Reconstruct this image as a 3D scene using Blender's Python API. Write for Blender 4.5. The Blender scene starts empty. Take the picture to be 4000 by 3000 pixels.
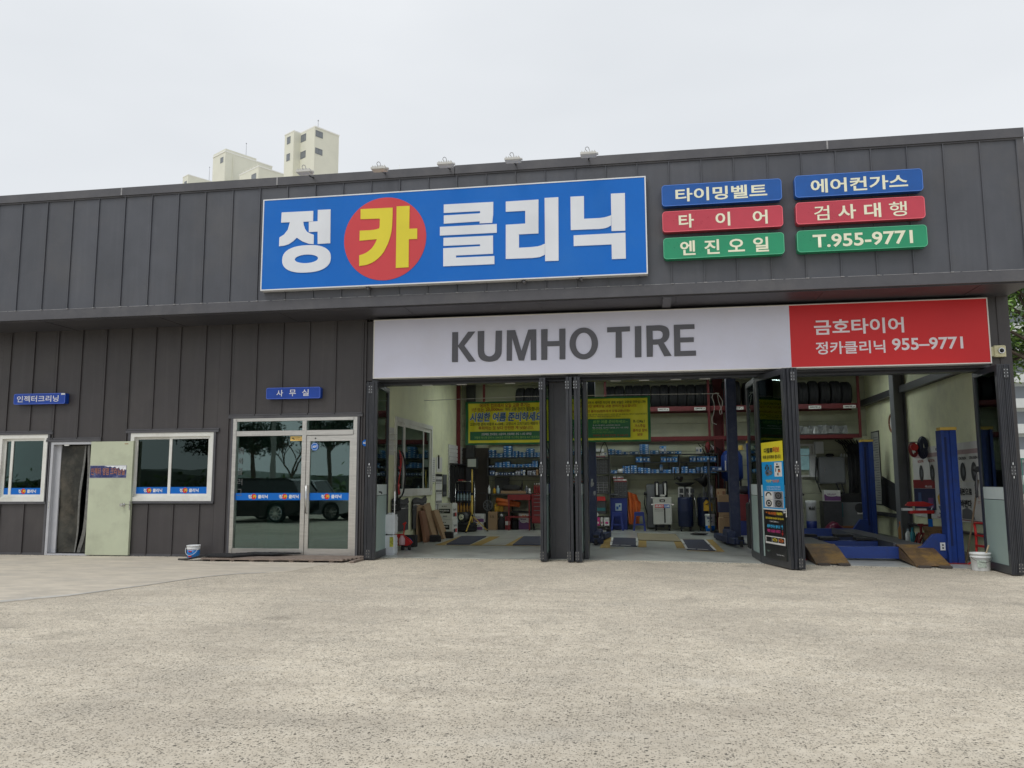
import bpy, bmesh, math, random
from mathutils import Vector, Matrix
from mathutils.geometry import tessellate_polygon
random.seed(7)
sc = bpy.context.scene
# ---------------------------------------------------------------- camera
cam_d = bpy.data.cameras.new('camera'); cam = bpy.data.objects.new('camera', cam_d)
sc.collection.objects.link(cam); sc.camera = cam
_r = Vector((0.9872718,0.1589977,-0.0037724)); _u = Vector((0.0229679,-0.1190648,0.9926208)); _f = Vector((-0.1573752,0.9800731,0.1212012))
cam.matrix_world = Matrix(((_r.x, _u.x, -_f.x, 0.0), (_r.y, _u.y, -_f.y, -14.12314), (_r.z, _u.z, -_f.z, 1.32926), (0, 0, 0, 1)))
cam_d.sensor_width = 36.0; cam_d.lens = 28.5274
cam_d.clip_start = 0.05; cam_d.clip_end = 2000
# ---------------------------------------------------------------- world, sun, exposure
SUN_EL, SUN_AZ = math.radians(58), math.radians(205)
wd = bpy.data.worlds.new('World'); sc.world = wd; wd.use_nodes = True
nt = wd.node_tree; nt.nodes.clear()
def N(t, tp, **kw):
    n = t.nodes.new(tp)
    for k, v in kw.items(): setattr(n, k, v)
    return n
wo = N(nt, 'ShaderNodeOutputWorld'); bg = N(nt, 'ShaderNodeBackground'); bg.inputs['Strength'].default_value = 0.1
sky = N(nt, 'ShaderNodeTexSky', sky_type='NISHITA'); sky.sun_disc = False
sky.sun_elevation = SUN_EL; sky.sun_rotation = SUN_AZ; sky.air_density = 1.0; sky.dust_density = 4.0
hs = N(nt, 'ShaderNodeHueSaturation'); hs.inputs['Saturation'].default_value = 0.25
nz = N(nt, 'ShaderNodeTexNoise'); nz.inputs['Scale'].default_value = 1.3; nz.inputs['Detail'].default_value = 4
tc = N(nt, 'ShaderNodeTexCoord'); mp = N(nt, 'ShaderNodeMapping'); mp.inputs['Scale'].default_value = (1, 1, 3.0)
rp = N(nt, 'ShaderNodeValToRGB'); rp.color_ramp.elements[0].position = 0.36; rp.color_ramp.elements[1].position = 0.66
rp.color_ramp.elements[0].color = (6.5, 6.8, 7.15, 1); rp.color_ramp.elements[1].color = (7.5, 7.75, 8.05, 1)
mx = N(nt, 'ShaderNodeMix', data_type='RGBA'); mx.inputs[0].default_value = 0.86
nt.links.new(sky.outputs[0], hs.inputs['Color']); nt.links.new(tc.outputs['Generated'], mp.inputs[0]); nt.links.new(mp.outputs[0], nz.inputs['Vector'])
nt.links.new(nz.outputs['Fac'], rp.inputs[0]); nt.links.new(hs.outputs[0], mx.inputs[6]); nt.links.new(rp.outputs[0], mx.inputs[7])
nt.links.new(mx.outputs[2], bg.inputs['Color']); nt.links.new(bg.outputs[0], wo.inputs['Surface'])
sd = bpy.data.lights.new('sun', 'SUN'); sd.energy = 0.9; sd.angle = math.radians(24); sd.color = (1.0, 0.965, 0.91)
so = bpy.data.objects.new('sun', sd); sc.collection.objects.link(so)
_d = Vector((math.sin(SUN_AZ) * math.cos(SUN_EL), math.cos(SUN_AZ) * math.cos(SUN_EL), math.sin(SUN_EL)))
so.rotation_euler = _d.to_track_quat('Z', 'Y').to_euler(); so.location = _d * 60
sc.view_settings.view_transform = 'Standard'; sc.view_settings.look = 'None'
sc.view_settings.exposure = 0.30; sc.view_settings.gamma = 1.0; sc.view_settings.use_curve_mapping = False
sc.render.engine = 'CYCLES'; sc.cycles.use_denoising = True; sc.cycles.max_bounces = 10; sc.cycles.diffuse_bounces = 8
sc.cycles.transparent_max_bounces = 16; sc.cycles.caustics_reflective = False; sc.cycles.caustics_refractive = False

# ---------------------------------------------------------------- materials
def lk(t, a, b): t.links.new(a, b)
_mats = {}
def mat(name, col, rough=0.6, metal=0.0, var=0.0, vs=3.0, bump=0.0, bs=60.0, grime=None, gs=1.2, ga=0.4, spec=0.5, emit=None, es=0.0, stretch=None, streak=0.0, tone=0.0, dent=0.0):
    """procedural principled material: noise tint variation, fine bump, blotchy grime"""
    if name in _mats: return _mats[name]
    m = bpy.data.materials.new(name); m.use_nodes = True; t = m.node_tree
    b = t.nodes['Principled BSDF']; b.inputs['Roughness'].default_value = rough; b.inputs['Metallic'].default_value = metal
    b.inputs['Specular IOR Level'].default_value = spec
    tcn = N(t, 'ShaderNodeTexCoord'); vec = tcn.outputs['Object']
    if stretch:
        mpn = N(t, 'ShaderNodeMapping'); mpn.inputs['Scale'].default_value = stretch; lk(t, vec, mpn.inputs[0]); vec = mpn.outputs[0]
    c4 = (*col, 1)
    n1 = N(t, 'ShaderNodeTexNoise'); n1.inputs['Scale'].default_value = vs; n1.inputs['Detail'].default_value = 6; n1.inputs['Roughness'].default_value = 0.65; lk(t, vec, n1.inputs['Vector'])
    v = max(var, 0.04)
    r = N(t, 'ShaderNodeValToRGB'); r.color_ramp.elements[0].position = 0.32; r.color_ramp.elements[1].position = 0.68
    r.color_ramp.elements[0].color = (*[c * (1 - v) for c in col], 1); r.color_ramp.elements[1].color = (*[min(c * (1 + v), 1) for c in col], 1)
    lk(t, n1.outputs['Fac'], r.inputs[0]); out = r.outputs[0]
    if grime is not None:
        n2 = N(t, 'ShaderNodeTexNoise'); n2.inputs['Scale'].default_value = gs; n2.inputs['Detail'].default_value = 8; n2.inputs['Roughness'].default_value = 0.7; lk(t, vec, n2.inputs['Vector'])
        r2 = N(t, 'ShaderNodeValToRGB'); r2.color_ramp.elements[0].position = 0.48; r2.color_ramp.elements[0].color = (0, 0, 0, 1)
        r2.color_ramp.elements[1].position = 0.72; r2.color_ramp.elements[1].color = (ga, ga, ga, 1)
        lk(t, n2.outputs['Fac'], r2.inputs[0])
        mm = N(t, 'ShaderNodeMix', data_type='RGBA'); lk(t, r2.outputs[0], mm.inputs[0]); lk(t, out, mm.inputs[6]); mm.inputs[7].default_value = (*grime, 1); out = mm.outputs[2]
    if streak:      # rain streaks running down the sheet
        ms = N(t, 'ShaderNodeMapping'); ms.inputs['Scale'].default_value = (9, 9, .35); lk(t, tcn.outputs['Object'], ms.inputs[0])
        n4 = N(t, 'ShaderNodeTexNoise'); n4.inputs['Scale'].default_value = 1.0; n4.inputs['Detail'].default_value = 7; n4.inputs['Roughness'].default_value = .7; lk(t, ms.outputs[0], n4.inputs['Vector'])
        r4 = N(t, 'ShaderNodeValToRGB'); r4.color_ramp.elements[0].position = .5; r4.color_ramp.elements[0].color = (0, 0, 0, 1); r4.color_ramp.elements[1].position = .78; r4.color_ramp.elements[1].color = (streak,)*3 + (1,); lk(t, n4.outputs['Fac'], r4.inputs[0])
        m4 = N(t, 'ShaderNodeMix', data_type='RGBA'); lk(t, r4.outputs[0], m4.inputs[0]); lk(t, out, m4.inputs[6]); m4.inputs[7].default_value = (*[c*1.25+.055 for c in col], 1); out = m4.outputs[2]
    if tone:        # each sheet its own slightly different tone
        oi = N(t, 'ShaderNodeObjectInfo'); mr = N(t, 'ShaderNodeMapRange'); mr.inputs['To Min'].default_value = 1-tone; mr.inputs['To Max'].default_value = 1+tone; lk(t, oi.outputs['Random'], mr.inputs[0])
        hv = N(t, 'ShaderNodeHueSaturation'); lk(t, mr.outputs[0], hv.inputs['Value']); lk(t, out, hv.inputs['Color']); out = hv.outputs[0]
    lk(t, out, b.inputs['Base Color'])
    rr = N(t, 'ShaderNodeMapRange'); rr.inputs['To Min'].default_value = max(rough - 0.08, 0.02); rr.inputs['To Max'].default_value = min(rough + 0.1, 1)
    lk(t, n1.outputs['Fac'], rr.inputs[0]); lk(t, rr.outputs[0], b.inputs['Roughness'])
    if bump > 0:
        n3 = N(t, 'ShaderNodeTexNoise'); n3.inputs['Scale'].default_value = bs; n3.inputs['Detail'].default_value = 3; lk(t, vec, n3.inputs['Vector'])
        bp = N(t, 'ShaderNodeBump'); bp.inputs['Strength'].default_value = bump; bp.inputs['Distance'].default_value = 0.01
        lk(t, n3.outputs['Fac'], bp.inputs['Height']); lk(t, bp.outputs[0], b.inputs['Normal'])
        if dent:    # shallow oil-canning of thin sheet
            md = N(t, 'ShaderNodeMapping'); md.inputs['Scale'].default_value = (2.6, 2.6, 1.1); lk(t, tcn.outputs['Object'], md.inputs[0])
            n5 = N(t, 'ShaderNodeTexNoise'); n5.inputs['Scale'].default_value = 1; n5.inputs['Detail'].default_value = 1; lk(t, md.outputs[0], n5.inputs['Vector'])
            b5 = N(t, 'ShaderNodeBump'); b5.inputs['Strength'].default_value = dent; b5.inputs['Distance'].default_value = .06; lk(t, n5.outputs['Fac'], b5.inputs['Height']); lk(t, b5.outputs[0], bp.inputs['Normal'])
    if emit: b.inputs['Emission Color'].default_value = (*emit, 1); b.inputs['Emission Strength'].default_value = es
    m.diffuse_color = c4; _mats[name] = m; return m
def glass(name, tint, refl=1.0, rough=0.01):
    if name in _mats: return _mats[name]
    m = bpy.data.materials.new(name); m.use_nodes = True; t = m.node_tree; t.nodes.clear()
    o = N(t, 'ShaderNodeOutputMaterial'); tr = N(t, 'ShaderNodeBsdfTransparent'); tr.inputs[0].default_value = (*tint, 1)
    g = N(t, 'ShaderNodeBsdfGlossy'); g.inputs['Roughness'].default_value = rough; g.inputs[0].default_value = (0.78, 0.96, 0.93, 1)
    f = N(t, 'ShaderNodeFresnel'); f.inputs[0].default_value = 1.5
    mu = N(t, 'ShaderNodeMath', operation='MULTIPLY'); mu.inputs[1].default_value = refl; mu.use_clamp = True
    geo = N(t, 'ShaderNodeTexCoord'); nn = N(t, 'ShaderNodeTexNoise'); nn.inputs['Scale'].default_value = 0.8; lk(t, geo.outputs['Object'], nn.inputs['Vector'])
    bp = N(t, 'ShaderNodeBump'); bp.inputs['Strength'].default_value = 0.03; bp.inputs['Distance'].default_value = 0.05; lk(t, nn.outputs['Fac'], bp.inputs['Height']); lk(t, bp.outputs[0], g.inputs['Normal'])
    x = N(t, 'ShaderNodeMixShader'); lk(t, f.outputs[0], mu.inputs[0]); lk(t, mu.outputs[0], x.inputs[0]); lk(t, tr.outputs[0], x.inputs[1]); lk(t, g.outputs[0], x.inputs[2]); lk(t, x.outputs[0], o.inputs[0])
    _mats[name] = m; return m
PANEL = mat('charcoal_coated_steel', (0.070, 0.075, 0.090), 0.40, 0.0, 0.12, 1.1, 0.25, 260, (0.098, 0.095, 0.097), 0.9, 0.5, streak=.20, tone=.07, dent=.4)
WALLP = mat('shaded_charcoal_steel', (0.052, 0.047, 0.049), 0.42, 0.0, 0.12, 1.1, 0.25, 260, (0.078, 0.072, 0.066), 0.9, 0.5, streak=.22, tone=.06, dent=.35)  # PANEL cladding made darker and browner: soffit shade and ground bounce in the colour
TRIM = mat('charcoal_trim', (0.078, 0.078, 0.088), 0.40, 0.0, 0.12, 2.0, 0.1, 150, (0.14, 0.135, 0.13), 1.0, 0.4)
SEAL = mat('sealant', (0.30, 0.30, 0.31), 0.6, 0, 0.3, 9.0)
ALU = mat('dark_anodised_aluminium', (0.030, 0.033, 0.042), 0.35, 0.0, 0.15, 4.0, 0.05, 90, (0.09, 0.09, 0.09), 2.5, 0.35, 0.6)
PVC = mat('white_pvc', (0.74, 0.745, 0.71), 0.35, 0, 0.05, 3.0, grime=(0.45, 0.43, 0.36), gs=2.0, ga=0.5)
STEELF = mat('brushed_steel', (0.62, 0.60, 0.56), 0.32, 0.85, 0.10, 3.0, 0.05, 120, stretch=(1, 1, 12))
GDOOR = mat('pale_green_door_paint', (0.50, 0.54, 0.40), 0.5, 0, 0.05, 1.5, 0.08, 120, (0.25, 0.25, 0.19), 2.2, 0.35)
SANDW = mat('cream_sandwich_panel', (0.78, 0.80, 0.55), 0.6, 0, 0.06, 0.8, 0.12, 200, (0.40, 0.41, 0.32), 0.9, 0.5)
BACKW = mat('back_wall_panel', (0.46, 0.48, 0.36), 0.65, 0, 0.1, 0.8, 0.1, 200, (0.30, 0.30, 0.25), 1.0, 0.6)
FLOORM = mat('garage_floor_epoxy', (0.42, 0.44, 0.415), 0.3, 0, 0.14, 1.6, 0.15, 50, (0.13, 0.13, 0.12), 1.1, 0.75)
BLUES = mat('sign_blue', (0.002, 0.135, 0.54), 0.34, 0, 0.05, 0.5, 0.1, 30, (0.02, 0.16, 0.52), 0.8, 0.5, spec=0.3)
WHITES = mat('sign_white', (0.72, 0.75, 0.80), 0.35, 0, 0.03, 0.8)
REDS = mat('sign_circle_red', (0.58, 0.045, 0.055), 0.35, 0, 0.04, 0.7)
YELS = mat('sign_yellow', (0.72, 0.62, 0.03), 0.35, 0, 0.04, 0.7)
EDGE = mat('sign_edge_aluminium', (0.72, 0.73, 0.74), 0.35, 0.2)
SB = mat('small_sign_blue', (0.002, 0.085, 0.36), 0.3, 0, 0.16, 2.5)
SR = mat('small_sign_red', (0.50, 0.045, 0.075), 0.28, 0, 0.1, 1.5)
SG = mat('small_sign_green', (0.012, 0.27, 0.13), 0.28, 0, 0.1, 1.5)
CREAM = mat('cream_lettering', (0.80, 0.80, 0.62), 0.45)
KW = mat('lavender_white_sign', (0.66, 0.67, 0.80), 0.38, 0, 0.03, 0.4, 0.08, 20, (0.60, 0.59, 0.66), 0.9, 0.5)
KG = mat('grey_lettering', (0.085, 0.085, 0.10), 0.35)
KR = mat('sign_red', (0.60, 0.026, 0.030), 0.4, 0, 0.05, 0.4, 0.08, 20, spec=0.3)
LBLU = mat('door_sign_blue', (0.003, 0.052, 0.36), 0.4, 0, 0.1, 4.0)
GLS = glass('office_glass', (0.42, 0.56, 0.53), 3.6)
GLC = glass('clear_glass', (0.86, 0.90, 0.89), 1.0)
GLD = glass('shop_window_glass', (0.30, 0.38, 0.36), 1.35)
FROST = mat('frosted_film', (0.33, 0.43, 0.41), 0.55, 0, 0.06, 1.5)
FROSTL = mat('pale_film', (0.55, 0.63, 0.63), 0.5)
BLACK = mat('black_rubber', (0.018, 0.018, 0.020), 0.75, 0, 0.25, 12, 0.3, 90)
TYRE = mat('tyre_rubber', (0.011, 0.012, 0.015), 0.75, 0, 0.2, 10, 0.4, 120)
DARKST = mat('dark_steel', (0.055, 0.057, 0.062), 0.45, 0.3, 0.2, 6, 0.1, 80)
GREYST = mat('grey_painted_steel', (0.15, 0.158, 0.17), 0.5, 0, 0.12, 3, 0.1, 80)
CHROME = mat('chrome', (0.7, 0.7, 0.7), 0.18, 1.0)
LIFTB = mat('lift_blue', (0.012, 0.045, 0.24), 0.42, 0, 0.15, 4, 0.08, 80, (0.03, 0.03, 0.05), 2.5, 0.5)
LIFTN = mat('navy_lift_paint', (0.014, 0.028, 0.085), 0.5, 0, 0.2, 5, 0.1, 80, (0.12, 0.12, 0.12), 5.0, 0.35)
CAPY = mat('worn_yellow_paint', (0.58, 0.40, 0.08), 0.55, 0, 0.12, 9, 0.1, 80)
RACKR = mat('dark_red_rack_steel', (0.12, 0.012, 0.016), 0.5, 0, 0.15, 4, 0.1, 60)
REDP = mat('red_paint', (0.48, 0.02, 0.02), 0.4, 0, 0.12, 6)
REDD = mat('dull_red_paint', (0.22, 0.018, 0.022), 0.5, 0, 0.15, 6)
CARD = mat('cardboard', (0.36, 0.24, 0.14), 0.85, 0, 0.12, 3, 0.15, 120, (0.22, 0.14, 0.08), 3, 0.4)
CARDR = mat('brown_cardboard', (0.25, 0.12, 0.07), 0.8, 0, 0.12, 3, 0.15, 120)
PAPER = mat('white_paper', (0.66, 0.66, 0.64), 0.7, 0, 0.05, 4)
PLASW = mat('white_plastic', (0.72, 0.74, 0.75), 0.4, 0, 0.05, 4, grime=(0.45, 0.44, 0.42), gs=4, ga=0.3)
YELP = mat('yellow_plastic', (0.62, 0.36, 0.02), 0.4, 0, 0.08, 6)
ORANGE = mat('orange_tarp', (0.55, 0.13, 0.03), 0.5, 0, 0.15, 4, 0.5, 8)
PURP = mat('purple_print', (0.16, 0.06, 0.19), 0.5)
PINK = mat('magenta_print', (0.55, 0.04, 0.22), 0.5)
NAVY = mat('navy_print', (0.02, 0.025, 0.075), 0.55)
DBLUE = mat('blue_cabinet_paint', (0.012, 0.030, 0.20), 0.45, 0, 0.1, 4)
BRDOOR = mat('dark_brown_door', (0.040, 0.030, 0.026), 0.5, 0, 0.15, 4)
WOODD = mat('weathered_deck_wood', (0.27, 0.215, 0.18), 0.85, 0, 0.25, 4, 0.5, 40, (0.07, 0.055, 0.05), 3, 0.6, stretch=(1, 14, 14))
INK = mat('black_ink', (0.012, 0.012, 0.012), 0.6)
INKR = mat('dark_red_ink', (0.30, 0.025, 0.01), 0.6)
INKW = mat('white_ink', (0.75, 0.76, 0.78), 0.6)
INKB = mat('blue_ink', (0.01, 0.09, 0.36), 0.5)
INKY = mat('yellow_ink', (0.75, 0.60, 0.04), 0.6)
INKG = mat('green_ink', (0.01, 0.17, 0.06), 0.6)
INKO = mat('orange_ink', (0.72, 0.18, 0.02), 0.6)
BANY = mat('yellow_banner_vinyl', (0.84, 0.82, 0.035), 0.45, 0, 0.05, 1.5)
CYAN = mat('cyan_print', (0.01, 0.30, 0.66), 0.45)
APTM = mat('cream_render', (0.70, 0.70, 0.60), 0.8, 0, 0.03, 0.3)
APTW = mat('apartment_window', (0.14, 0.16, 0.18), 0.3)
DARKR = mat('dark_room_plaster', (0.055, 0.06, 0.06), 0.8, 0, 0.2, 1.0)
SOFFIT = mat('soffit_panel', (0.05, 0.05, 0.06), 0.5, 0, 0.15, 0.8, grime=(0.09, 0.085, 0.085), gs=0.8, ga=0.4)
OFFW = mat('office_plaster', (0.20, 0.22, 0.21), 0.8, 0, 0.2, 1.0)

# ---------------------------------------------------------------- helpers
COL = sc.collection
ORG = {}
def gz(x, y): return 0.0135 * max(y - .4, 0) - 0.014 * min(max(x, 0), 8)
def fl(x, y): return gz(x, y) + 0.008        # top of the garage floor sheet
def tag(o, label=None, cat=None, group=None, kind=None):
    if label: o['label'] = label
    if cat: o['category'] = cat
    if group: o['group'] = group
    if kind: o['kind'] = kind
    return o
def thing(name, label, cat, loc, rz=0.0, group=None):
    o = bpy.data.objects.new(name, None); COL.objects.link(o); o.location = loc; o.rotation_euler[2] = rz; o.empty_display_size = 0.2
    ORG[o.name] = Matrix.Translation(loc) @ Matrix.Rotation(rz, 4, 'Z')
    return tag(o, label, cat, group)
def link(name, me, parent=None):
    o = bpy.data.objects.new(name, me); COL.objects.link(o)
    if parent is not None: o.parent = parent; ORG[o.name] = ORG[parent.name]
    return o
class MB:
    def __init__(s): s.v = []; s.f = []; s.mi = []; s.cur = 0
    def add(s, vs, fs):
        n = len(s.v); s.v += [tuple(a) for a in vs]; s.f += [tuple(i + n for i in q) for q in fs]; s.mi += [s.cur] * len(fs); return s
    def box(s, x0, x1, y0, y1, z0, z1):
        return s.add([(x0,y0,z0),(x1,y0,z0),(x1,y1,z0),(x0,y1,z0),(x0,y0,z1),(x1,y0,z1),(x1,y1,z1),(x0,y1,z1)],
                     [(0,3,2,1),(4,5,6,7),(0,1,5,4),(1,2,6,5),(2,3,7,6),(3,0,4,7)])
    def cbox(s, x0, x1, y0, y1, z0, z1, c=0.01):
        """box with chamfered vertical edges and top rim"""
        pts = [(x0+c,y0),(x1-c,y0),(x1,y0+c),(x1,y1-c),(x1-c,y1),(x0+c,y1),(x0,y1-c),(x0,y0+c)]
        pi = [(x0+2*c,y0+c),(x1-2*c,y0+c),(x1-c,y0+2*c),(x1-c,y1-2*c),(x1-2*c,y1-c),(x0+2*c,y1-c),(x0+c,y1-2*c),(x0+c,y0+2*c)]
        vs = [(*p, z0) for p in pts] + [(*p, z1-c) for p in pts] + [(*p, z1) for p in pi]
        fs = [tuple(range(7,-1,-1)), tuple(range(16,24))]
        for i in range(8):
            j = (i+1) % 8; fs += [(i, j, j+8, i+8), (i+8, j+8, j+16, i+16)]
        return s.add(vs, fs)
    def bar(s, a, b, w, h, up=(0,0,1)):
        a = Vector(a); b = Vector(b); d = (b-a).normalized(); upv = Vector(up)
        if abs(d.dot(upv)) > .98: upv = Vector((0,1,0))
        sx = d.cross(upv).normalized() * w/2; sy = sx.cross(d).normalized() * h/2
        vs = [p+q for p in (a,b) for q in (-sx-sy, sx-sy, sx+sy, -sx+sy)]
        return s.add(vs, [(0,1,2,3),(7,6,5,4),(0,4,5,1),(1,5,6,2),(2,6,7,3),(3,7,4,0)])
    def cyl(s, a, b, r0, r1=None, n=12, cap=True):
        r1 = r0 if r1 is None else r1; a = Vector(a); b = Vector(b); d = (b-a).normalized()
        t = Vector((0,0,1)) if abs(d.z) < .9 else Vector((1,0,0)); e1 = d.cross(t).normalized(); e2 = d.cross(e1)
        vs = [p + (e1*math.cos(2*math.pi*i/n) + e2*math.sin(2*math.pi*i/n))*r for p, r in ((a,r0),(b,r1)) for i in range(n)]
        fs = [(i, (i+1)%n, n+(i+1)%n, n+i) for i in range(n)]
        if cap: fs += [tuple(range(n-1,-1,-1)), tuple(range(n,2*n))]
        return s.add(vs, fs)
    def tube(s, pts, r, n=8):
        pts = [Vector(p) for p in pts]; vs = []; fs = []; e = None
        for k, p in enumerate(pts):
            d = (pts[min(k+1, len(pts)-1)] - pts[max(k-1, 0)]).normalized()
            if e is None: e = d.cross(Vector((0.1,0.3,1))).normalized()
            e = (e - d*e.dot(d)).normalized(); e2 = d.cross(e)
            vs += [p + (e*math.cos(2*math.pi*i/n) + e2*math.sin(2*math.pi*i/n))*r for i in range(n)]
        for k in range(len(pts)-1):
            fs += [(k*n+i, k*n+(i+1)%n, (k+1)*n+(i+1)%n, (k+1)*n+i) for i in range(n)]
        fs += [tuple(range(n-1,-1,-1)), tuple(range((len(pts)-1)*n, len(pts)*n))]
        return s.add(vs, fs)
    def lathe(s, cx, cy, prof, n=20):
        vs = []; fs = []
        for r, z in prof: vs += [(cx + r*math.cos(2*math.pi*i/n), cy + r*math.sin(2*math.pi*i/n), z) for i in range(n)]
        for k in range(len(prof)-1): fs += [(k*n+i, k*n+(i+1)%n, (k+1)*n+(i+1)%n, (k+1)*n+i) for i in range(n)]
        fs += [tuple(range(n-1,-1,-1)), tuple(range((len(prof)-1)*n, len(prof)*n))]
        return s.add(vs, fs)
    def prism(s, loops, y0, y1, ax='y'):
        """outline(s) in x,z extruded from y0 (front) to y1; later loops are holes"""
        if not isinstance(loops[0][0], (tuple, list)): loops = [loops]
        flat = [p for l in loops for p in l]
        tris = tessellate_polygon([[Vector((p[0], p[1], 0)) for p in l] for l in loops])
        g = (lambda p, y: (p[0], y, p[1])) if ax == 'y' else (lambda p, y: (y, p[0], p[1])) if ax == 'x' else (lambda p, y: (p[0], p[1], y))
        n = len(flat); vs = [g(p, y0) for p in flat] + [g(p, y1) for p in flat]
        fs = [tuple(t) for t in tris] + [tuple(i+n for i in reversed(t)) for t in tris]; o = 0
        for l in loops:
            m_ = len(l); fs += [(o+i, o+(i+1)%m_, n+o+(i+1)%m_, n+o+i) for i in range(m_)]; o += m_
        return s.add(vs, fs)
    def build(s, name, mats, parent=None, smooth=False, label=None):
        me = bpy.data.meshes.new(name)
        vs = s.v
        if parent is not None and parent.name in ORG:
            inv = ORG[parent.name].inverted(); vs = [inv @ Vector(v) for v in vs]
        me.from_pydata([tuple(v) for v in vs], [], s.f)
        if not isinstance(mats, (list, tuple)): mats = [mats]
        for m in mats: me.materials.append(m)
        for i, p in enumerate(me.polygons): p.material_index = s.mi[i]; p.use_smooth = smooth and len(p.vertices) <= 4
        bm = bmesh.new(); bm.from_mesh(me); bmesh.ops.recalc_face_normals(bm, faces=bm.faces); bm.to_mesh(me); bm.free()
        o = link(name, me, parent)
        if label: o['label'] = label
        return o
    def top(s, name, mats, label, cat, group=None, smooth=False, kind=None):
        """a top-level thing that is one mesh, origin at its base centre"""
        xs = [v[0] for v in s.v]; ys = [v[1] for v in s.v]; zs = [v[2] for v in s.v]
        c = Vector(((min(xs)+max(xs))/2, (min(ys)+max(ys))/2, min(zs)))
        s.v = [(v[0]-c.x, v[1]-c.y, v[2]-c.z) for v in s.v]
        o = s.build(name, mats, None, smooth); o.location = c; ORG[o.name] = Matrix.Translation(c)
        return tag(o, label, cat, group, kind)
def copy_thing(src, loc, rz=0.0, label=None, scale=None):
    def cp(o, par):
        c = o.copy(); COL.objects.link(c)
        if par is not None: c.parent = par
        for ch in [k for k in sc.objects if k.parent == o]: cp(ch, c)
        return c
    r = cp(src, None); r.location = loc; r.rotation_euler[2] = rz
    if scale: r.scale = scale
    if label: r['label'] = label
    return r
def bx(name, m, parent, *a, c=0): 
    b = MB(); (b.cbox(*a, c) if c else b.box(*a)); return b.build(name, m, parent)
# ---- lettering: collected first, turned into flat meshes in one go
_txt = []
def text(body, parent, mat_, O, U, V, w, h, bold=0.0, shear=0.0, name='lettering', lift=0.003, align=None):
    """lettering filling w x h on the plane O + u*U + v*V (O = lower left corner)"""
    cu = bpy.data.curves.new(name, 'FONT'); cu.body = body; cu.size = 1.0; cu.offset = bold; cu.shear = shear; cu.resolution_u = 3
    if align: cu.align_x = align
    o = bpy.data.objects.new('t', cu); COL.objects.link(o)
    _txt.append((o, parent, mat_, Vector(O), Vector(U), Vector(V), w, h, name, lift))
def textf(body, parent, m, x0, x1, z0, z1, y, **k): text(body, parent, m, (x0, y, z0), (1,0,0), (0,0,1), x1-x0, z1-z0, **k)
def flush_text():
    bpy.context.view_layer.update(); dg = bpy.context.evaluated_depsgraph_get()
    for o, parent, m, O, U, V, w, h, name, lift in _txt:
        me = bpy.data.meshes.new_from_object(o.evaluated_get(dg)); me.materials.clear(); me.materials.append(m)
        xs = [v.co.x for v in me.vertices]; ys = [v.co.y for v in me.vertices]
        if xs:
            x0, x1, y0, y1 = min(xs), max(xs), min(ys), max(ys); nrm = U.cross(V).normalized()
            inv = ORG[parent.name].inverted() if parent is not None else Matrix()
            for v in me.vertices:
                v.co = inv @ (O + U*((v.co.x-x0)/max(x1-x0,1e-6)*w) + V*((v.co.y-y0)/max(y1-y0,1e-6)*h) + nrm*lift)
            me.name = name; link(name, me, parent)
        cu = o.data; bpy.data.objects.remove(o); bpy.data.curves.remove(cu)
    _txt.clear()
ORD = ['first','second','third','fourth','fifth','sixth','seventh','eighth','ninth','tenth','eleventh','twelfth','thirteenth','fourteenth','fifteenth','sixteenth','seventeenth','eighteenth','nineteenth','twentieth']
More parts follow.
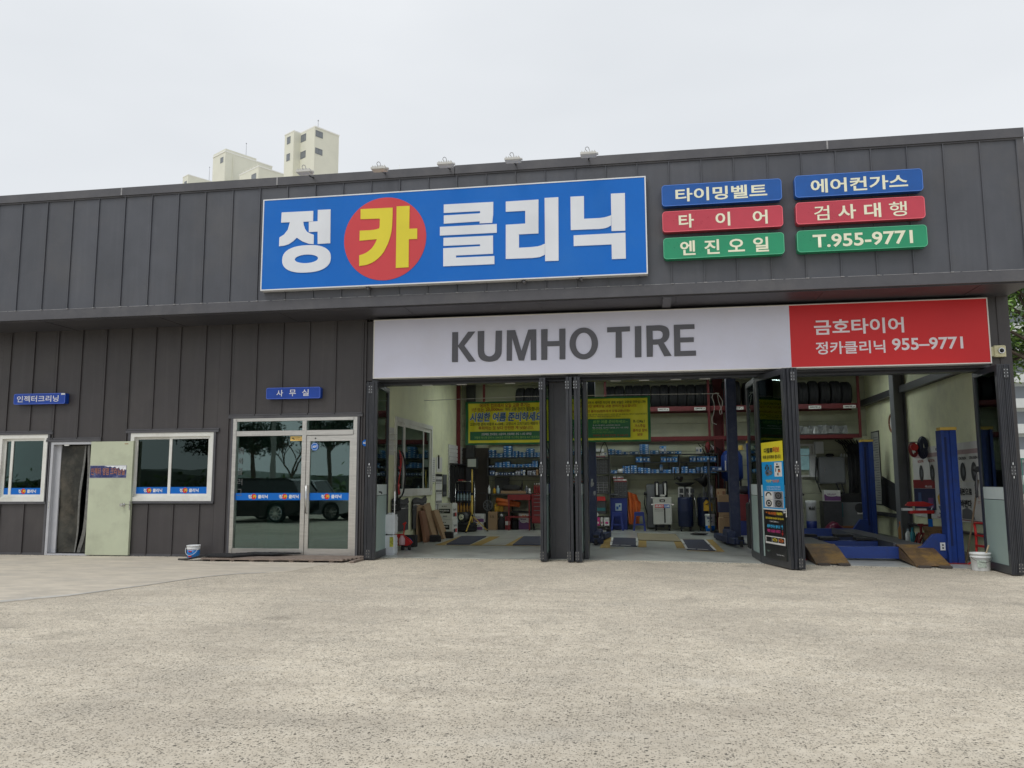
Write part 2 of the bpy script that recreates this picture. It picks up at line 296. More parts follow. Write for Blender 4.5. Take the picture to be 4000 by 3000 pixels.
# ---------------------------------------------------------------- ground
def gravel_material():
    m = bpy.data.materials.new('exposed_aggregate'); m.use_nodes = True; t = m.node_tree; b = t.nodes['Principled BSDF']; b.inputs['Roughness'].default_value = 0.85
    b.inputs['Specular IOR Level'].default_value = 0.25
    tcn = N(t, 'ShaderNodeTexCoord'); P = tcn.outputs['Object']
    def noise(scale, det=4, ro=0.6, vec=P):
        n = N(t, 'ShaderNodeTexNoise'); n.inputs['Scale'].default_value = scale; n.inputs['Detail'].default_value = det; n.inputs['Roughness'].default_value = ro; lk(t, vec, n.inputs['Vector']); return n
    def math_(op, a, b_=None, clamp=False):
        n = N(t, 'ShaderNodeMath', operation=op); n.use_clamp = clamp
        for i, q in enumerate((a, b_)):
            if q is None: continue
            if isinstance(q, (int, float)): n.inputs[i].default_value = q
            else: lk(t, q, n.inputs[i])
        return n.outputs[0]
    def ramp(fac, stops):
        r = N(t, 'ShaderNodeValToRGB'); lk(t, fac, r.inputs[0]); e = r.color_ramp.elements
        while len(e) < len(stops): e.new(0.5)
        for i, (p, c) in enumerate(stops): e[i].position = p; e[i].color = (*c, 1) if len(c) == 3 else c
        return r.outputs[0]
    def mixc(f, a, b_):
        n = N(t, 'ShaderNodeMix', data_type='RGBA')
        for i, q in ((0, f), (6, a), (7, b_)):
            if isinstance(q, (int, float)): n.inputs[i].default_value = q
            elif isinstance(q, tuple): n.inputs[i].default_value = (*q, 1)
            else: lk(t, q, n.inputs[i])
        return n.outputs[2]
    dn = noise(38, 3); va = N(t, 'ShaderNodeVectorMath', operation='MULTIPLY_ADD'); lk(t, dn.outputs['Color'], va.inputs[0]); va.inputs[1].default_value = (0.022,)*3; lk(t, P, va.inputs[2])
    base = ramp(noise(9, 8, 0.7).outputs['Fac'], [(0.3, (0.575, 0.51, 0.405)), (0.7, (0.79, 0.72, 0.595))])
    big = noise(0.35, 6, 0.62).outputs['Fac']
    base = mixc(math_('MULTIPLY', ramp(big, [(0.42, (0,0,0)), (0.62, (1,1,1))]), 0.42), base, (0.38, 0.34, 0.285))
    med = noise(1.7, 6, 0.6).outputs['Fac']
    base = mixc(math_('MULTIPLY', ramp(med, [(0.5, (0,0,0)), (0.7, (1,1,1))]), 0.3), base, (0.42, 0.39, 0.335))
    col = base; H = None
    for sc_, th, rad, lo, hi, seed in ((58, 0.33, 0.36, (0.10,0.09,0.075), (0.30,0.27,0.22), 0.0), (36, 0.09, 0.33, (0.055,0.06,0.052), (0.22,0.20,0.17), 3.7), (95, 0.36, 0.36, (0.14,0.125,0.10), (0.30,0.27,0.22), 9.1)):
        v = N(t, 'ShaderNodeTexVoronoi'); v.inputs['Scale'].default_value = sc_; v.voronoi_dimensions = '3D'
        ad = N(t, 'ShaderNodeVectorMath', operation='ADD'); lk(t, va.outputs[0], ad.inputs[0]); ad.inputs[1].default_value = (seed, seed*1.7, 0); lk(t, ad.outputs[0], v.inputs['Vector'])
        sp = N(t, 'ShaderNodeSeparateColor'); lk(t, v.outputs['Color'], sp.inputs[0])
        dens = math_('MULTIPLY', ramp(med, [(0.3, (0.7,)*3), (0.7, (1.5,)*3)]), th)
        sel = math_('LESS_THAN', sp.outputs[0], dens)
        ins = ramp(v.outputs['Distance'], [(rad-0.06, (1,1,1)), (rad+0.05, (0,0,0))])
        f = math_('MULTIPLY', sel, ins)
        pc = mixc(sp.outputs[1], lo, hi); col = mixc(math_('MULTIPLY', f, 0.9), col, pc)
        h = math_('MULTIPLY', f, -0.5 if sc_ != 36 else 0.5); H = h if H is None else math_('ADD', H, h)
    # drawn-out scuffs and drive marks in front of the bays
    mw = N(t, 'ShaderNodeMapping'); mw.inputs['Scale'].default_value = (.45, 1.5, 1); lk(t, P, mw.inputs[0]); sw = noise(1.0, 7, 0.65, mw.outputs[0]).outputs['Fac']
    col = mixc(math_('MULTIPLY', ramp(sw, [(0.50, (0,0,0)), (0.66, (1,1,1))]), 0.30), col, (0.33, 0.29, 0.24)); col = mixc(math_('MULTIPLY', ramp(sw, [(0.30, (1,1,1)), (0.42, (0,0,0))]), 0.35), col, (0.66, 0.62, 0.54))
    # a few soft oil and damp stains
    st = noise(0.9, 5, 0.5); stv = ramp(st.outputs['Fac'], [(0.66, (0,0,0)), (0.74, (1,1,1))]); col = mixc(math_('MULTIPLY', stv, 0.4), col, (0.17, 0.155, 0.13))
    lk(t, col, b.inputs['Base Color'])
    fine = noise(140, 4, 0.7).outputs['Fac']; H = math_('ADD', H, math_('MULTIPLY', fine, 0.9)); H = math_('ADD', H, math_('MULTIPLY', noise(22, 4).outputs['Fac'], 1.2))
    bp = N(t, 'ShaderNodeBump'); bp.inputs['Strength'].default_value = 0.8; bp.inputs['Distance'].default_value = 0.008; lk(t, H, bp.inputs['Height']); lk(t, bp.outputs[0], b.inputs['Normal'])
    return m
GRAVEL = gravel_material()
g = MB(); xs = [-400, -40, 0, 8, 40, 400]; ys = [-400, -40, 0.3, 12, 60, 400]
vs = [(x, y, -0.014*min(max(x, 0), 8) - (0.0 if y < 11 else 0.02)) for y in ys for x in xs]
g.add(vs, [(j*6+i, j*6+i+1, (j+1)*6+i+1, (j+1)*6+i) for j in range(5) for i in range(5)])
tag(g.build('ground', GRAVEL), kind='structure')
# smoother trowelled concrete in front of the office, feathered edge
APRON = mat('trowelled_concrete', (0.57, 0.515, 0.425), 0.8, 0, 0.14, 3.2, 0.6, 45, (0.36, 0.34, 0.31), 1.3, 0.55, stretch=(0.7, 1.4, 1))
a = MB(); edge = [(-7.447,-6.07),(-7.236,-5.733),(-7.053,-5.484),(-6.83,-5.175),(-6.704,-4.696),(-6.543,-4.194),(-6.414,-3.59),(-6.251,-3.078),(-5.988,-2.681),(-5.611,-2.461),(-5.372,-2.182),(-5.289,-1.602),(-5.214,-0.927),(-4.966,-0.629)]
pts = [(-16.0, -0.02)] + [(-16.0, edge[0][1])]
for i in range(len(edge)-1):
    (x0, y0), (x1, y1) = edge[i], edge[i+1]
    for k in range(6):
        f = k/6; pts.append((x0+(x1-x0)*f, y0+(y1-y0)*f + random.uniform(-.035, .035)))
pts += [edge[-1], (-4.86, -0.02)]
a.prism(pts, 0.0, 0.004, ax='z'); tag(a.build('concrete_apron', APRON), kind='structure')
a = MB(); pts = []
BL = mat('damp_bluish_cement', (0.52, 0.50, 0.455), 0.7, 0, 0.2, 3.0, 0.5, 30, (0.30,0.31,0.31), 2, 0.6)
for i in range(40):
    f = i/39; k = f*8.9; j = int(k); q = k-j; x = edge[j][0]*(1-q)+edge[j+1][0]*q; y = edge[j][1]*(1-q)+edge[j+1][1]*q
    pts.append((x, y, 0.07 + 0.28*(1-f)*(0.75+0.5*random.random())))
lo = [(x, y+.06) for x, y, w_ in pts]; hi = [(x, y+.06+w_*1.0) for x, y, w_ in reversed(pts)]
a.prism(lo+hi, 0.0075, 0.008, ax='z'); tag(a.build('cement_streak', BL), kind='structure')
# garage floor: a sheet rising gently to the back, with painted bay markings
def sheet(polyxy, lift, name, m, parent=None, kind=None, grid=None):
    b = MB(); n = len(polyxy); b.add([(x, y, gz(x, y)+lift) for x, y in polyxy], [tuple(range(n))]); o = b.build(name, m, parent)
    return tag(o, kind=kind) if kind else o
b = MB(); gx = [-5.0, 0, 5.74]; gy = [0.24, 0.4, 8.2]
b.add([(x, y, gz(x, y)+0.008) for y in gy for x in gx], [(j*3+i, j*3+i+1, j*3+i+4, j*3+i+3) for j in range(2) for i in range(2)])
b.add([(x, 0.24, gz(x, .24)+dz) for x in gx for dz in (-0.05, 0.008)], [(0,2,3,1),(2,4,5,3)])
tag(b.build('garage_floor', FLOORM), kind='structure')
YM = mat('floor_line_yellow', (0.42, 0.27, 0.055), 0.55, 0, 0.2, 5, grime=(0.24, 0.21, 0.14), gs=5, ga=0.8)
GRM = mat('pit_mat_navy', (0.035, 0.04, 0.075), 0.7, 0, 0.15, 3, 0.4, 40, (0.07,0.07,0.08), 3, 0.5)
def strip(x0, x1, y0, y1): b = MB(); b.add([(x, y, gz(x, y)+0.012) for x, y in ((x0,y0),(x1,y0),(x1,y1),(x0,y1))], [(0,1,2,3)]); return b
n_ = 0
for (x0, x1, y0, y1) in [(-4.36,-4.17,2.7,5.1), (-3.62,-3.38,2.75,5.1), (-4.17,-2.0,2.70,2.78), (-2.88,-2.72,2.75,5.15), (-2.02,-1.8,2.75,5.1), (-2.72,-2.02,5.05,5.15), (-4.17,-3.62,5.02,5.1),
                         (-0.90,-0.70,2.5,4.95), (-0.14,0.03,2.65,4.8), (0.62,0.80,2.6,4.2), (-0.9,1.3,2.42,2.5), (1.36,1.50,2.1,4.9), (-0.70,0.03,4.82,4.92), (0.80,1.36,4.72,4.86), (0.8,1.5,2.06,2.16)]:
    tag(strip(x0, x1, y0, y1).build('floor_marking', YM), kind='structure')
# ---------------------------------------------------------------- the repair shop
SH = thing('repair_shop', 'long charcoal metal-clad repair shop with three open garage bays and an office', 'building', (0, 0, 0))
FY = -0.961; FX1 = 5.94
seams = [-11.442,-10.912,-10.38,-9.852,-9.316,-8.78,-8.247,-7.716,-7.187,-6.664,-6.142,-5.623,-5.106,-4.59,-4.07,-3.559,-3.051,-2.537,-2.031,-1.522,-1.011,-0.499,0.017,0.536,1.059,1.576,2.109,2.636,3.163,3.696,4.238,4.774,5.31]
seams = [seams[0]-.52*k for k in (6,5,4,3,2,1)] + seams + [FX1-0.10]
ZB, ZT = 4.535, 6.60
def pan(x0, x1, y, z0, z1, name='panel', rib=0.022, m=None):
    """one tray of standing-seam cladding: sheet with turned-up seam on its right edge"""
    b = MB(); w = 0.016
    b.box(x0+0.001, x1-w, y, y+0.03, z0, z1); b.box(x1-w, x1-0.001, y-rib, y+0.03, z0, z1)
    return b.build(name, m or PANEL, SH)
for i in range(len(seams)-1):
    pan(seams[i], seams[i+1], FY+random.uniform(0, .003), ZB, ZT)
# seam pips where the tray folds meet the flashing
b = MB()
for x in seams[:-1]: b.box(x-.02, x+.025, FY-.028, FY-.001, ZB-.006, ZB+.006)
k = seams[0]
while k < FX1-.2:
    k2 = k + random.uniform(.25, .52); b.box(k, min(k2, FX1-.1), FY-.010, FY-.001, ZB-.002+random.uniform(-.002,.002), ZB+.005); k = k2 + random.uniform(0, .05)
b.build('sealant_bead', SEAL, SH)
for x0, x1 in ((-14.6, -9.40), (-9.39, -6.35), (-6.34, -3.1), (-3.09, 3.03), (3.04, FX1)):
    b = MB(); b.box(x0, x1, FY-.045, FY+.35, 6.625, 6.775); b.box(x0, x1, FY-.02, FY+.02, 6.60, 6.625); b.build('coping', TRIM, SH)
b = MB()
for x in (-9.395, -6.345, 3.035): b.box(x-.012, x+.012, FY-.049, FY-.045, 6.63, 6.775)
b.build('coping_joint', SEAL, SH)
b = MB(); b.box(-14.6, FX1, FY-.022, FY+.04, 4.355, 4.52); b.box(-14.6, FX1, FY-.012, FY+.03, 4.52, 4.533); b.build('fascia_flashing', TRIM, SH)
b = MB(); b.box(FX1-.10, FX1, FY-.018, FY+.04, 4.535, 6.60); b.box(FX1-.02, FX1+.012, FY, 0.3, 4.355, 6.62); b.build('corner_trim', TRIM, SH)
b = MB(); b.box(-14.6, FX1-.002, FY+.04, 0.02, 4.335, 4.36)
for x in (-13.2,-10.9,-8.6,-6.3,-4.0,-1.7,.6,2.9,5.2): b.box(x, x+.012, FY+.04, 0.0, 4.328, 4.335)
b.build('soffit', SOFFIT, SH)
b = MB(); b.box(0.38, 0.52, FY+.05, -.25, 4.30, 4.335); b.build('soffit_bracket', TRIM, SH)
b = MB(); b.box(-14.6, 5.9, FY+.06, 8.6, 5.95, 6.1); b.box(-14.6, FX1-.05, FY+.035, FY+.06, 4.36, 6.6); b.build('roof', DARKST, SH)
b = MB(); b.box(5.76, FX1-.03, .35, 8.6, -.11, 5.95); b.box(-14.6,-14.4,.1,8.6,0,5.95); b.box(-14.6, 5.9, 8.45, 8.6, -.2, 5.95)
b.build('outer_wall', PANEL, SH)
# office front: trays cut round the windows and doors
WX = [-10.23 + .52*k - 8*.52 for k in range(18)] + [-5.02]
HOLES = [(-12.50, -11.33, 0.96, 2.36), (-11.345, -10.29, 0, 2.20), (-9.68, -7.87, 0.96, 2.36), (-7.58, -5.065, 0, 2.585)]
for i in range(len(WX)-1):
    x0, x1 = WX[i], WX[i+1]
    cuts = sorted({x0, x1} | {h for H in HOLES for h in H[:2] if x0 < h < x1})
    for q in range(len(cuts)-1):
        c0, c1 = cuts[q], cuts[q+1]; cm = (c0+c1)/2
        hs_ = [H for H in HOLES if H[0] < cm < H[1]]; segs = [(0.0, 4.335)]
        for H in hs_: segs = [(0.0, H[2])] * (H[2] > 0) + [(H[3], 4.335)]
        for z0, z1 in segs:
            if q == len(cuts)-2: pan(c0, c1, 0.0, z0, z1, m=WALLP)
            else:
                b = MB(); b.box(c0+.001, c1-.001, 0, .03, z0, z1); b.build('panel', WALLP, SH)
b = MB(); b.box(-14.6,-5.02,-.012,.02,0,.045); b.build('base_flashing', TRIM, SH)
def surround(x0, x1, z0, z1, base=True):
    b = MB(); t_ = .045
    b.box(x0-.10, x1+.10, -.035, .02, z1, z1+t_); b.box(x0-.10, x1+.10, -.022, .02, z1+t_+.006, z1+t_+.03)
    b.box(x0-t_, x0, -.03, .06, z0, z1); b.box(x1, x1+t_, -.03, .06, z0, z1)
    if base: b.box(x0-t_, x1+t_, -.045, .06, z0-t_, z0)
    b.build('window_flashing', TRIM, SH)
def strip_logo(parent, cx, zc, h, y, s=1.0):
    """the small blue strip logo: white, yellow-on-red disc, white"""
    U = h*.95
    b = MB(); b.prism([(cx-.62*U*1.0+.62*U*math.cos(a_*math.pi/10)-.02, zc+.62*U*math.sin(a_*math.pi/10)) for a_ in range(20)], y-.003, y-.002); b.build('red_disc', KR, parent)
    textf('정', parent, INKW, cx-2.25*U, cx-1.35*U, zc-.42*U, zc+.42*U, y, bold=.03)
    textf('카', parent, INKY, cx-1.08*U, cx-.20*U, zc-.40*U, zc+.40*U, y-.003, bold=.03)
    textf('클리닉', parent, INKW, cx+.12*U, cx+2.5*U, zc-.42*U, zc+.42*U, y, bold=.03)
def sash_window(x0, x1, z0, z1, split, strips, left_open=False):
    surround(x0, x1, z0, z1)
    f = .075; y0, y1 = -.02, .10; b = MB()
    b.box(x0, x1, y0, y1, z1-f, z1); b.box(x0, x1, y0-.012, y1, z0, z0+f); b.box(x0, x0+f, y0, y1, z0+f, z1-f); b.box(x1-f, x1, y0, y1, z0+f, z1-f)
    b.box(x0+f, x1-f, .02, .05, z0+f, z0+f+.02)
    w = b.build('window', PVC, SH)
    for k, (a0, a1, yy) in enumerate(((x0+f-.01, split+.03, .045), (split-.03, x1-f+.01, .012))):
        s = .055; b = MB(); zz0, zz1 = z0+f+.005, z1-f+.01
        b.box(a0, a1, yy, yy+.035, zz1-s, zz1); b.box(a0, a1, yy, yy+.035, zz0, zz0+s); b.box(a0, a0+s, yy, yy+.035, zz0+s, zz1-s); b.box(a1-s, a1, yy, yy+.035, zz0+s, zz1-s)
        b.build('sash', PVC, w)
        bx('pane', GLD, w, a0+s, a1-s, yy+.015, yy+.019, zz0+s, zz1-s)
        bx('film_strip', LBLU if False else BLUES, w, a0+s, a1-s, yy+.011, yy+.014, zz0+s, zz0+s+.125)
        if strips[k] is not None: strip_logo(w, (a0+a1)/2 + strips[k], zz0+s+.062, .085, yy+.011)
    return w
sash_window(-12.44, -11.37, 1.01, 2.30, -12.16, (None, 0.02))
sash_window(-9.62, -7.915, 1.02, 2.30, -8.80, (.0, .0))
# injector room doorway: frame, torn vinyl curtain, open green leaf
surround(-11.30, -10.335, 0, 2.155, False)
DG = mat('grey_door_frame', (0.46, 0.47, 0.50), 0.45, 0, .06, 4)
b = MB(); b.box(-11.295,-11.24,-.02,.10,0,2.15); b.box(-11.24,-11.13,.06,.09,0,2.10); b.box(-10.40,-10.345,-.02,.10,0,2.15); b.box(-11.24,-10.40,-.02,.10,2.10,2.15); b.box(-11.24,-10.40,-.02,.10,0.0,.035)
dw = b.build('door_frame', DG, SH)
bx('strike_plate', CHROME, dw, -11.275,-11.255,-.024,-.021,.88,1.02); bx('closer_bracket', PAPER, dw, -11.02,-10.92,-.012,-.0,2.075,2.10)
lf = thing('hinge_axis', None, None, (0,0,0)) if False else None
b = MB(); b.box(-10.405,-9.555,-.065,-.025,.02,2.145); leaf = b.build('steel_door', GDOOR, SH)
b = MB(); b.box(-9.555,-9.515,-.075,-.02,.02,2.15); b.build('door_edge', GDOOR, leaf)
b = MB(); b.cyl((-9.66,-.065,.95),(-9.66,-.115,.95),.016,.016,12); b.lathe(0,0,[(.001,0)],3) if False else None
b.cyl((-9.66,-.066,.95),(-9.66,-.074,.95),.034,.034,16); b.cyl((-9.66,-.105,.95),(-9.66,-.125,.95),.022,.034,16); b.cyl((-9.66,-.125,.95),(-9.66,-.15,.95),.034,.026,16)
b.build('door_knob', CHROME, leaf, True)
b = MB(); b.box(-9.535,-9.515,-.085,-.076,.86,1.02); b.build('lock_plate', CHROME, leaf)
b = MB(); b.tube([(-9.63,-.12,.95),(-9.58,-.11,.965),(-9.53,-.10,.95),(-9.49,-.10,.93)],.004,5); b.build('lock_wire', DARKST, leaf)
b = MB(); b.box(-9.70,-9.63,-.072,-.066,2.09,2.105); b.build('closer_plate', CARD, leaf)
# torn vinyl curtain
VIN = glass('old_vinyl', (0.52, 0.52, 0.46), 1.5, 0.22)
VINT = mat('vinyl_tape', (0.16, 0.16, 0.15), 0.35, 0, .3, 14, .5, 20)
rnd = random.Random(3)
def wavy(name, x0f, x1f, m, y, n=26, kk=10):
    b = MB(); vs = []; 
    for j in range(n+1):
        z = .05 + 2.03*j/n; f = j/n
        for i in range(kk+1):
            q = i/kk; xx = x0f(f)*(1-q)+x1f(f)*q; vs.append((xx, y + .018*math.sin(xx*19+f*3)+.012*math.sin(f*9+xx*7), z))
    fs = [(j*(kk+1)+i, j*(kk+1)+i+1, (j+1)*(kk+1)+i+1, (j+1)*(kk+1)+i) for j in range(n) for i in range(kk)]
    return b.add(vs, fs).build(name, m, dw, True)
gap0 = lambda f: -10.70 + .07*f + .012*math.sin(f*7) - .03*max(0, .2-f)*4
VGR = mat('grimy_vinyl', (0.040, 0.040, 0.034), 0.45, 0, .6, 3.2, .6, 7, (0.13, 0.115, 0.09), 2.2, .8, spec=.3)
wavy('vinyl_sheet', lambda f: -11.14, gap0, VGR, .10)
wavy('vinyl_sheet', lambda f: gap0(f) + .03 + .055*math.sin(max(0, min(1, (.93-f)/.9))*math.pi)**.8, lambda f: -10.40, VGR, .11)
wavy('vinyl_tape', lambda f: gap0(f)-.035, lambda f: gap0(f), VINT, .085, kk=2)
wavy('vinyl_tape', lambda f: gap0(f) + .035 + .055*math.sin(max(0, min(1, (.93-f)/.9))*math.pi)**.8, lambda f: gap0(f) + .10 + .055*math.sin(max(0, min(1, (.93-f)/.9))*math.pi)**.8, VINT, .09, kk=2)
# office entrance: brushed steel frame, transoms, fixed light and door
X0, X1 = -7.53, -5.115; F = .06
bt = surround(X0, X1, 0.03, 2.545, False)
b = MB(); y0, y1 = -.03, .08
b.box(X0, X0+F+.01, y0, y1, .03, 2.54); b.box(X1-F-.01, X1, y0, y1, .03, 2.54); b.box(X0+F, X1-F, y0, y1, 2.485, 2.54)
b.box(-6.165,-6.085, y0-.003, y1, .03, 2.485); b.box(X0+F,-6.165, y0, y1, 2.215, 2.305); b.box(-6.085, X1-F, y0, y1, 2.215, 2.305); b.box(X0+F,-6.165,y0,y1,.03,.165)
ef = b.build('entrance_frame', STEELF, SH)
bx('transom_pane', GLS, ef, X0+F+.01,-6.165,.02,.026,2.305,2.485); bx('transom_pane', GLS, ef, -6.085,X1-F-.01,.02,.026,2.305,2.485)
bx('pane', GLS, ef, X0+F+.01,-6.165,.02,.026,.165,2.215)
bx('film_strip', BLUES, ef, X0+F+.015,-6.17,.010,.014,1.035,1.165); strip_logo(ef, -7.02, 1.10, .085, .010); strip_logo(ef, -6.42, 1.10, .085, .010)
b = MB(); s = .05
b.box(-6.08,-6.01,-.02,.035,.045,2.205); b.box(X1-F-.075,X1-F-.015,-.02,.035,.045,2.205); b.box(-6.01,X1-F-.075,-.02,.035,.045,.17); b.box(-6.01,X1-F-.075,-.02,.035,2.105,2.205)
gd = b.build('glass_door', STEELF, SH)
bx('pane', GLS, gd, -6.01,X1-F-.075,.006,.012,.17,2.105)
bx('film_strip', BLUES, gd, -6.005,X1-F-.08,-.002,.002,1.035,1.165); strip_logo(gd, -5.60, 1.10, .085, -.002)
b = MB(); b.tube([(-6.045,-.02,.80),(-6.045,-.07,.80),(-6.045,-.07,1.30),(-6.045,-.02,1.30)],.014,8); b.build('pull_handle', CHROME, gd, True)
b = MB(); b.cyl((-5.91,-.021,2.155),(-5.91,-.026,2.155),.014,.014,10); b.build('door_lock', DARKST, gd)
oc = [(.075*math.cos(math.pi/8+i*math.pi/4), .075*math.sin(math.pi/8+i*math.pi/4)) for i in range(8)]
b = MB(); b.prism([(-5.93+x, 2.005+z) for x, z in oc], -.002, .002); st = b.build('octagon_sticker', BLUES, gd)
b = MB(); b.prism([[(-5.93+x*.88, 2.005+z*.88) for x, z in oc], [(-5.93+x*.8, 2.005+z*.8) for x, z in oc]], -.004, -.003); b.build('sticker_ring', INKW, gd)
textf('ADT', gd, INKW, -5.975,-5.885,1.985,2.025,-.004,bold=.05,shear=.2)
b = MB(); b.box(-6.41,-6.17,.006,.012,2.115,2.20); b.build('notice_sticker', mat('sticker_amber',(0.72,0.50,0.15),.5), ef)
textf('CCTV', ef, INK, -6.31,-6.22,2.16,2.18,.006); textf('녹화중', ef, INKR, -6.31,-6.19,2.13,2.145,.006)
b = MB(); b.box(-6.38,-6.335,.004,.006,2.155,2.172); b.box(-6.35,-6.325,.004,.006,2.138,2.150); b.build('camera_pictogram', INK, ef)
# vertical outlined lettering on the fixed light
for i, ch in enumerate('점화플러그'):
    textf(ch, ef, mat('faded_lettering', (0.10,0.11,0.11), .6), -7.43, -7.33, 1.88-.19*i, 2.00-.19*i, .012)
# office and injector room interiors (dark rooms behind the glass)
b = MB(); b.box(-14.4,-5.05,4.2,4.3,0,3.0); b.box(-14.4,-5.05,.12,4.3,3.0,3.08); b.box(-5.12,-5.04,.12,8.3,0,4.3) ; b.box(-10.18,-10.1,.12,4.2,0,3.0); b.box(-7.72,-7.66,1.4,4.2,0,3.0)
b.build('office_wall', OFFW, SH)
b = MB(); b.box(-14.4,-5.12,.13,4.2,.0,.012); b.build('office_floor', mat('office_floor', (0.12,0.12,0.11), .4), SH)
for x, y in ((-6.5, 1.2), (-6.2, 2.9), (-8.6, 2.0)):
    b = MB(); b.box(x-.6, x+.6, y-.07, y+.07, 2.93, 2.99); cl = b.top('ceiling_light', mat('lit_tube_cover', (0.8,0.85,0.82), .5, emit=(0.75,1.0,0.88), es=1.6), ['slim lit ceiling light just inside the office door', 'lit ceiling light deeper inside the office', 'lit ceiling light in the room behind the wide white window'][(x, y) != (-6.5, 1.2) and (1 if y > 2.5 else 2)], 'ceiling light', 'office ceiling lights')
# things inside the office
b = MB(); b.lathe(-7.0, .75, [(.16,.015),(.17,.05),(.17,.9),(.155,.98),(.10,1.0)], 20); b.top('water_drum', mat('teal_plastic', (0.10,0.26,0.23), .5), 'teal round drum standing inside the office behind the fixed glass', 'drum', smooth=True)
b = MB(); b.box(-9.3,-8.1,.45,1.0,.70,.74); 
for x in (-9.25,-8.15):
    for y in (.5,.95): b.box(x-.02,x+.02,y-.02,y+.02,.012,.70)
b.top('desk', DARKST, 'dark desk inside the room behind the wide white window', 'desk')
b = MB(); b.add([(-9.13,.55,.86),(-8.87,.55,.86),(-8.83,.62,1.30),(-9.05,.62,1.30),(-9.13,.66,.86),(-8.87,.66,.86)], [(0,1,2,3),(4,3,2,5),(0,4,5,1),(0,3,4),(1,5,2)])
b.box(-9.2,-8.8,.5,.7,.741,.86); b.top('desk_calendar', mat('green_print', (0.22,0.33,0.12), .6, 0, .3, 18), 'green pictured desk calendar behind the left pane of the wide window', 'calendar')
b = MB(); b.box(-8.75,-8.4,.6,.65,.82,1.20); b.box(-8.62,-8.54,.6,.65,.745,.82); b.box(-8.7,-8.46,.5,.72,.741,.75); b.top('monitor', DARKST, 'dark monitor on the desk behind the wide white window', 'monitor')
# ---------------------------------------------------------------- garage bays: pillars, lintel, inner walls
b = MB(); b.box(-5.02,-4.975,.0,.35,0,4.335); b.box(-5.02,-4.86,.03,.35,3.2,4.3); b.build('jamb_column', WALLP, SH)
b = MB(); b.box(-1.60,-1.355,.33,.6,.0,4.3); b.box(-1.64,-1.60,.31,.6,.0,3.2); b.box(-1.355,-1.31,.31,.6,.0,3.2); b.box(-1.60,-1.56,.315,.33,.0,3.15); b.box(-1.40,-1.355,.315,.33,.0,3.15); b.build('pillar', TRIM, SH)
b = MB(); b.box(-1.03,-.97,.25,.6,0,3.15); b.build('door_jamb', ALU, SH)
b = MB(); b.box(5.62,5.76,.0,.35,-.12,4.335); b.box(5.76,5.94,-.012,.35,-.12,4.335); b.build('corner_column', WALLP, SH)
b = MB(); b.box(-4.86,5.62,.0,.12,3.30,4.335); b.box(-4.86,5.62,.12,.6,3.34,5.9); b.build('lintel', TRIM, SH)
b = MB(); b.box(-4.86,5.62,-.02,.12,3.225,3.30); b.box(-4.86,5.62,.06,.5,3.22,3.34); b.box(-4.86,5.62,.20,.42,3.13,3.22); b.box(-4.86,5.62,.02,.05,3.17,3.225); b.build('door_track', ALU, SH)
for x in (-3.9,-3.25,-2.35,-.45,.05,.6,1.1):
    bx('track_plate', CHROME if False else PLASW, SH, x-.09, x+.09, .28, .36, 3.122, 3.129)
# left inner wall (cream sandwich panels), right inner wall, back wall with ribbed siding
def side_wall(x, sgn, cuts, holes=()):
    th = .06
    for i in range(len(cuts)-1):
        y0, y1 = cuts[i]+.002, cuts[i+1]-.002
        segs = [(-.11, 5.9)]
        for (h0, h1, z0, z1) in holes:
            if h0 < (y0+y1)/2 < h1: segs = [(-.11, z0), (z1, 5.9)]
        for z0, z1 in segs:
            b = MB(); b.box(min(x, x-sgn*th), max(x, x-sgn*th), y0, y1, z0, z1); b.build('wall_panel', SANDW, SH)
side_wall(-5.0, 1, [.35, 1.35, 1.9, 2.43, 3.45, 4.76, 5.8, 6.9, 8.1], [(1.9, 4.76, 1.06, 2.685)])
side_wall(5.74, -1, [.35, 1.3, 2.4, 3.5, 4.6, 5.6, 6.7, 7.4, 8.1])
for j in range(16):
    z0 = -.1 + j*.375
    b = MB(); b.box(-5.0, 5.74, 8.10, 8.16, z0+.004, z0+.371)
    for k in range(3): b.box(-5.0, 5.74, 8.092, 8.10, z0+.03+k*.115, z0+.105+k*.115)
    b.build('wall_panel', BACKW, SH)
bx('ceiling', mat('ceiling_panel', (0.34,0.35,0.29), .7), SH, -5.0, 5.74, .6, 8.1, 5.7, 5.76)
# columns and girts
def hcol(x, y, w, d, z1, m, ax='x', name='steel_column', z0=-.1):
    b = MB(); t_ = .018
    b.box(x-w/2, x-w/2+t_, y-d/2, y+d/2, z0, z1); b.box(x+w/2-t_, x+w/2, y-d/2, y+d/2, z0, z1); b.box(x-w/2+t_, x+w/2-t_, y-t_/2, y+t_/2, z0, z1)
    return b.build(name, m, SH)
b = MB(); b.box(5.50,5.52,4.80,5.10,-.1,5.7); b.box(5.71,5.73,4.80,5.10,-.1,5.7); b.box(5.52,5.71,4.94,4.96,-.1,5.7); b.box(5.49,5.50,4.80,5.10,-.1,5.7); b.build('steel_column', GREYST, SH)
b = MB(); b.box(5.60,5.735,.5,4.80,3.27,3.29); b.box(5.60,5.615,.5,4.80,3.29,3.42); b.box(5.60,5.735,5.10,8.09,3.27,3.29); b.box(5.60,5.615,5.10,8.09,3.29,3.42); b.build('wall_girt', DARKST, SH)
b = MB(); b.box(5.62,5.735,.5,4.80,.40,.44); b.box(5.62,5.735,5.10,8.09,.52,.60); b.build('wall_girt', DARKST, SH)
b = MB(); b.box(-4.99,-4.90,7.4,7.5,0,5.7); b.build('steel_column', RACKR, SH); b = MB(); b.box(-4.83,-4.60,7.9,8.08,0,5.7); b.build('steel_column', DARKST, SH)
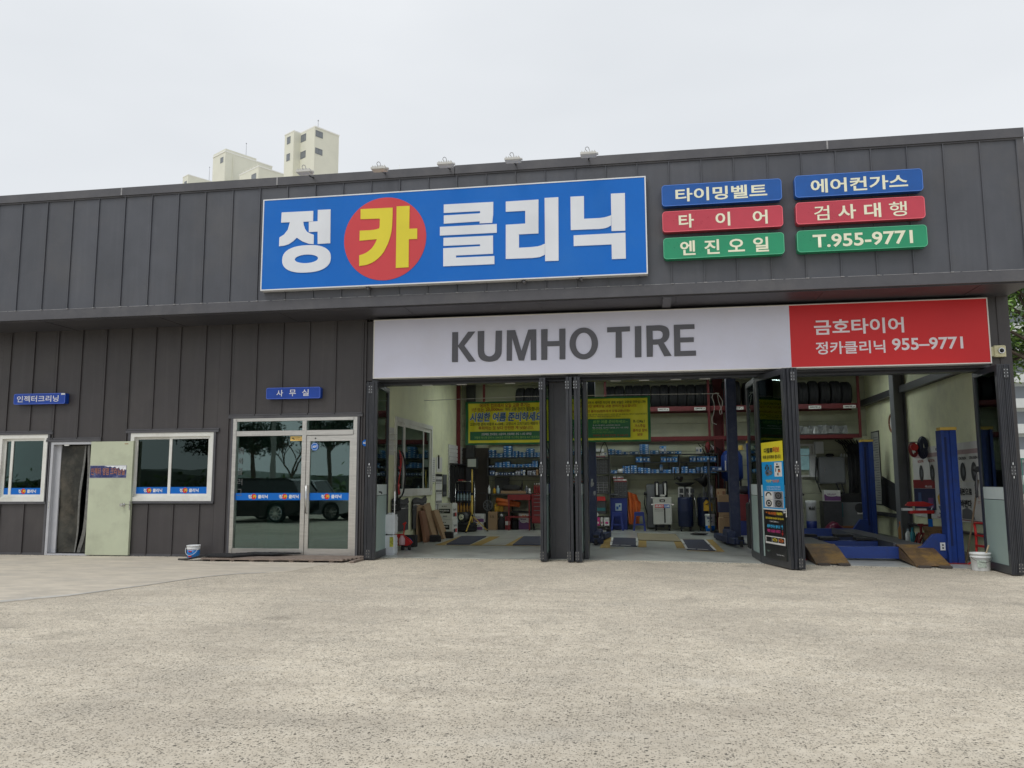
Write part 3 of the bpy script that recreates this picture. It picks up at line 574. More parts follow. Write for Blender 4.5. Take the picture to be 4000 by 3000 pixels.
b = MB(); b.box(1.86,1.88,7.75,8.05,0,5.7); b.box(2.09,2.11,7.75,8.05,0,5.7); b.box(1.88,2.09,7.89,7.91,0,5.7); b.build('steel_column', RACKR, SH)
b = MB(); b.box(5.36,5.735,1.5,8.09,-.12,.065); b.build('wall_base', mat('curb_concrete', (0.16,0.165,0.15), .8, 0, .2, 4), SH)
# inner window on the left wall (looks into the office)
xw = -5.0
b = MB()
for (y0, y1, z0, z1) in ((1.85,4.80,2.60,2.695),(1.85,4.80,1.06,1.15),(1.85,1.94,1.15,2.60),(4.71,4.80,1.15,2.60)): b.box(xw-.10, xw+.035, y0, y1, z0, z1)
iw = b.build('inner_window', PVC, SH)
for (y0, y1, d) in ((1.94,2.55,.0),(2.50,4.05,.022),(4.0,4.71,.0)):
    s = .06; b = MB(); xx = xw-.02+d
    b.box(xx, xx+.02, y0, y1, 2.52, 2.60); b.box(xx, xx+.02, y0, y1, 1.15, 1.22); b.box(xx, xx+.02, y0, y0+s, 1.22, 2.52); b.box(xx, xx+.02, y1-s, y1, 1.22, 2.52); b.build('sash', PVC, iw)
    bx('pane', GLD, iw, xx+.008, xx+.012, y0+s, y1-s, 1.22, 2.52)
# dark brown inner door at the back left, with its sign plate
b = MB(); b.box(-4.97,-4.93,7.98,8.08,.1,2.30); b.box(-4.93,-4.22,7.98,8.08,2.24,2.30); b.box(-4.26,-4.22,7.98,8.08,.1,2.24); df = b.build('inner_door_frame', BRDOOR, SH)
bx('inner_door_leaf', BRDOOR, df, -4.93,-4.62,8.0,8.05,.11,2.24); bx('inner_door_leaf', BRDOOR, df, -4.615,-4.26,8.0,8.05,.11,2.24)
b = MB(); b.tube([(-4.33,7.99,1.06),(-4.33,7.95,1.06),(-4.44,7.95,1.06)],.012,6); b.build('lever_handle', DARKST, df)
bx('door_sign', mat('sign_dim_white',(0.35,0.36,0.34),.5), SH, -4.83,-4.55,8.03,8.05,2.345,2.42); textf('화장실', SH, INK, -4.79,-4.60,2.362,2.402,8.03)
# ---------------------------------------------------------------- folding doors
def leaf_door(p0, p1, z0, z1, film=True, hinge=True, pane=True, kind=0):
    """aluminium leaf between two plan points p0 (outer edge) and p1 (track side)"""
    p0 = Vector((*p0, 0)); p1 = Vector((*p1, 0)); d = (p1-p0); L = d.length; d.normalize(); n = Vector((-d.y, d.x, 0)); T = .046
    def bb(b, u0, u1, v0, v1, za, zb):
        vs = [p0 + d*u + n*v + Vector((0,0,z)) for z in (za, zb) for u, v in ((u0,v0),(u1,v0),(u1,v1),(u0,v1))]
        b.add(vs, [(0,3,2,1),(4,5,6,7),(0,1,5,4),(1,2,6,5),(2,3,7,6),(3,0,4,7)])
    b = MB(); s = .09
    bb(b, 0, s, -T/2, T/2, z0, z1); bb(b, L-s, L, -T/2, T/2, z0, z1); bb(b, s, L-s, -T/2, T/2, z0, z0+.12); bb(b, s, L-s, -T/2, T/2, z1-s, z1)
    bb(b, -.012, 0, -T/2+.008, -T/2+.016, z0+.01, z1-.01); bb(b, -.012, 0, T/2-.016, T/2-.008, z0+.01, z1-.01)
    o = b.build('folding_door', ALU, SH)
    b = MB(); bb(b, s, L-s, -.004, .002, z0+.12, z1-s); b.build('pane', GLC, o)
    if film:
        b = MB(); bb(b, s, L-s, -.009, -.005, z0+.12, z0+1.10); bb(b, s, L-s, .003, .007, z0+.12, z0+1.10); b.build('frosted_film', FROST, o)
        b = MB(); bb(b, s, L-s, -.009, -.005, z0+1.11, z0+1.30); bb(b, s, L-s, .003, .007, z0+1.11, z0+1.30); b.build('film_band', FROSTL, o)
    if hinge:
        for zc in (z0+.10, z0+1.55, z1-.14):
            b = MB(); bb(b, -.020, -.012, -.032, .032, zc-.075, zc+.075); h = b.build('hinge', DARKST, o)
            b = MB()
            for zz in (-.05, 0, .05):
                for v in (-.022, .022): bb(b, -.024, -.020, v-.005, v+.005, zc+zz-.005, zc+zz+.005)
            if abs(zc-z0-1.55) < .01: bb(b, -.025, -.012, -.008, .008, zc+.085, zc+.12); bb(b, -.025, -.012, -.008, .008, zc-.12, zc-.085)
            b.build('hinge_pin', CHROME, h)
    return o
ZL, ZH = .015, 3.14
for i, dx in enumerate((-.0, .050, .100, .150)): leaf_door((-4.83+dx, -.30+.01*(i%2)), (-4.955+dx, .82), ZL, ZH, hinge=(i in (1,)))
for i, dx in enumerate((0, .056)): leaf_door((-1.725+dx, -.25), (-1.745+dx, .78), ZL, ZH, hinge=(i == 0))
for i, dx in enumerate((0, .054, .14, .194)): leaf_door((-1.262+dx, -.29+.01*(i%2)), (-1.27+dx*.98, .78), ZL, ZH, hinge=(i in (0, 2)))
for i, (a_, c_) in enumerate((((2.255,-.74),(1.95,.34)), ((2.315,-.76),(2.02,.34)), ((2.37,-.77),(2.12,.36)), ((2.425,-.76),(2.20,.36)))): leaf_door(a_, c_, -.015, ZH, hinge=(i == 2), film=True)
leaf_door((1.955,.40), (1.93,1.35), -.005, ZH, hinge=False)
for i, dx in enumerate((0, .05, .10, .15)): leaf_door((5.425+dx, -.72+.008*(i%2)), (5.475+dx*.75, .36), -.06, 3.12, hinge=(i == 2))
b = MB(); b.box(2.195,2.208,-.705,-.655,.78,.92); b.cyl((2.21,-.62,.85),(2.16,-.635,.85),.024,.030,12); b.top('door_lock_case', CHROME, 'chrome lever lock case on the poster-covered folding door', 'lock')
b = MB(); b.tube([(-4.655,-.10,1.18),(-4.615,-.12,1.18),(-4.60,-.12,1.15)],.014,6); b.build('door_catch', BLACK, SH)
bx('door_sticker', mat('door_sticker_blue',(0.02,0.05,0.25),.5), SH, -1.648,-1.644,.30,.45,1.16,1.32)
b = MB(); b.prism([(-4.955+x*.85, 2.06+z*.85) for x, z in oc], -.02, -.012); hs2 = b.top('security_plate', BLUES, 'small blue octagonal security plate on the jamb beside the left folding doors', 'plate')
textf('ADT', hs2, INKW, -5.0,-4.91,2.045,2.08,-.021,bold=.05)
# ---------------------------------------------------------------- signs
def box_sign(name, label, x0, x1, z0, z1, y0, y1, face, edge=EDGE, rad=0.0, cat='sign', group=None):
    t = thing(name, label, cat, ((x0+x1)/2, y1, z0), group=group)
    if rad > 0:
        def rr(e):
            pts = []
            for cx, cz, a0 in ((x1-rad, z1-rad, 0), (x0+rad, z1-rad, 90), (x0+rad, z0+rad, 180), (x1-rad, z0+rad, 270)):
                pts += [(cx+(rad+e)*math.cos(math.radians(a0+k*18)), cz+(rad+e)*math.sin(math.radians(a0+k*18))) for k in range(6)]
            return pts
        b = MB(); b.prism(rr(0), y0+.004, y1); b.build('sign_case', edge, t)
        b = MB(); b.prism(rr(-.012), y0, y0+.004); b.build('sign_face', face, t)
        b = MB(); b.prism([rr(0), rr(-.010)], y0-.003, y0+.003); b.build('sign_rim', mat('rim_'+face.name, tuple(min(1, c*1.6+.08) for c in face.diffuse_color[:3]), .35), t)
    else:
        b = MB(); b.box(x0, x1, y0+.01, y1, z0, z1); b.build('sign_case', edge, t)
        b = MB(); b.box(x0+.02, x1-.02, y0, y0+.01, z0+.02, z1-.02); b.build('sign_face', face, t)
        b = MB(); e = .02
        b.box(x0,x1,y0-.006,y0+.01,z1-e,z1); b.box(x0,x1,y0-.006,y0+.01,z0,z0+e); b.box(x0,x0+e,y0-.006,y0+.01,z0+e,z1-e); b.box(x1-e,x1,y0-.006,y0+.01,z0+e,z1-e); b.build('sign_rim', edge, t)
    return t
def glyphs(parent, polys, m, y0, y1, name='letter'):
    for loops in polys:
        b = MB(); b.prism(loops, y0, y1); b.build(name, m, parent)
S1 = box_sign('shop_sign', 'huge blue sign board with white Korean letters and a red disc on the fascia', -6.545, .147, 4.685, 6.335, -1.10, -.965, BLUES)
cx, cz, rr_ = (-4.294,5.506,0.732)
b = MB(); b.prism([(cx+rr_*math.cos(i*math.pi/40), cz+rr_*math.sin(i*math.pi/40)) for i in range(80)], -1.106, -1.10); b.build('red_disc', REDS, S1)
W1 = [[(-6.189,6.08),(-5.603,6.074),(-5.602,5.887),(-5.782,5.887),(-5.773,5.828),(-5.746,5.757),(-5.709,5.704),(-5.649,5.669),(-5.581,5.642),(-5.58,5.474),(-5.668,5.485),(-5.793,5.536),(-5.894,5.607),(-5.963,5.545),(-6.039,5.497),(-6.127,5.474),(-6.219,5.469),(-6.217,5.627),(-6.133,5.675),(-6.065,5.758),(-6.03,5.894),(-6.194,5.896)],
 [(-5.519,6.086),(-5.284,6.083),(-5.276,5.475),(-5.506,5.473),(-5.512,5.696),(-5.674,5.695),(-5.679,5.881),(-5.517,5.883)],
 [(-3.256,6.049),(-2.398,6.044),(-2.4,5.823),(-2.417,5.679),(-2.634,5.682),(-2.63,5.718),(-3.253,5.711),(-3.254,5.856),(-2.625,5.858),(-2.625,5.897),(-3.255,5.9)],
 [(-3.321,5.659),(-2.339,5.656),(-2.339,5.504),(-3.32,5.506)],
 [(-3.257,5.463),(-2.403,5.459),(-2.403,5.145),(-3.038,5.145),(-3.038,5.109),(-2.38,5.105),(-2.38,4.965),(-3.258,4.968),(-3.26,5.282),(-2.624,5.286),(-2.624,5.319),(-3.256,5.323)],
 [(-2.184,6.036),(-1.629,6.039),(-1.634,5.454),(-1.962,5.455),(-1.963,5.225),(-1.815,5.225),(-1.722,5.228),(-1.652,5.233),(-1.605,5.243),(-1.559,5.26),(-1.528,5.272),(-1.53,5.09),(-1.553,5.074),(-1.584,5.062),(-1.618,5.049),(-1.677,5.043),(-1.746,5.039),(-1.816,5.04),(-2.187,5.044),(-2.185,5.633),(-1.855,5.636),(-1.854,5.857),(-2.184,5.859)],
 [(-1.526,6.059),(-1.295,6.059),(-1.302,4.972),(-1.526,4.976)],
 [(-1.093,6.054),(-0.869,6.052),(-0.873,5.662),(-0.701,5.661),(-0.61,5.661),(-0.546,5.667),(-0.496,5.676),(-0.427,5.698),(-0.43,5.53),(-0.476,5.5),(-0.522,5.486),(-0.567,5.479),(-0.624,5.475),(-0.704,5.477),(-1.094,5.482)],
 [(-0.425,6.065),(-0.195,6.063),(-0.201,5.424),(-0.425,5.429)],
 [(-1.049,5.389),(-0.2,5.389),(-0.202,4.954),(-0.429,4.956),(-0.429,5.204),(-1.049,5.207)]]
el = lambda c_, rx, rz, n=36: [(c_[0]+rx*math.cos(2*math.pi*i/n), c_[1]+rz*math.sin(2*math.pi*i/n)) for i in range(n)]
def sel(c_, rx, rz, n=40, p=2.4):
    return [(c_[0]+rx*math.copysign(abs(math.cos(2*math.pi*i/n))**(2/p), math.cos(2*math.pi*i/n)), c_[1]+rz*math.copysign(abs(math.sin(2*math.pi*i/n))**(2/p), math.sin(2*math.pi*i/n))) for i in range(n)]
oc_ = [(-5.706,5.217),(-6.155,5.238),(-5.262,5.195),(-5.713,5.46),(-5.699,4.971),(-5.712,5.299),(-5.708,5.145),(-5.925,5.231),(-5.496,5.21)]
W1.append([sel(oc_[0], (oc_[2][0]-oc_[1][0])/2, (oc_[3][1]-oc_[4][1])/2), sel(oc_[0], (oc_[8][0]-oc_[7][0])/2, (oc_[5][1]-oc_[6][1])/2, 28, 2.0)])
glyphs(S1, W1, WHITES, -1.112, -1.101)
Y1 = [[(-4.735,6.053),(-4.16,6.046),(-4.158,5.925),(-4.162,5.802),(-4.165,5.715),(-4.174,5.63),(-4.19,5.552),(-4.209,5.484),(-4.235,5.412),(-4.269,5.34),(-4.307,5.269),(-4.353,5.21),(-4.407,5.158),(-4.463,5.117),(-4.532,5.081),(-4.611,5.056),(-4.74,5.042),(-4.744,5.229),(-4.652,5.256),(-4.605,5.279),(-4.566,5.306),(-4.524,5.341),(-4.493,5.381),(-4.459,5.436),(-4.432,5.501),(-4.744,5.49),(-4.743,5.668),(-4.572,5.666),(-4.498,5.67),(-4.435,5.679),(-4.393,5.691),(-4.386,5.728),(-4.386,5.864),(-4.732,5.873)],
 [(-4.088,6.064),(-3.858,6.061),(-3.859,5.654),(-3.719,5.652),(-3.717,5.468),(-3.864,5.471),(-3.863,4.979),(-4.088,4.977)]]
glyphs(S1, Y1, YELS, -1.116, -1.104)
b = MB()
for x in (-4.6,-1.9,-.95): b.box(x-.03, x+.03, -1.07, -.96, 4.66, 4.685); b.cyl((x,-1.05,4.67),(x+.03,-1.12,4.62),.02,.02,8)
b.build('bracket', TRIM, S1)
S2 = thing('tyre_brand_sign', 'long lavender-white and red sign board above the open garage bays', 'sign', (.39, 0, 3.21))
bx('sign_case', EDGE, S2, -4.775, 5.555, -.19, -.02, 3.205, 4.28)
bx('sign_face', KW, S2, -4.755, 2.472, -.20, -.19, 3.222, 4.265); bx('sign_face', KR, S2, 2.472, 5.537, -.20, -.19, 3.222, 4.265, )
b = MB(); b.box(-4.775,5.555,-.206,-.19,4.265,4.28); b.box(-4.775,5.555,-.206,-.19,3.205,3.222); b.box(-4.775,-4.755,-.206,-.19,3.222,4.265); b.box(5.537,5.555,-.206,-.19,3.222,4.265); b.build('sign_rim', mat('pale_rim',(.72,.70,.66),.4), S2)
K1 = [[(-3.311,4.006),(-3.204,4.005),(-3.203,3.762),(-3.021,4.005),(-2.891,4.006),(-3.091,3.756),(-2.882,3.468),(-3.008,3.465),(-3.206,3.745),(-3.205,3.465),(-3.314,3.468)],
 [(-2.847,4.008),(-2.73,4.01),(-2.733,3.66),(-2.727,3.623),(-2.712,3.587),(-2.672,3.557),(-2.637,3.55),(-2.599,3.555),(-2.552,3.588),(-2.538,3.617),(-2.532,3.654),(-2.523,4.006),(-2.409,4.005),(-2.416,3.642),(-2.422,3.59),(-2.442,3.542),(-2.489,3.488),(-2.541,3.467),(-2.59,3.457),(-2.643,3.455),(-2.698,3.462),(-2.75,3.478),(-2.791,3.503),(-2.826,3.55),(-2.841,3.603),(-2.847,3.655)],
 [(-2.322,4.008),(-2.174,4.006),(-2.064,3.632),(-1.941,4.006),(-1.8,4.007),(-1.801,3.463),(-1.901,3.46),(-1.901,3.863),(-2.021,3.461),(-2.113,3.464),(-2.23,3.874),(-2.234,3.464),(-2.329,3.464)],
 [(-1.714,4.004),(-1.599,4.006),(-1.604,3.788),(-1.397,3.787),(-1.394,4.002),(-1.286,4.004),(-1.293,3.463),(-1.394,3.463),(-1.392,3.698),(-1.608,3.699),(-1.61,3.461),(-1.715,3.461)],
 [(-0.563,3.999),(-0.171,4.003),(-0.173,3.918),(-0.314,3.914),(-0.318,3.464),(-0.426,3.465),(-0.417,3.912),(-0.565,3.911)],
 [(-0.088,4),(0.022,4.002),(0.012,3.463),(-0.098,3.461)],
 [[(0.107,4.005),(0.308,4.006),(0.376,4.001),(0.425,3.985),(0.462,3.961),(0.483,3.929),(0.493,3.89),(0.494,3.839),(0.485,3.789),(0.459,3.747),(0.431,3.72),(0.395,3.699),(0.52,3.471),(0.397,3.466),(0.299,3.674),(0.212,3.671),(0.204,3.466),(0.103,3.464)], [(0.212,3.913),(0.3,3.913),(0.343,3.906),(0.373,3.882),(0.383,3.84),(0.37,3.792),(0.34,3.768),(0.296,3.761),(0.211,3.761)]],
 [(0.57,4.005),(0.916,4.004),(0.917,3.923),(0.673,3.923),(0.672,3.78),(0.899,3.778),(0.896,3.697),(0.672,3.696),(0.671,3.548),(0.927,3.548),(0.927,3.462),(0.565,3.461)]]
ko = [(-0.971,3.73),(-1.219,3.738),(-0.724,3.723),(-0.967,4.01),(-0.975,3.452)]
K1.append([el(ko[0], (ko[2][0]-ko[1][0])/2, (ko[3][1]-ko[4][1])/2, 44), el(ko[0], (ko[2][0]-ko[1][0])/2*.56, (ko[3][1]-ko[4][1])/2*.68, 36)])
glyphs(S2, K1, KG, -.212, -.2)
KWL = mat('pink_white_lettering', (0.80, 0.72, 0.76), .5)
rA = (2.857,4.264,3.75,4.008); rB = (2.868,3.957,3.422,3.635); rC = (4.063,5.144,3.454,3.656)
textf('금호타이어', S2, KWL, *rA, -.201, bold=.022); textf('정카클리닉', S2, KWL, *rB, -.201, bold=.018); textf('955–9771', S2, KWL, *rC, -.201, bold=.022)
def small(name, label, face, x0, x1, z0, z1, words):
    s_ = box_sign(name, label, x0, x1, z0, z1, -1.10, -.97, face, edge=face, rad=.055, group='small coloured service signs')
    for w_, r_ in words: textf(w_, s_, CREAM, *r_, -1.101, bold=.022 if w_ not in '검행' else .008)
hb = lambda x0, x1, z0, z1: (x0, x1, z0, z1)
small('service_sign', 'blue service sign at the top of the left column of service signs', SB, .40, 2.285, 5.80, 6.155, [('타이밍벨트', (.62, 2.06, 5.86, 6.085))])
small('service_sign', 'red service sign in the middle of the left column with three spaced cream letters', SR, .40, 2.285, 5.365, 5.71, [('타', (.66,.90,5.42,5.65)), ('이', (1.24,1.47,5.42,5.65)), ('어', (1.82,2.05,5.42,5.65))])
small('service_sign', 'green service sign at the bottom of the left column with four cream letters', SG, .405, 2.287, 4.915, 5.265, [('엔', (.67,.91,4.965,5.205)), ('진', (1.05,1.29,4.965,5.205)), ('오', (1.42,1.68,4.985,5.195)), ('일', (1.81,2.05,4.965,5.205))])
small('service_sign', 'blue service sign at the top of the right column of service signs', SB, 2.488, 4.40, 5.82, 6.18, [('에어컨가스', (2.73, 4.18, 5.875, 6.105))])
small('service_sign', 'red service sign in the middle of the right column with four cream letters', SR, 2.486, 4.405, 5.38, 5.735, [('검', (2.76,2.99,5.43,5.665)), ('사', (3.12,3.39,5.43,5.665)), ('대', (3.51,3.76,5.43,5.665)), ('행', (3.88,4.14,5.43,5.665))])
small('service_sign', 'green service sign at the bottom of the right column with the cream phone number', SG, 2.484, 4.41, 4.925, 5.275, [('T.955-9771', (2.72, 4.20, 4.985, 5.20))])
OS = box_sign('office_sign', 'narrow blue sign with three white letters above the office entrance', -6.85, -5.80, 2.885, 3.092, -.12, -.015, LBLU, edge=LBLU, rad=.03)
for w_, xx in (('사', -6.65), ('무', -6.40), ('실', -6.15)): textf(w_, OS, INKW, xx, xx+.13, 2.93, 3.05, -.121, bold=.01)
IS = box_sign('injector_sign', 'narrow blue sign with six white letters above the injector room windows', -12.09, -10.98, 2.885, 3.09, -.12, -.015, LBLU, edge=LBLU, rad=.03)
textf('인젝터크리닝', IS, INKW, -12.02, -11.12, 2.925, 3.05, -.121, bold=.01)
b = MB(); b.box(-11.07,-10.985,-.124,-.121,3.055,3.086); b.build('peeled_corner', PLASW, IS)
# peeling sticker sign on the green door (lies on the door leaf)
DS = thing('door_notice', 'weathered blue notice with peeling orange letters on the green door', 'notice', (-10.0, -.066, 1.45))
bx('notice_plate', mat('faded_navy_sheet', (0.02,0.03,0.14), .35, 0, .3, 10, grime=(0.30,0.33,0.42), gs=9, ga=.5), DS, -10.395,-9.64,-.070,-.066,1.46,1.685)
bx('notice_rim', mat('grey_rim',(0.42,0.44,0.44),.5), DS, -10.40,-9.635,-.067,-.0655,1.452,1.693)
textf('인젝터', DS, mat('faded_orange',(0.40,0.16,0.08),.6), -10.37,-10.17,1.51,1.645,-.071,bold=.012)
textf('영점', DS, mat('faded_orange',(0.40,0.16,0.08),.6), -10.13,-10.0,1.51,1.645,-.071,bold=.012)
textf('크리닝실', DS, mat('faded_orange',(0.40,0.16,0.08),.6), -9.97,-9.67,1.51,1.645,-.071,bold=.012)
rnd = random.Random(5); b = MB()
b.prism([(-10.1,1.685),(-9.64,1.685),(-9.64,1.60),(-9.67,1.62),(-9.69,1.585),(-9.72,1.63),(-9.76,1.60),(-9.79,1.65),(-9.84,1.63),(-9.87,1.665),(-9.93,1.65),(-9.97,1.67),(-10.02,1.66),(-10.06,1.676)], -.0745, -.0738)
b.build('peeled_patch', mat('bare_backing',(0.72,0.74,0.78),.35,0,.2,30), DS)
# rooftop floodlights
def floodlight(i, hx, hz, bx_, tilt, label):
    t = thing('floodlight', label, 'floodlight', (bx_, FY+.1, 6.775), group='floodlights along the roof edge')
    hy = -1.75; hz -= .03
    b = MB(); b.tube([(bx_, FY+.1, 6.775), (bx_+(hx-bx_)*.5, (FY+.1+hy)/2, 6.775+(hz-6.775)*.55), (hx+.06, hy+.06, hz+.01)], .014, 6); b.build('arm', DARKST, t)
    b = MB(); b.box(hx-.125, hx+.125, hy-.08, hy+.08, hz-.012, hz+.02)
    for k in range(6): b.box(hx-.105+k*.04, hx-.092+k*.04, hy-.07, hy+.07, hz+.02, hz+.045)
    b.box(hx+.125, hx+.155, hy-.03, hy+.03, hz, hz+.02); b.box(hx-.11, hx+.11, hy-.07, hy+.07, hz-.02, hz-.012); b.build('lamp_head', mat('lamp_grey', (0.55,0.55,0.53), .5), t)
    b = MB(); b.tube([(hx-.02, hy, hz+.06)]+[(hx-.02+.03*math.cos(a_)+.0, hy, hz+.10+.035*math.sin(a_)) for a_ in (math.pi, math.pi*.75, math.pi*.5, math.pi*.25, 0)]+[(hx+.02, hy, hz+.06)], .006, 5); b.build('bracket', mat('galvanised', (0.35,0.35,0.35), .4, .6), t)
LB = ['floodlight on the roof edge nearest the apartment tower', 'second floodlight from the left on the roof edge', 'middle floodlight of the five on the roof edge', 'fourth floodlight from the left on the roof edge', 'rightmost floodlight of the five on the roof edge']
for i, (h, k) in enumerate(zip([(-5.498,-1.75,6.547),(-4.191,-1.75,6.512),(-3.07,-1.75,6.514),(-1.959,-1.75,6.515),(-0.745,-1.75,6.522)], [-5.701,-4.371,-3.204,-2.042,-0.797])):
    floodlight(i, h[0], h[2], k, 0, LB[i])
# security camera by the sign
SC = thing('security_camera', 'small cream security camera box beside the end of the long sign', 'camera', (5.72, -.012, 3.32))
bx('housing', mat('cream_plastic',(0.62,0.58,0.36),.45), SC, 5.64,5.82,-.10,-.013,3.325,3.51, c=.012); bx('side_box', mat('cream_plastic',(0.62,0.58,0.36),.45), SC, 5.58,5.64,-.08,-.0,3.34,3.49)
b = MB(); b.cyl((5.745,-.10,3.42),(5.745,-.125,3.42),.048,.046,18); b.build('lens_ring', CHROME, SC, True)
b = MB(); b.cyl((5.745,-.125,3.42),(5.745,-.150,3.42),.036,.020,16); b.build('lens', BLACK, SC, True)
# ---------------------------------------------------------------- forecourt things
def pail(name, label, x, y, r, h, body, extras=None):
    z = fl(x, y) if y > .24 else gz(x, y); t = thing(name, label, 'bucket', (x, y, z))
    b = MB(); b.lathe(x, y, [(r*.88, z), (r*.90, z+h*.05), (r*.97, z+h*.72), (r*1.03, z+h*.74), (r*1.03, z+h*.79), (r, z+h*.80), (r*1.02, z+h*.9), (r*1.06, z+h*.9), (r*1.06, z+h), (r*.98, z+h), (r*.93, z+h*.5), (r*.84, z+.015)], 28)
    b.build('pail_body', PLASW, t, True)
    return t, z
P1, z = pail('paint_pail', 'white pail with a blue label standing by the office wall', -8.088, -.26, .115, .235, None)
px_, py_ = P1.location.x, P1.location.y
b = MB(); b.lathe(px_, py_, [(.1035, z+.012), (.1125, z+.150)], 28); b.build('label_wrap', mat('pail_label_blue', (0.01,0.17,0.52), .35, 0, .15, 12), P1, True)
b = MB(); b.box(px_-.03, px_+.03, py_-.118, py_-.112, z+.03, z+.055); b.box(px_-.03, px_+.03, py_-.121, py_-.112, z+.12, z+.14); b.build('label_mark', REDP, P1)
b = MB(); b.tube([(px_+.12*math.cos(a_), py_-.05-.08*math.sin(a_), z+.19-.13*math.sin(a_)) for a_ in [k*math.pi/12 for k in range(13)]], .004, 5); b.build('handle', PLASW, P1, True)
P2, z = pail('plaster_pail', 'dirty white pail with a stirring stick by the right bay', 5.244, .0, .145, .28, None)
px_, py_ = P2.location.x, P2.location.y
b = MB(); 
for k in range(6): b.cyl((px_+.02-.11+.0,0,0),(px_,0,.01),.001,.001,3) if False else None
b.prism([(px_-.10, z+.06), (px_+.03, z+.06), (px_+.03, z+.17), (px_-.10, z+.17)], py_-.141, py_-.138); b.build('label_patch', mat('pail_label_grey', (0.45,0.52,0.46), .5, 0, .5, 60), P2)
b = MB(); b.tube([(px_+.02, py_+.02, z+.05), (px_+.13, py_-.02, z+.40)], .013, 6); b.build('stick', mat('pale_wood',(0.50,0.40,0.26),.8), P2)
b = MB(); b.tube([(px_+.155*math.cos(a_), py_-.05-.10*math.sin(a_), z+.22-.08*math.sin(a_)) for a_ in [k*math.pi/12 for k in range(13)]], .003, 5); b.build('handle', DARKST, P2, True)
# timber deck at the office door with each board, and two black rubber mats
DK = thing('timber_deck', 'low weathered slatted timber deck in front of the office door', 'deck', (-6.4, -.4, 0))
xl, xr = -7.95, -4.93
for k in range(7):
    yb = -.07 - k*.108; b = MB(); w_ = .098
    b.box(xl+.35+random.uniform(-.02,.02)-.05*k*0, xr+.10-.035*k+random.uniform(-.01,.01), yb-w_, yb, .035, .062+random.uniform(-.003,.003)); b.build('board', WOODD, DK)
b = MB()
for k in range(8): x = xl+.5+k*.36; b.box(x, x+.08, -.80, -.06, .006, .035)
b.build('bearer', WOODD, DK)
MATM = mat('coil_mat_black', (0.022,0.022,0.024), .95, 0, .4, 40, 1.0, 110)
def rug(corners, zf, label, n=26):
    b = MB(); A, B, C_, D = [Vector((*c_, 0)) for c_ in corners]; vs = []; r_ = random.Random(len(label))
    for lay in (0, 1):
        for j in range(n+1):
            for i in range(n+1):
                u, v = i/n, j/n; p = A*(1-u)*(1-v)+B*u*(1-v)+C_*u*v+D*(1-u)*v; h = zf(p.x, p.y) + (.022 + r_.uniform(-.003,.004) if lay else 0)
                vs.append((p.x + r_.uniform(-.006,.006)*(lay and 1), p.y + r_.uniform(-.006,.006)*(lay and 1), h))
    m_ = (n+1)**2; fs = [(j*(n+1)+i, j*(n+1)+i+1, (j+1)*(n+1)+i+1, (j+1)*(n+1)+i) for j in range(n) for i in range(n)]; fs = [tuple(q+m_ for q in f) for f in fs] + [tuple(reversed(f)) for f in fs]
    for k in range(n):
        for (a_, c_) in ((k, k+1), (n*(n+1)+k, n*(n+1)+k+1), (k*(n+1), (k+1)*(n+1)), (k*(n+1)+n, (k+1)*(n+1)+n)): fs.append((a_, c_, c_+m_, a_+m_))
    b.add(vs, fs); b.top('door_mat', MATM, label, 'mat', 'black coil mats by the office')
rug([(-8.08,-.77),(-7.05,-.80),(-6.75,-.36),(-7.45,-.30)], lambda x, y: .016 + .062*max(0, min(1, (x+7.9)/.25)), 'crumpled black coil mat hanging over the left end of the timber deck')
rug([(-7.25,-.40),(-6.45,-.43),(-6.1,-.10),(-7.0,-.08)], lambda x, y: .085, 'smaller black coil mat lying on the timber deck before the fixed glass')
# ---------------------------------------------------------------- loose grit on the forecourt: pebbles standing slightly proud near the camera
r_ = random.Random(11); b = MB()
for _ in range(9000):
    d = 2.0 + 9.5*r_.random()**1.6; a_ = r_.uniform(-.62, .62) + .0; x = (d*math.sin(a_-.158)); y = -14.12 + d*math.cos(a_-.158)
    if y > -.5: continue
    s_ = r_.uniform(.003, .0075) if r_.random() < .97 else r_.uniform(.008, .013); z0 = -0.014*min(max(x, 0), 8); e1, e2 = r_.uniform(.6, 1), r_.uniform(.6, 1); t0 = r_.uniform(0, 6.28)
    ring = [(x+s_*e1*math.cos(t0+k*math.pi/2.5), y+s_*e2*math.sin(t0+k*math.pi/2.5), z0-.0005) for k in range(5)]; tp = (x+s_*.2, y, z0+s_*r_.uniform(.25,.5))
    b.cur = 0 if r_.random() < .6 else 1 if r_.random() < .6 else 2
    b.add(ring+[tp], [(k, (k+1) % 5, 5) for k in range(5)])
for _ in range(2600):      # dust, chips and leaf scraps gathered along the wall foot and the bay thresholds
    x = r_.uniform(-13.5, 5.9); y = -abs(r_.gauss(0, .07))-.015 if x < -5 else .20-abs(r_.gauss(0, .12)); z0 = -0.014*min(max(x, 0), 8)+(.0045 if x < -5 else 0); s_ = r_.uniform(.004, .013); t0 = r_.uniform(0, 6.28)
    if -7.9 < x < -4.8 and y > -.9: continue
    ring = [(x+s_*math.cos(t0+k*math.pi/2), y+s_*r_.uniform(.4,1)*math.sin(t0+k*math.pi/2), z0) for k in range(4)]; b.cur = r_.choice((0, 1, 2, 2)); b.add(ring+[(x, y, z0+s_*r_.uniform(.2,.6))], [(k, (k+1) % 4, 4) for k in range(4)])
o_ = b.build('forecourt_grit', [mat('grit_cream', (0.46,0.42,0.35), .9), mat('grit_grey', (0.24,0.225,0.195), .9), mat('grit_dark', (0.11,0.115,0.10), .85)]); tag(o_, kind='stuff')
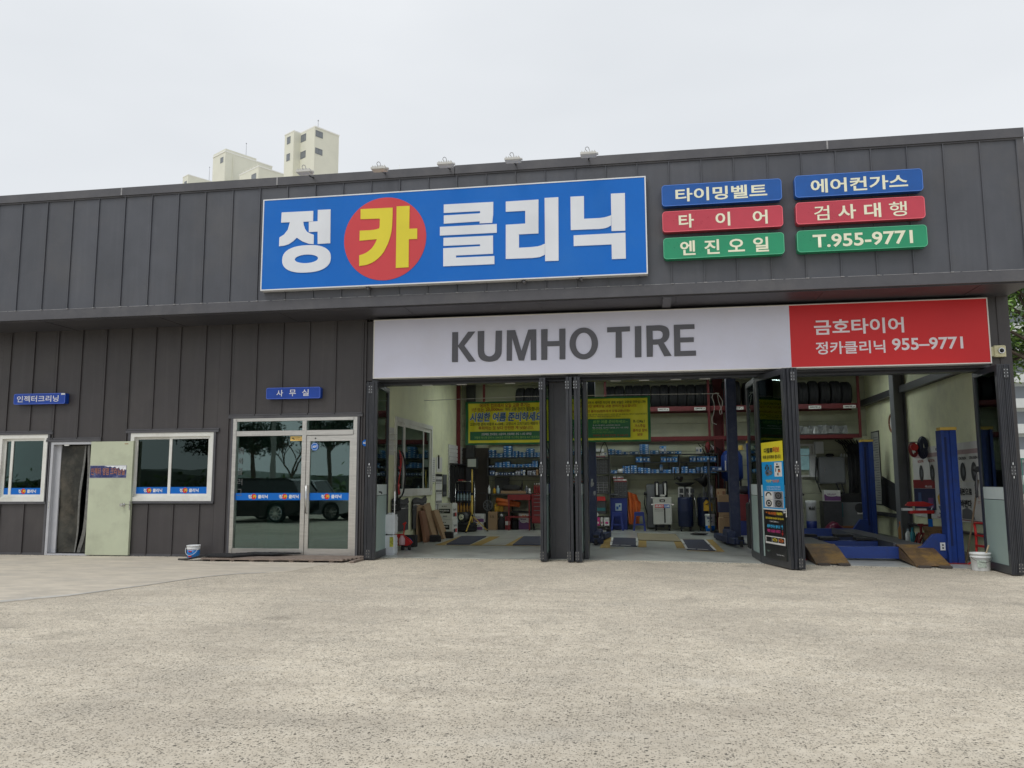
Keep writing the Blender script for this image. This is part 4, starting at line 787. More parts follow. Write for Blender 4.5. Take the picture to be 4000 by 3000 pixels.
# ---------------------------------------------------------------- apartment blocks behind
U_ = Vector((.53, .848, 0)); V_ = Vector((-.848, .53, 0))
def far(p): return Vector((2*p[0], -14.123+2*(p[1]+14.123), 1.329+2*(p[2]-1.329)))
zf_ = lambda z: 1.329+2*(z-1.329)
CAPW = mat('roof_edge_white', (0.80,0.80,0.76), .6)
def block(name, label, P0, foot, ztop, wins, pipe=None, group='cream apartment blocks beyond the roof'):
    """foot: list of (u, v) corners; wins: (origin_u, origin_v, axis, s0, s1, z0, z1)"""
    P0 = Vector((P0.x, P0.y, 0)); t = thing(name, label, 'apartment block', P0, group=group)
    pl = [(P0 + U_*u + V_*v) for u, v in foot]
    b = MB(); b.prism([(p.x, p.y) for p in pl], 0, ztop, ax='z'); b.build('wall', APTM, t)
    cc = sum(pl, Vector())/len(pl); b = MB(); b.prism([((p-cc)*1.02+cc).to_2d()[:] for p in pl], ztop, ztop+.25, ax='z'); b.build('roof_edge', CAPW, t)
    for (u, v, ax, s0, s1, z0, z1) in wins:
        A = V_ if ax == 'v' else U_; n = -U_ if ax == 'v' else -V_; o = P0 + U_*u + V_*v
        def q(b, a0, a1, c0, c1, d0, d1):
            vs = [o + A*a + n*d + Vector((0,0,z)) for z in (c0, c1) for a, d in ((a0,d0),(a1,d0),(a1,d1),(a0,d1))]
            b.add(vs, [(0,3,2,1),(4,5,6,7),(0,1,5,4),(1,2,6,5),(2,3,7,6),(3,0,4,7)])
        b = MB(); f = .07; q(b, s0, s1, z0, z0+f, -.02, .06); q(b, s0, s1, z1-f, z1, -.02, .06); q(b, s0, s0+f, z0+f, z1-f, -.02, .05); q(b, s1-f, s1, z0+f, z1-f, -.02, .05); q(b, (s0+s1)/2-f/2, (s0+s1)/2+f/2, z0+f, z1-f, -.02, .05)
        w = b.build('window', APTW, t); b = MB(); q(b, s0+f, s1-f, z0+f, z1-f, .005, .02); b.build('pane', mat('far_pane', (0.20,0.22,0.24), .15), w)
    if pipe:
        for u in pipe: b = MB(); b.cyl(P0+U_*u-V_*.12, P0+U_*u-V_*.12+Vector((0,0,ztop-.5)), .09, .09, 8); b.build('drain_pipe', APTM, t)
    return t, P0
TW, TP = block('apartment_tower', 'tallest cream apartment tower with paired windows above the roof edge', far((-31.982,60,37.2)), [(0,0),(5.96,0),(5.96,8.2),(-1.6,8.2),(-1.6,4.92),(0,4.92)], zf_(37.15),
   [(0,0,'v',2.96,4.76,zf_(36.15),zf_(36.74)+.35),(0,0,'v',2.96,4.76,zf_(34.36),zf_(34.92)+.35),(-1.6,4.92,'v',1.18,2.4,zf_(36.06),zf_(36.65)+.3),(-1.6,4.92,'v',1.18,2.4,zf_(34.24),zf_(34.83)+.3),
    (0,0,'u',.22,1.94,zf_(36.2),zf_(36.85)),(0,0,'u',.22,1.94,zf_(34.4),zf_(35.01)),(0,0,'u',.3,1.6,zf_(31.6),zf_(32.16))])
B2, BP = block('apartment_block', 'middle cream apartment block left of the tallest tower', far((-50.009,75,42.15)), [(0,0),(8.5,0),(8.5,-.0),(13.1,0),(13.1,6),(0,3.3)] if False else [(0,0),(13.1,0),(13.1,6),(0,6)], zf_(42.1)-.05, [(0,0,'v',.9,2.3,zf_(40.85),zf_(41.34)+.4),(0,0,'u',11.2,12.7,zf_(41.45),zf_(41.68))], pipe=(2.06,))
b = MB(); b.prism([(p.x, p.y) for p in [BP+U_*0+V_*.0, BP+U_*8.5, BP+U_*8.5+V_*5.9, BP+V_*5.9]], zf_(42.1)+.2, zf_(42.1)+.75, ax='z'); b.build('roof_parapet', APTM, B2)
B3, CP = block('apartment_block', 'small low end block in front of the middle apartment block, stepped parapet', far((-44.029,72,38.6)), [(0,0),(6.8,0),(6.8,8.5),(0,8.5)], zf_(38.55), [(0,0,'v',1.0,3.0,zf_(37.1),zf_(37.9)),(0,0,'v',3.6,4.6,zf_(37.0),zf_(37.4))])
b = MB()
for k in range(5): z = zf_(38.5)-.15-.28*k*0; v = .6+k*1.55; b.bar(CP+V_*v+Vector((0,0,z)), CP+V_*v+Vector((0,0,z+.9)), .12, .12)
b.bar(CP+V_*.2+Vector((0,0,zf_(38.5)+.75)), CP+V_*7.5+Vector((0,0,zf_(38.5)+.75)), .06, .06); b.build('roof_railing', APTM, B3)
B4, DP = block('apartment_block', 'farthest cream apartment block, its corner low on the left', far((-64.094,90,45.87)), [(0,0),(7.74,0),(7.74,3.2),(0,3.2)], zf_(45.8), [(0,0,'v',.7,2.1,zf_(44.1),zf_(45.01))])
for par, (x, y, z1), z0 in ((TW, (-34.2,66,40.84), 40.0), (B2, (-49.94,80,45.36), 43.3), (B4, (-63.72,95,49.05), 46.8)):
    p = far((x, y, z1)); b = MB(); b.cyl((p.x, p.y, zf_(z0)-4), (p.x, p.y, zf_(z1)), .07, .03, 6); b.cyl((p.x, p.y, zf_(z1)-.3), (p.x, p.y, zf_(z1)-.2), .14, .14, 6); b.build('lightning_rod', GREYST, par)
p = far((-31.2,85,42.2)); b = MB(); b.prism([(p.x-.9,p.z-1.2),(p.x-.9,p.z-.3),(p.x,p.z),(p.x+.9,p.z-.3),(p.x+.9,p.z-1.2)], p.y, p.y+3); b.box(p.x-.9,p.x+.9,p.y,p.y+3,0,p.z-1.2); b.box(p.x-1.0,p.x-.85,p.y-.1,p.y+.1,p.z-1,p.z-.2)
p2 = far((-30.72,80,41.3)); b.cyl((p.x+.6,p.y+.5,p.z-1),(p.x+.6,p.y+.5,p.z+2.0),.05,.03,6); b.top('apartment_tower', CAPW, 'tiny distant rooftop tip with a mast right of the second floodlight', 'apartment block')
# ---------------------------------------------------------------- tree and neighbours right of the building
def leafy_tree(name, label, x, y, h, cr, zc, seed, leaf=.085, n=9000, cols=None, trunk_r=.13, sq=.8):
    r_ = random.Random(seed); t = thing(name, label, 'tree', (x, y, gz(x, min(y, .4))))
    b = MB(); top_ = Vector((x, y, zc)); b.tube([(x, y, -.1), (x+.05, y, zc*.4), (x-.04, y+.05, zc*.75), (x, y, zc+cr*.3)], trunk_r, 8); clumps = []
    for i in range(26):
        a_ = r_.uniform(0, 6.28); e = r_.uniform(-.5, 1.1); d = cr*r_.uniform(.45, .95); p = top_ + Vector((math.cos(a_)*math.cos(e)*d, math.sin(a_)*math.cos(e)*d, math.sin(e)*d*sq)); clumps.append(p)
        s_ = Vector((x, y, zc*.7+r_.uniform(0, cr*.5))); b.tube([s_, (s_+p)/2+Vector((0,0,.1)), p], trunk_r*.28, 5)
    b.build('trunk', mat('bark', (0.09,0.07,0.055), .9, 0, .3, 12, .6, 20), t)
    b = MB()
    for k in range(n):
        c_ = r_.choice(clumps); g_ = Vector((r_.gauss(0,1), r_.gauss(0,1), r_.gauss(0,.55)))*cr*.17; p = c_+g_; d = Vector((r_.uniform(-1,1), r_.uniform(-1,1), r_.uniform(-.9,.2))).normalized(); s_ = d.cross(Vector((r_.uniform(-1,1), r_.uniform(-1,1), 1))).normalized(); l = leaf*r_.uniform(.6,1.3)
        b.cur = 0 if r_.random() < .55 else 1 if r_.random() < .6 else 2
        b.add([p, p+d*l*.5+s_*l*.22, p+d*l, p+d*l*.5-s_*l*.22], [(0,1,2,3)])
    o = b.build('crown', cols or [mat('leaf_mid', (0.13,0.25,0.04), .5, 0, .3, 5), mat('leaf_light', (0.22,0.37,0.07), .5, 0, .2, 5), mat('leaf_dark', (0.055,0.12,0.025), .55, 0, .2, 5)], t); return t
leafy_tree('zelkova_tree', 'bright green leafy tree beside the right corner of the shop', 9.9, 7.0, 8, 2.9, 5.2, 4, leaf=.17, n=20000)
NB = thing('apartment_building', 'pale apartment building with white balconies far behind the tree', 'apartment block', (60, 92, 0))
b = MB(); b.box(30,82,90,104,0,40); b.build('wall', mat('neighbour_render', (0.42,0.46,0.46), .8), NB)
for k in range(13):
    bx('balcony', mat('balcony_white', (0.55,0.58,0.58), .7), NB, 30.3, 81.7, 89.2, 90, .9+3*k, 2.0+3*k); bx('window_band', APTW, NB, 30.6, 81.4, 89.95, 90.0, 2.0+3*k, 3.5+3*k)
FN = thing('mesh_fence', 'teal mesh fence panels on pale posts right of the building', 'fence', (9, 4.5, -.11))
TEAL = mat('teal_fence_paint', (0.015,0.20,0.15), .5)
for k in range(5):
    x = 6.3+k*1.9; bx('post', PLASW, FN, x-.035, x+.035, 4.46, 4.54, -.12, 1.9)
    if k < 4:
        b = MB()
        for j in range(18): b.box(x+.05+j*.10, x+.06+j*.10, 4.49, 4.51, .02, 1.8)
        for zz in (.02,.9,1.78): b.box(x+.035, x+1.865, 4.485, 4.515, zz, zz+.03)
        b.build('mesh_panel', TEAL, FN)
# ---------------------------------------------------------------- cars and roadside behind the viewpoint (seen mirrored in the glass)
def car(name, label, x, y, rz, body, L=4.55, W=1.8, H=1.45, suv=False):
    t = thing(name, label, 'car', (x, y, gz(x, -1)), rz); ORG_t = ORG[t.name]
    def bld(b, nm, m, par=t, sm=False):
        o_ = ORG.get(t.name); ORG[t.name] = Matrix(); ORG[par.name] = Matrix(); r = b.build(nm, m, par, sm); ORG[t.name] = o_; ORG[r.name] = Matrix(); return r
    h = L/2; hood = .95 if suv else .82; belt = hood+.08
    side = [(-h,.42),(-h+.03,.72),(-h+.12,belt-.06 if not suv else belt),(-h+.75,belt),(h-1.35,belt-.02),(h-.65,hood-.06),(h-.16,hood-.20),(h,.58),(h-.03,.34),(h-.25,.22),(-h+.3,.22)]
    # arches cut as notches in the lower edge
    def arch(cx): return [(cx+.36*math.cos(a_), .33+.36*math.sin(a_)) for a_ in [math.pi*k/8 for k in range(9)]]
    wf, wr = h-.92, -h+.88
    side = side[:-2] + [(wf+.36,.22)] + arch(wf) + [(wf-.36,.22),(wr+.36,.22)] + arch(wr) + [(wr-.36,.22)] + [side[-1]]*0
    b = MB(); b.prism(side, -W/2+.06, W/2-.06); b.prism([(p[0]*.985, .36+(p[1]-.36)*.94) for p in side], -W/2, -W/2+.06); b.prism([(p[0]*.985, .36+(p[1]-.36)*.94) for p in side], W/2-.06, W/2)
    bd = bld(b, 'body', body)
    rb = belt; prof = [(-h+.55,rb),(-h+1.25,H-.05),(-h+1.6,H),(.25,H),(.55,H-.04),(h-1.45,rb)] if not suv else [(-h+.1,rb),(-h+.35,H-.08),(-h+.6,H),(.5,H),(.8,H-.05),(h-1.25,rb)]
    b = MB(); n = len(prof); vs = [(p[0], -W/2+.08+(p[1]-rb)*.34, p[1]) for p in prof]+[(p[0], W/2-.08-(p[1]-rb)*.34, p[1]) for p in prof]
    b.add(vs, [tuple(range(n)), tuple(range(2*n-1, n-1, -1))]+[(i, (i+1) % n, n+(i+1) % n, n+i) for i in range(n)]); bld(b, 'cabin_glass', mat('car_glass', (0.012,0.015,0.017), .06))
    b = MB(); q = [p for p in prof[1:-1]]; m_ = len(q); vs = [(p[0], -W/2+.07+(p[1]-rb)*.34, p[1]+.012) for p in q]+[(p[0], W/2-.07-(p[1]-rb)*.34, p[1]+.012) for p in q]
    b.add(vs, [(i, i+1, m_+i+1, m_+i) for i in range(m_-1)])
    for sy in (-1, 1):
        for a_, c_ in ((prof[0],prof[1]),(prof[-1],prof[-2]),((.0,rb),(-.05,H-.02)),(prof[1],prof[2]),(prof[2],prof[3]),(prof[3],prof[4])):
            yy = lambda z: sy*(W/2-.06-(z-rb)*.34); b.bar((a_[0], yy(a_[1]), a_[1]), (c_[0], yy(c_[1]), c_[1]), .05, .05)
    bld(b, 'roof', body)
    for wx in (wf, wr):
        for sy in (-1, 1):
            b = MB(); yo = sy*(W/2-.02); b.cyl((wx, yo-sy*.2, .32), (wx, yo, .32), .32, .31, 28); w = bld(b, 'wheel', TYRE)
            b = MB(); b.cyl((wx, yo, .32), (wx, yo+sy*.008, .32), .22, .22, 28)
            bld(b, 'rim', DARKST, w); b = MB()
            for k in range(10): a_ = k*math.pi/5; b.bar((wx+.03*math.cos(a_), yo+sy*.015, .32+.03*math.sin(a_)), (wx+.21*math.cos(a_), yo+sy*.015, .32+.21*math.sin(a_)), .028, .02, (0,1,0))
            b.cyl((wx, yo+sy*.008, .32), (wx, yo+sy*.03, .32), .05, .04, 12); b.tube([(wx+.215*math.cos(k*math.pi/12), yo+sy*.012, .32+.215*math.sin(k*math.pi/12)) for k in range(25)], .012, 5); bld(b, 'rim', CHROME, w)
    for sy in (-1, 1):
        b = MB(); b.add([(h-.12, sy*(W/2-.03), hood-.22), (h-.5, sy*(W/2+.003), hood-.17), (h-.45, sy*(W/2+.003), hood-.30), (h-.02, sy*(W/2-.16), hood-.33), (h-.08, sy*(W/2-.2), hood-.22)], [(0,1,2,3,4)]); bld(b, 'headlight', CHROME)
        b = MB(); b.cbox(h-1.75, h-1.55, min(sy*(W/2+.02), sy*(W/2+.18)), max(sy*(W/2+.02), sy*(W/2+.18)), belt, belt+.13, .03); bld(b, 'wing_mirror', body)
        b = MB(); b.bar((-.02, sy*(W/2+.002), .35), (-.02, sy*(W/2+.002), belt-.05), .012, .006, (0,1,0)); b.bar((.12-.5, sy*(W/2+.02), belt-.12), (.12-.3, sy*(W/2+.02), belt-.12), .03, .02); bld(b, 'door_handle', DARKST)
    b = MB(); b.box(h-.02, h+.015, -.45, .45, .46, .60); bld(b, 'grille', BLACK)
    return t
SILV = mat('silver_car_paint', (0.52,0.54,0.56), .25, .35); BLKC = mat('black_car_paint', (0.012,0.013,0.016), .12)
car('parked_car', 'silver sedan seen mirrored in the glass office door', -12.75, -15.5, .0, SILV)
car('parked_car', 'black estate car seen mirrored in the fixed glass beside the office door', -14.0, -13.35, math.pi, BLKC, 4.7, 1.8, 1.5, True)
CONIF = [mat('needle_dark', (0.018,0.042,0.018), .7, 0, .3, 5), mat('needle_mid', (0.03,0.06,0.022), .7, 0, .3, 5), mat('needle_deep', (0.012,0.028,0.014), .7)]
leafy_tree('pine_tree', 'dark pine mirrored left in the office fixed glass', -36.8, -52, 8, 2.6, 5.2, 21, leaf=.35, n=3500, cols=CONIF, trunk_r=.16)
leafy_tree('pine_tree', 'dark pine mirrored beside the door post in the office glass', -32.5, -50, 8, 2.6, 5.0, 22, leaf=.35, n=4000, cols=CONIF, trunk_r=.18)
leafy_tree('pine_tree', 'dark pine mirrored at the right edge of the glass office door', -25.6, -50, 8, 2.6, 5.4, 23, leaf=.35, n=3000, cols=CONIF, trunk_r=.16)
def bare_tree(x, y, label, seed):
    r_ = random.Random(seed); b = MB()
    def grow(p, d, l, rr, k):
        q = p + d*l; b.tube([p, (p+q)/2+Vector((r_.uniform(-.05,.05), 0, r_.uniform(-.05,.05)))*l, q], rr, 5)
        if k == 0: return
        for _ in range(3 if k > 1 else 4):
            nd = (d + Vector((r_.uniform(-.9,.9), r_.uniform(-.5,.5), r_.uniform(-.25,.6)))).normalized(); grow(q, nd, l*r_.uniform(.6,.8), rr*.62, k-1)
    grow(Vector((x, y, 0)), Vector((0,0,1)), 1.9, .13, 5); b.top('bare_tree', mat('bark', (0.09,0.07,0.055), .9), label, 'tree')
bare_tree(-28.8, -50, 'leafless tree mirrored in the upper half of the glass office door', 5)
for i, (x, lab) in enumerate(((-28.2, 'utility pole mirrored in the middle of the office fixed glass'), (-19.6, 'utility pole mirrored in the glass office door'), (-47, 'utility pole far left along the road behind the viewpoint'), (-1, 'utility pole along the road behind the viewpoint'))):
    b = MB(); b.cyl((x, -27, -.1), (x, -27, 9.5), .15, .10, 10); b.box(x-.9, x+.9, -27.06, -26.94, 8.6, 8.72); b.box(x-.7, x+.7, -27.06, -26.94, 7.8, 7.9)
    b.top('utility_pole', mat('pole_concrete', (0.25,0.25,0.24), .8), lab, 'pole', 'utility poles along the road')
b = MB()
for k, z in enumerate((8.75, 8.75, 8.75, 7.95, 7.95, 7.2, 6.7)):
    dy = (-.8, 0, .8, -.5, .5, 0, .1)[k]; px0 = [(-90,), (-47,), (-28.2,), (-19.6,), (-1,), (40,)]
    for (xa,), (xb,) in zip(px0, px0[1:]):
        b.tube([(xa+(xb-xa)*f, -27+dy*.3, z-1.0*(xb-xa)/45*4*f*(1-f)*.5) for f in [j/8 for j in range(9)]], .022, 4)
b.top('overhead_wire', BLACK, 'black overhead power lines mirrored in the office glass', 'wire')
r_ = random.Random(9); b = MB()
for _ in range(9000):
    x = r_.uniform(-70, 30); y = -33+r_.gauss(0, .8); z = abs(r_.gauss(0, .7)); s_ = .3*r_.uniform(.5, 1.2); d = Vector((r_.uniform(-1,1), r_.uniform(-1,1), r_.uniform(-1,1))).normalized()*s_; e = d.cross(Vector((r_.uniform(-1,1), r_.uniform(-1,1), 1))).normalized()*s_*.4
    p = Vector((x, y, z)); b.add([p-d, p+e, p+d, p-e], [(0,1,2,3)])
tag(b.build('roadside_hedge', mat('hedge_leaf', (0.07,0.13,0.03), .7, 0, .3, .6)), kind='stuff')
b = MB(); b.prism([(-230,-1)]+[(-200+8*k, 2.2+1.0*math.sin(k*.5)+.8*math.sin(k*1.3+1)) for k in range(53)]+[(230,-1)], -150, -100)
tag(b.build('hills', mat('distant_hill', (0.12,0.15,0.13), .9)), kind='structure')
# ================================================================ inside the garage
# ---- printed blue cartons on the wall shelves
def carton_mat(name, c0, c1):
    m = bpy.data.materials.new(name); m.use_nodes = True; t = m.node_tree; b = t.nodes['Principled BSDF']; b.inputs['Roughness'].default_value = .45
    tc_ = N(t, 'ShaderNodeTexCoord'); s_ = N(t, 'ShaderNodeSeparateXYZ'); lk(t, tc_.outputs['Object'], s_.inputs[0])
    oi = N(t, 'ShaderNodeObjectInfo')
    nz_ = N(t, 'ShaderNodeTexNoise'); nz_.inputs['Scale'].default_value = 5; nz_.inputs['Detail'].default_value = 3; lk(t, tc_.outputs['Object'], nz_.inputs['Vector'])
    r = N(t, 'ShaderNodeValToRGB'); r.color_ramp.elements[0].position = .42; r.color_ramp.elements[1].position = .66; r.color_ramp.elements[0].color = (*c0, 1); r.color_ramp.elements[1].color = (*c1, 1); lk(t, nz_.outputs['Fac'], r.inputs[0])
    h = N(t, 'ShaderNodeHueSaturation'); mr = N(t, 'ShaderNodeMapRange'); mr.inputs['To Min'].default_value = .6; mr.inputs['To Max'].default_value = 1.3; lk(t, oi.outputs['Random'], mr.inputs[0]); lk(t, mr.outputs[0], h.inputs['Value']); lk(t, r.outputs[0], h.inputs['Color']); lk(t, h.outputs[0], b.inputs['Base Color'])
    _mats[name] = m; return m
CB = carton_mat('blue_carton_print', (0.010,0.085,0.30), (0.05,0.24,0.52)); CW = mat('carton_label_white', (0.55,0.60,0.66), .5); CDK = carton_mat('navy_carton_print', (0.012,0.03,0.09), (0.05,0.10,0.22))
CGR = carton_mat('grey_carton_print', (0.10,0.10,0.13), (0.30,0.30,0.36)); CRW = carton_mat('white_red_carton', (0.50,0.47,0.47), (0.62,0.58,0.58))
def carton_mesh(name, m, label_m=CW, band=False):
    b = MB(); b.box(-.5,.5,-.5,.5,0,1); b.cur = 1
    if band: b.box(-.5,.5,-.507,.507,.0,.45)
    else: b.box(.15,.42,-.508,-.5,.22,.72); b.box(-.42,-.22,-.508,-.5,.35,.65)
    o = b.build(name, [m, label_m]); me = o.data; bpy.data.objects.remove(o); return me
ME = {'b': carton_mesh('filter_carton', CB), 'n': carton_mesh('navy_carton', CDK), 'g': carton_mesh('grey_carton', CGR), 'w': carton_mesh('white_carton', CRW, REDD), 'r': carton_mesh('bulb_carton', CRW, REDD, True), 'c': carton_mesh('plain_carton', CARD, CARDR), 'p': carton_mesh('pale_carton', PAPER, CB)}
KN = {'b': 'blue', 'n': 'navy', 'g': 'grey', 'w': 'white', 'r': 'red and white', 'c': 'brown', 'p': 'white and blue'}
def put_box(kind, x0, x1, z0, z1, y, depth, label, group, name='carton', rz=0):
    o = bpy.data.objects.new(name, ME[kind]); COL.objects.link(o); o.location = ((x0+x1)/2, y+depth/2, z0); o.scale = (x1-x0, depth, z1-z0); o.rotation_euler[2] = rz or random.uniform(-.03,.03); return tag(o, label, 'carton', group)
def stacks(specs, y, zbase, where, group):
    """specs: (x0, x1, ztop, count, kinds)"""
    n = len(specs)
    for i, (x0, x1, zt, cnt, kinds) in enumerate(specs):
        h = (zt-zbase)/cnt
        for k in range(cnt):
            kd = kinds[min(k, len(kinds)-1)]
            tier = '' if cnt == 1 else (' at the bottom of' if k == 0 else ' on top of' if k == cnt-1 else f' {ORD[k]} up in')
            lab = f"{KN[kd]} carton{tier} stack {''}" if False else (f"{KN[kd]} carton alone, {ORD[i]} pile {where}" if cnt == 1 else f"{KN[kd]} carton{tier} the {ORD[i]} stack {where}")
            put_box(kd, x0+.006, x1-.006, zbase+k*h+.001, zbase+(k+1)*h-.001, y+random.uniform(0,.03), .26, lab, group)
def shelf_unit(name, label, x0, x1, boards, ups, y, d=.32, m=DARKST, z0=None, th=.022):
    t = thing(name, label, 'shelf', ((x0+x1)/2, y, z0 if z0 is not None else min(boards)))
    for z in boards: bx('shelf_board', m, t, x0, x1, y-.01, y+d, z-th, z)
    for x, za, zb in ups: bx('upright', m, t, x-.012, x+.012, y-.015, y+d, za, zb)
    return t
YS = 7.70
zA, zB_, zC = 2.025, 1.756, 1.542
shelf_unit('wall_shelf', 'left dark wall shelves with blue cartons beside the brown door', -4.19, -2.70, [zA, zB_, zC], [(-4.18, zC-.02, zA), (-2.74, 1.0, zA)], YS)
LS = [[(-4.161,-3.988,2.234,4,'b'),(-3.983,-3.762,2.133,2,'b'),(-3.753,-3.52,2.334,5,'b'),(-3.511,-3.344,2.196,3,'b'),(-3.331,-3.128,2.163,3,'b'),(-3.122,-2.922,2.259,4,'b'),(-2.916,-2.752,2.152,3,'b')],[(-4.15,-4,1.81,1,'n'),(-3.99,-3.783,1.891,3,'b'),(-3.777,-3.571,1.906,3,'b'),(-3.566,-3.384,1.835,2,'b'),(-3.38,-3.158,1.834,2,'b'),(-3.152,-2.977,1.843,2,'b'),(-2.973,-2.802,1.92,3,'b')],[(-4.139,-3.992,1.668,1,'n'),(-3.979,-3.898,1.625,1,'p'),(-3.89,-3.749,1.619,1,'n'),(-3.74,-3.634,1.618,1,'n'),(-3.626,-3.435,1.627,1,'n'),(-3.431,-3.295,1.664,1,'g'),(-3.283,-3.219,1.704,1,'n'),(-3.215,-3.152,1.677,1,'p'),(-3.099,-2.973,1.662,2,'g'),(-2.958,-2.868,1.667,1,'g'),(-2.857,-2.79,1.702,1,'c')]]
for L, z, nm in zip(LS, (zA, zB_, zC), ('on the left shelf unit, top board', 'on the left shelf unit, middle board', 'on the left shelf unit, lowest board')): stacks(L, YS, z, nm, 'cartons on the left wall shelves')
zD, zE, zF = 2.077, 1.865, 1.576
shelf_unit('wall_shelf', 'long right dark wall shelves with blue cartons in the middle bay', -.92, 1.94, [zD, zF], [(-.90, zF-.02, zD), (.935, zF-.02, zD), (1.925, .1, zD)], YS)
for xa, xb, lab in ((-.20,.90,'short inner ledge left of the divider in the long wall shelves'), (.95,1.92,'short inner ledge right of the divider in the long wall shelves')):
    b = MB(); b.box(xa, xb, YS, YS+.3, zE-.018, zE); 
    for q in (.2,.8): b.bar((xa+(xb-xa)*q, YS+.28, zE-.02), (xa+(xb-xa)*q, YS+.28, zF), .03, .02)
    b.top('shelf_ledge', DARKST, lab, 'shelf')
RS = [[(-0.921,-0.741,2.223,3,'b'),(-0.73,-0.562,2.192,2,'b'),(-0.555,-0.383,2.146,1,'b'),(-0.358,-0.11,2.151,1,'b'),(-0.089,0.154,2.343,5,'b'),(0.179,0.418,2.175,2,'b'),(0.432,0.612,2.29,3,'bpb'),(0.619,0.813,2.149,1,'b'),(0.827,1.006,2.15,1,'b'),(1.372,1.539,2.25,1,'p')],[(-0.198,-0.012,2.01,1,'b'),(-0.002,0.179,2.008,1,'b'),(0.457,0.605,2.004,1,'b'),(0.612,0.748,2.003,1,'b'),(0.755,0.898,2.002,1,'b'),(1.202,1.369,2.012,1,'b'),(1.38,1.539,2.011,1,'b'),(1.546,1.716,2.009,1,'b'),(1.723,1.885,2.007,1,'b')],[(-0.866,-0.686,1.656,1,'b'),(-0.547,-0.504,1.767,1,'b'),(-0.496,-0.343,1.767,4,'b'),(-0.336,-0.165,1.784,4,'b'),(-0.154,0.006,1.724,3,'b'),(0.013,0.187,1.716,3,'b'),(0.197,0.418,1.678,2,'b'),(0.425,0.461,1.797,1,'b'),(0.468,0.504,1.796,1,'b'),(0.515,0.73,1.669,2,'b'),(0.745,0.934,1.733,4,'b'),(0.981,1.159,1.746,3,'b'),(1.166,1.355,1.683,2,'b'),(1.362,1.55,1.725,3,'b'),(1.56,1.716,1.742,3,'b'),(1.727,1.885,1.74,3,'b')]]
for L, z, nm in zip(RS, (zD, zE, zF), ('on top of the long shelves', 'on the inner ledge, long shelves', 'on the lower board, long shelves')): stacks(L, YS, z, nm, 'cartons on the long wall shelves')
b = MB(); xx = -0.609; b.cyl((xx-.07, YS+.0, zF+.06), (xx+.07, YS-.0, zF+.06), .055, .055, 18); b.top('paper_roll', PLASW, 'white paper roll lying on the lower board of the long shelves', 'paper roll', smooth=True)
# ---- workbench on the left under the shelves
zW = 1.052; yW = 7.45
WB = thing('workbench', 'cluttered dark workbench under the left wall shelves', 'workbench', (-3.45, yW, fl(-3.45, yW)))
bx('bench_top', DARKST, WB, -4.18, -2.95, yW, yW+.6, zW-.03, zW); z2 = 0.57; bx('lower_shelf', DARKST, WB, -3.95, -2.95, yW+.02, yW+.6, z2-.025, z2)
for x in (-4.16, -3.56, -2.97): bx('leg', DARKST, WB, x-.02, x+.02, yW+.02, yW+.06, fl(x,yW), zW-.03); bx('leg', DARKST, WB, x-.02, x+.02, yW+.52, yW+.56, fl(x,yW+.5), zW-.03)
RB = lambda x0, z0_, x1, z1_: None
def grp(items, y, fn): 
    for it in items: fn(*it, y)
def bottle(x, y, z, r, h, m, label, cap=None, group='bottles on the workbench', cat='bottle', n=12):
    t = thing('bottle', label, cat, (x, y, z), group=group)
    b = MB(); b.lathe(x, y, [(r*.96, z), (r, z+h*.05), (r, z+h*.62), (r*.42, z+h*.80), (r*.36, z+h*.86)], n); b.build('bottle_body', m, t, True)
    b = MB(); b.lathe(x, y, [(r*.42, z+h*.86), (r*.42, z+h), (r*.3, z+h)], n); b.build('cap', cap or BLACK, t, True); return t
GLB = mat('clear_bottle_plastic', (0.30,0.40,0.45), .2); AMB = mat('amber_oil_plastic', (0.38,0.20,0.04), .25); GYB = mat('grey_bottle', (0.12,0.13,0.15), .3)
for i, (x, r, h, m, lab, cp) in enumerate((( -4.12,.035,.23,PLASW,'white spray bottle at the left end of the workbench',PLASW), (-3.98,.045,.17,YELP,'squat yellow bottle on the workbench',REDD), (-3.88,.045,.21,GLB,'clear bottle with pale cap on the workbench',PLASW), (-3.31,.035,.20,GYB,'silver-grey can left of the tall black gun on the workbench',BLACK), (-3.22,.028,.34,BLACK,'tall thin black bottle in the middle of the workbench',BLACK), (-3.10,.05,.20,GYB,'grey round can right of the tall black bottle',CHROME), (-3.02,.03,.17,PLASW,'small white bottle on the workbench before the red chest',BLACK))):
    bottle(x, yW+.12+.05*(i % 2), zW, r, h, m, lab, cp)
b = MB(); b.box(-3.78,-3.12,yW+.02,yW+.36,zW,zW+.03); b.box(-3.78,-3.12,yW+.02,yW+.035,zW+.03,zW+.07); b.box(-3.78,-3.765,yW+.035,yW+.36,zW+.03,zW+.07); b.box(-3.135,-3.12,yW+.035,yW+.36,zW+.03,zW+.07); b.top('tool_tray', CARD, 'shallow wooden tray on the workbench', 'tray')
def lump(name, label, cat, c0, sx, sy, sz, m, seed=1, nl=7, parent=None):
    r_ = random.Random(seed); bm = bmesh.new(); bmesh.ops.create_icosphere(bm, subdivisions=3, radius=1)
    ph = [(Vector((r_.gauss(0,1), r_.gauss(0,1), r_.gauss(0,1)))*2.4, r_.uniform(0,6)) for _ in range(nl)]
    for v in bm.verts:
        f = 1 + .09*sum(math.sin(v.co.dot(k)+p) for k, p in ph)/1.6; v.co = Vector((v.co.x*f*sx, v.co.y*f*sy, max((v.co.z*f+1)*sz, 0)))
    me = bpy.data.meshes.new(name); bm.to_mesh(me); bm.free(); me.materials.append(m)
    for p in me.polygons: p.use_smooth = True
    o = bpy.data.objects.new(name, me); COL.objects.link(o); o.location = c0; ORG[o.name] = Matrix.Translation(c0); return tag(o, label, cat)
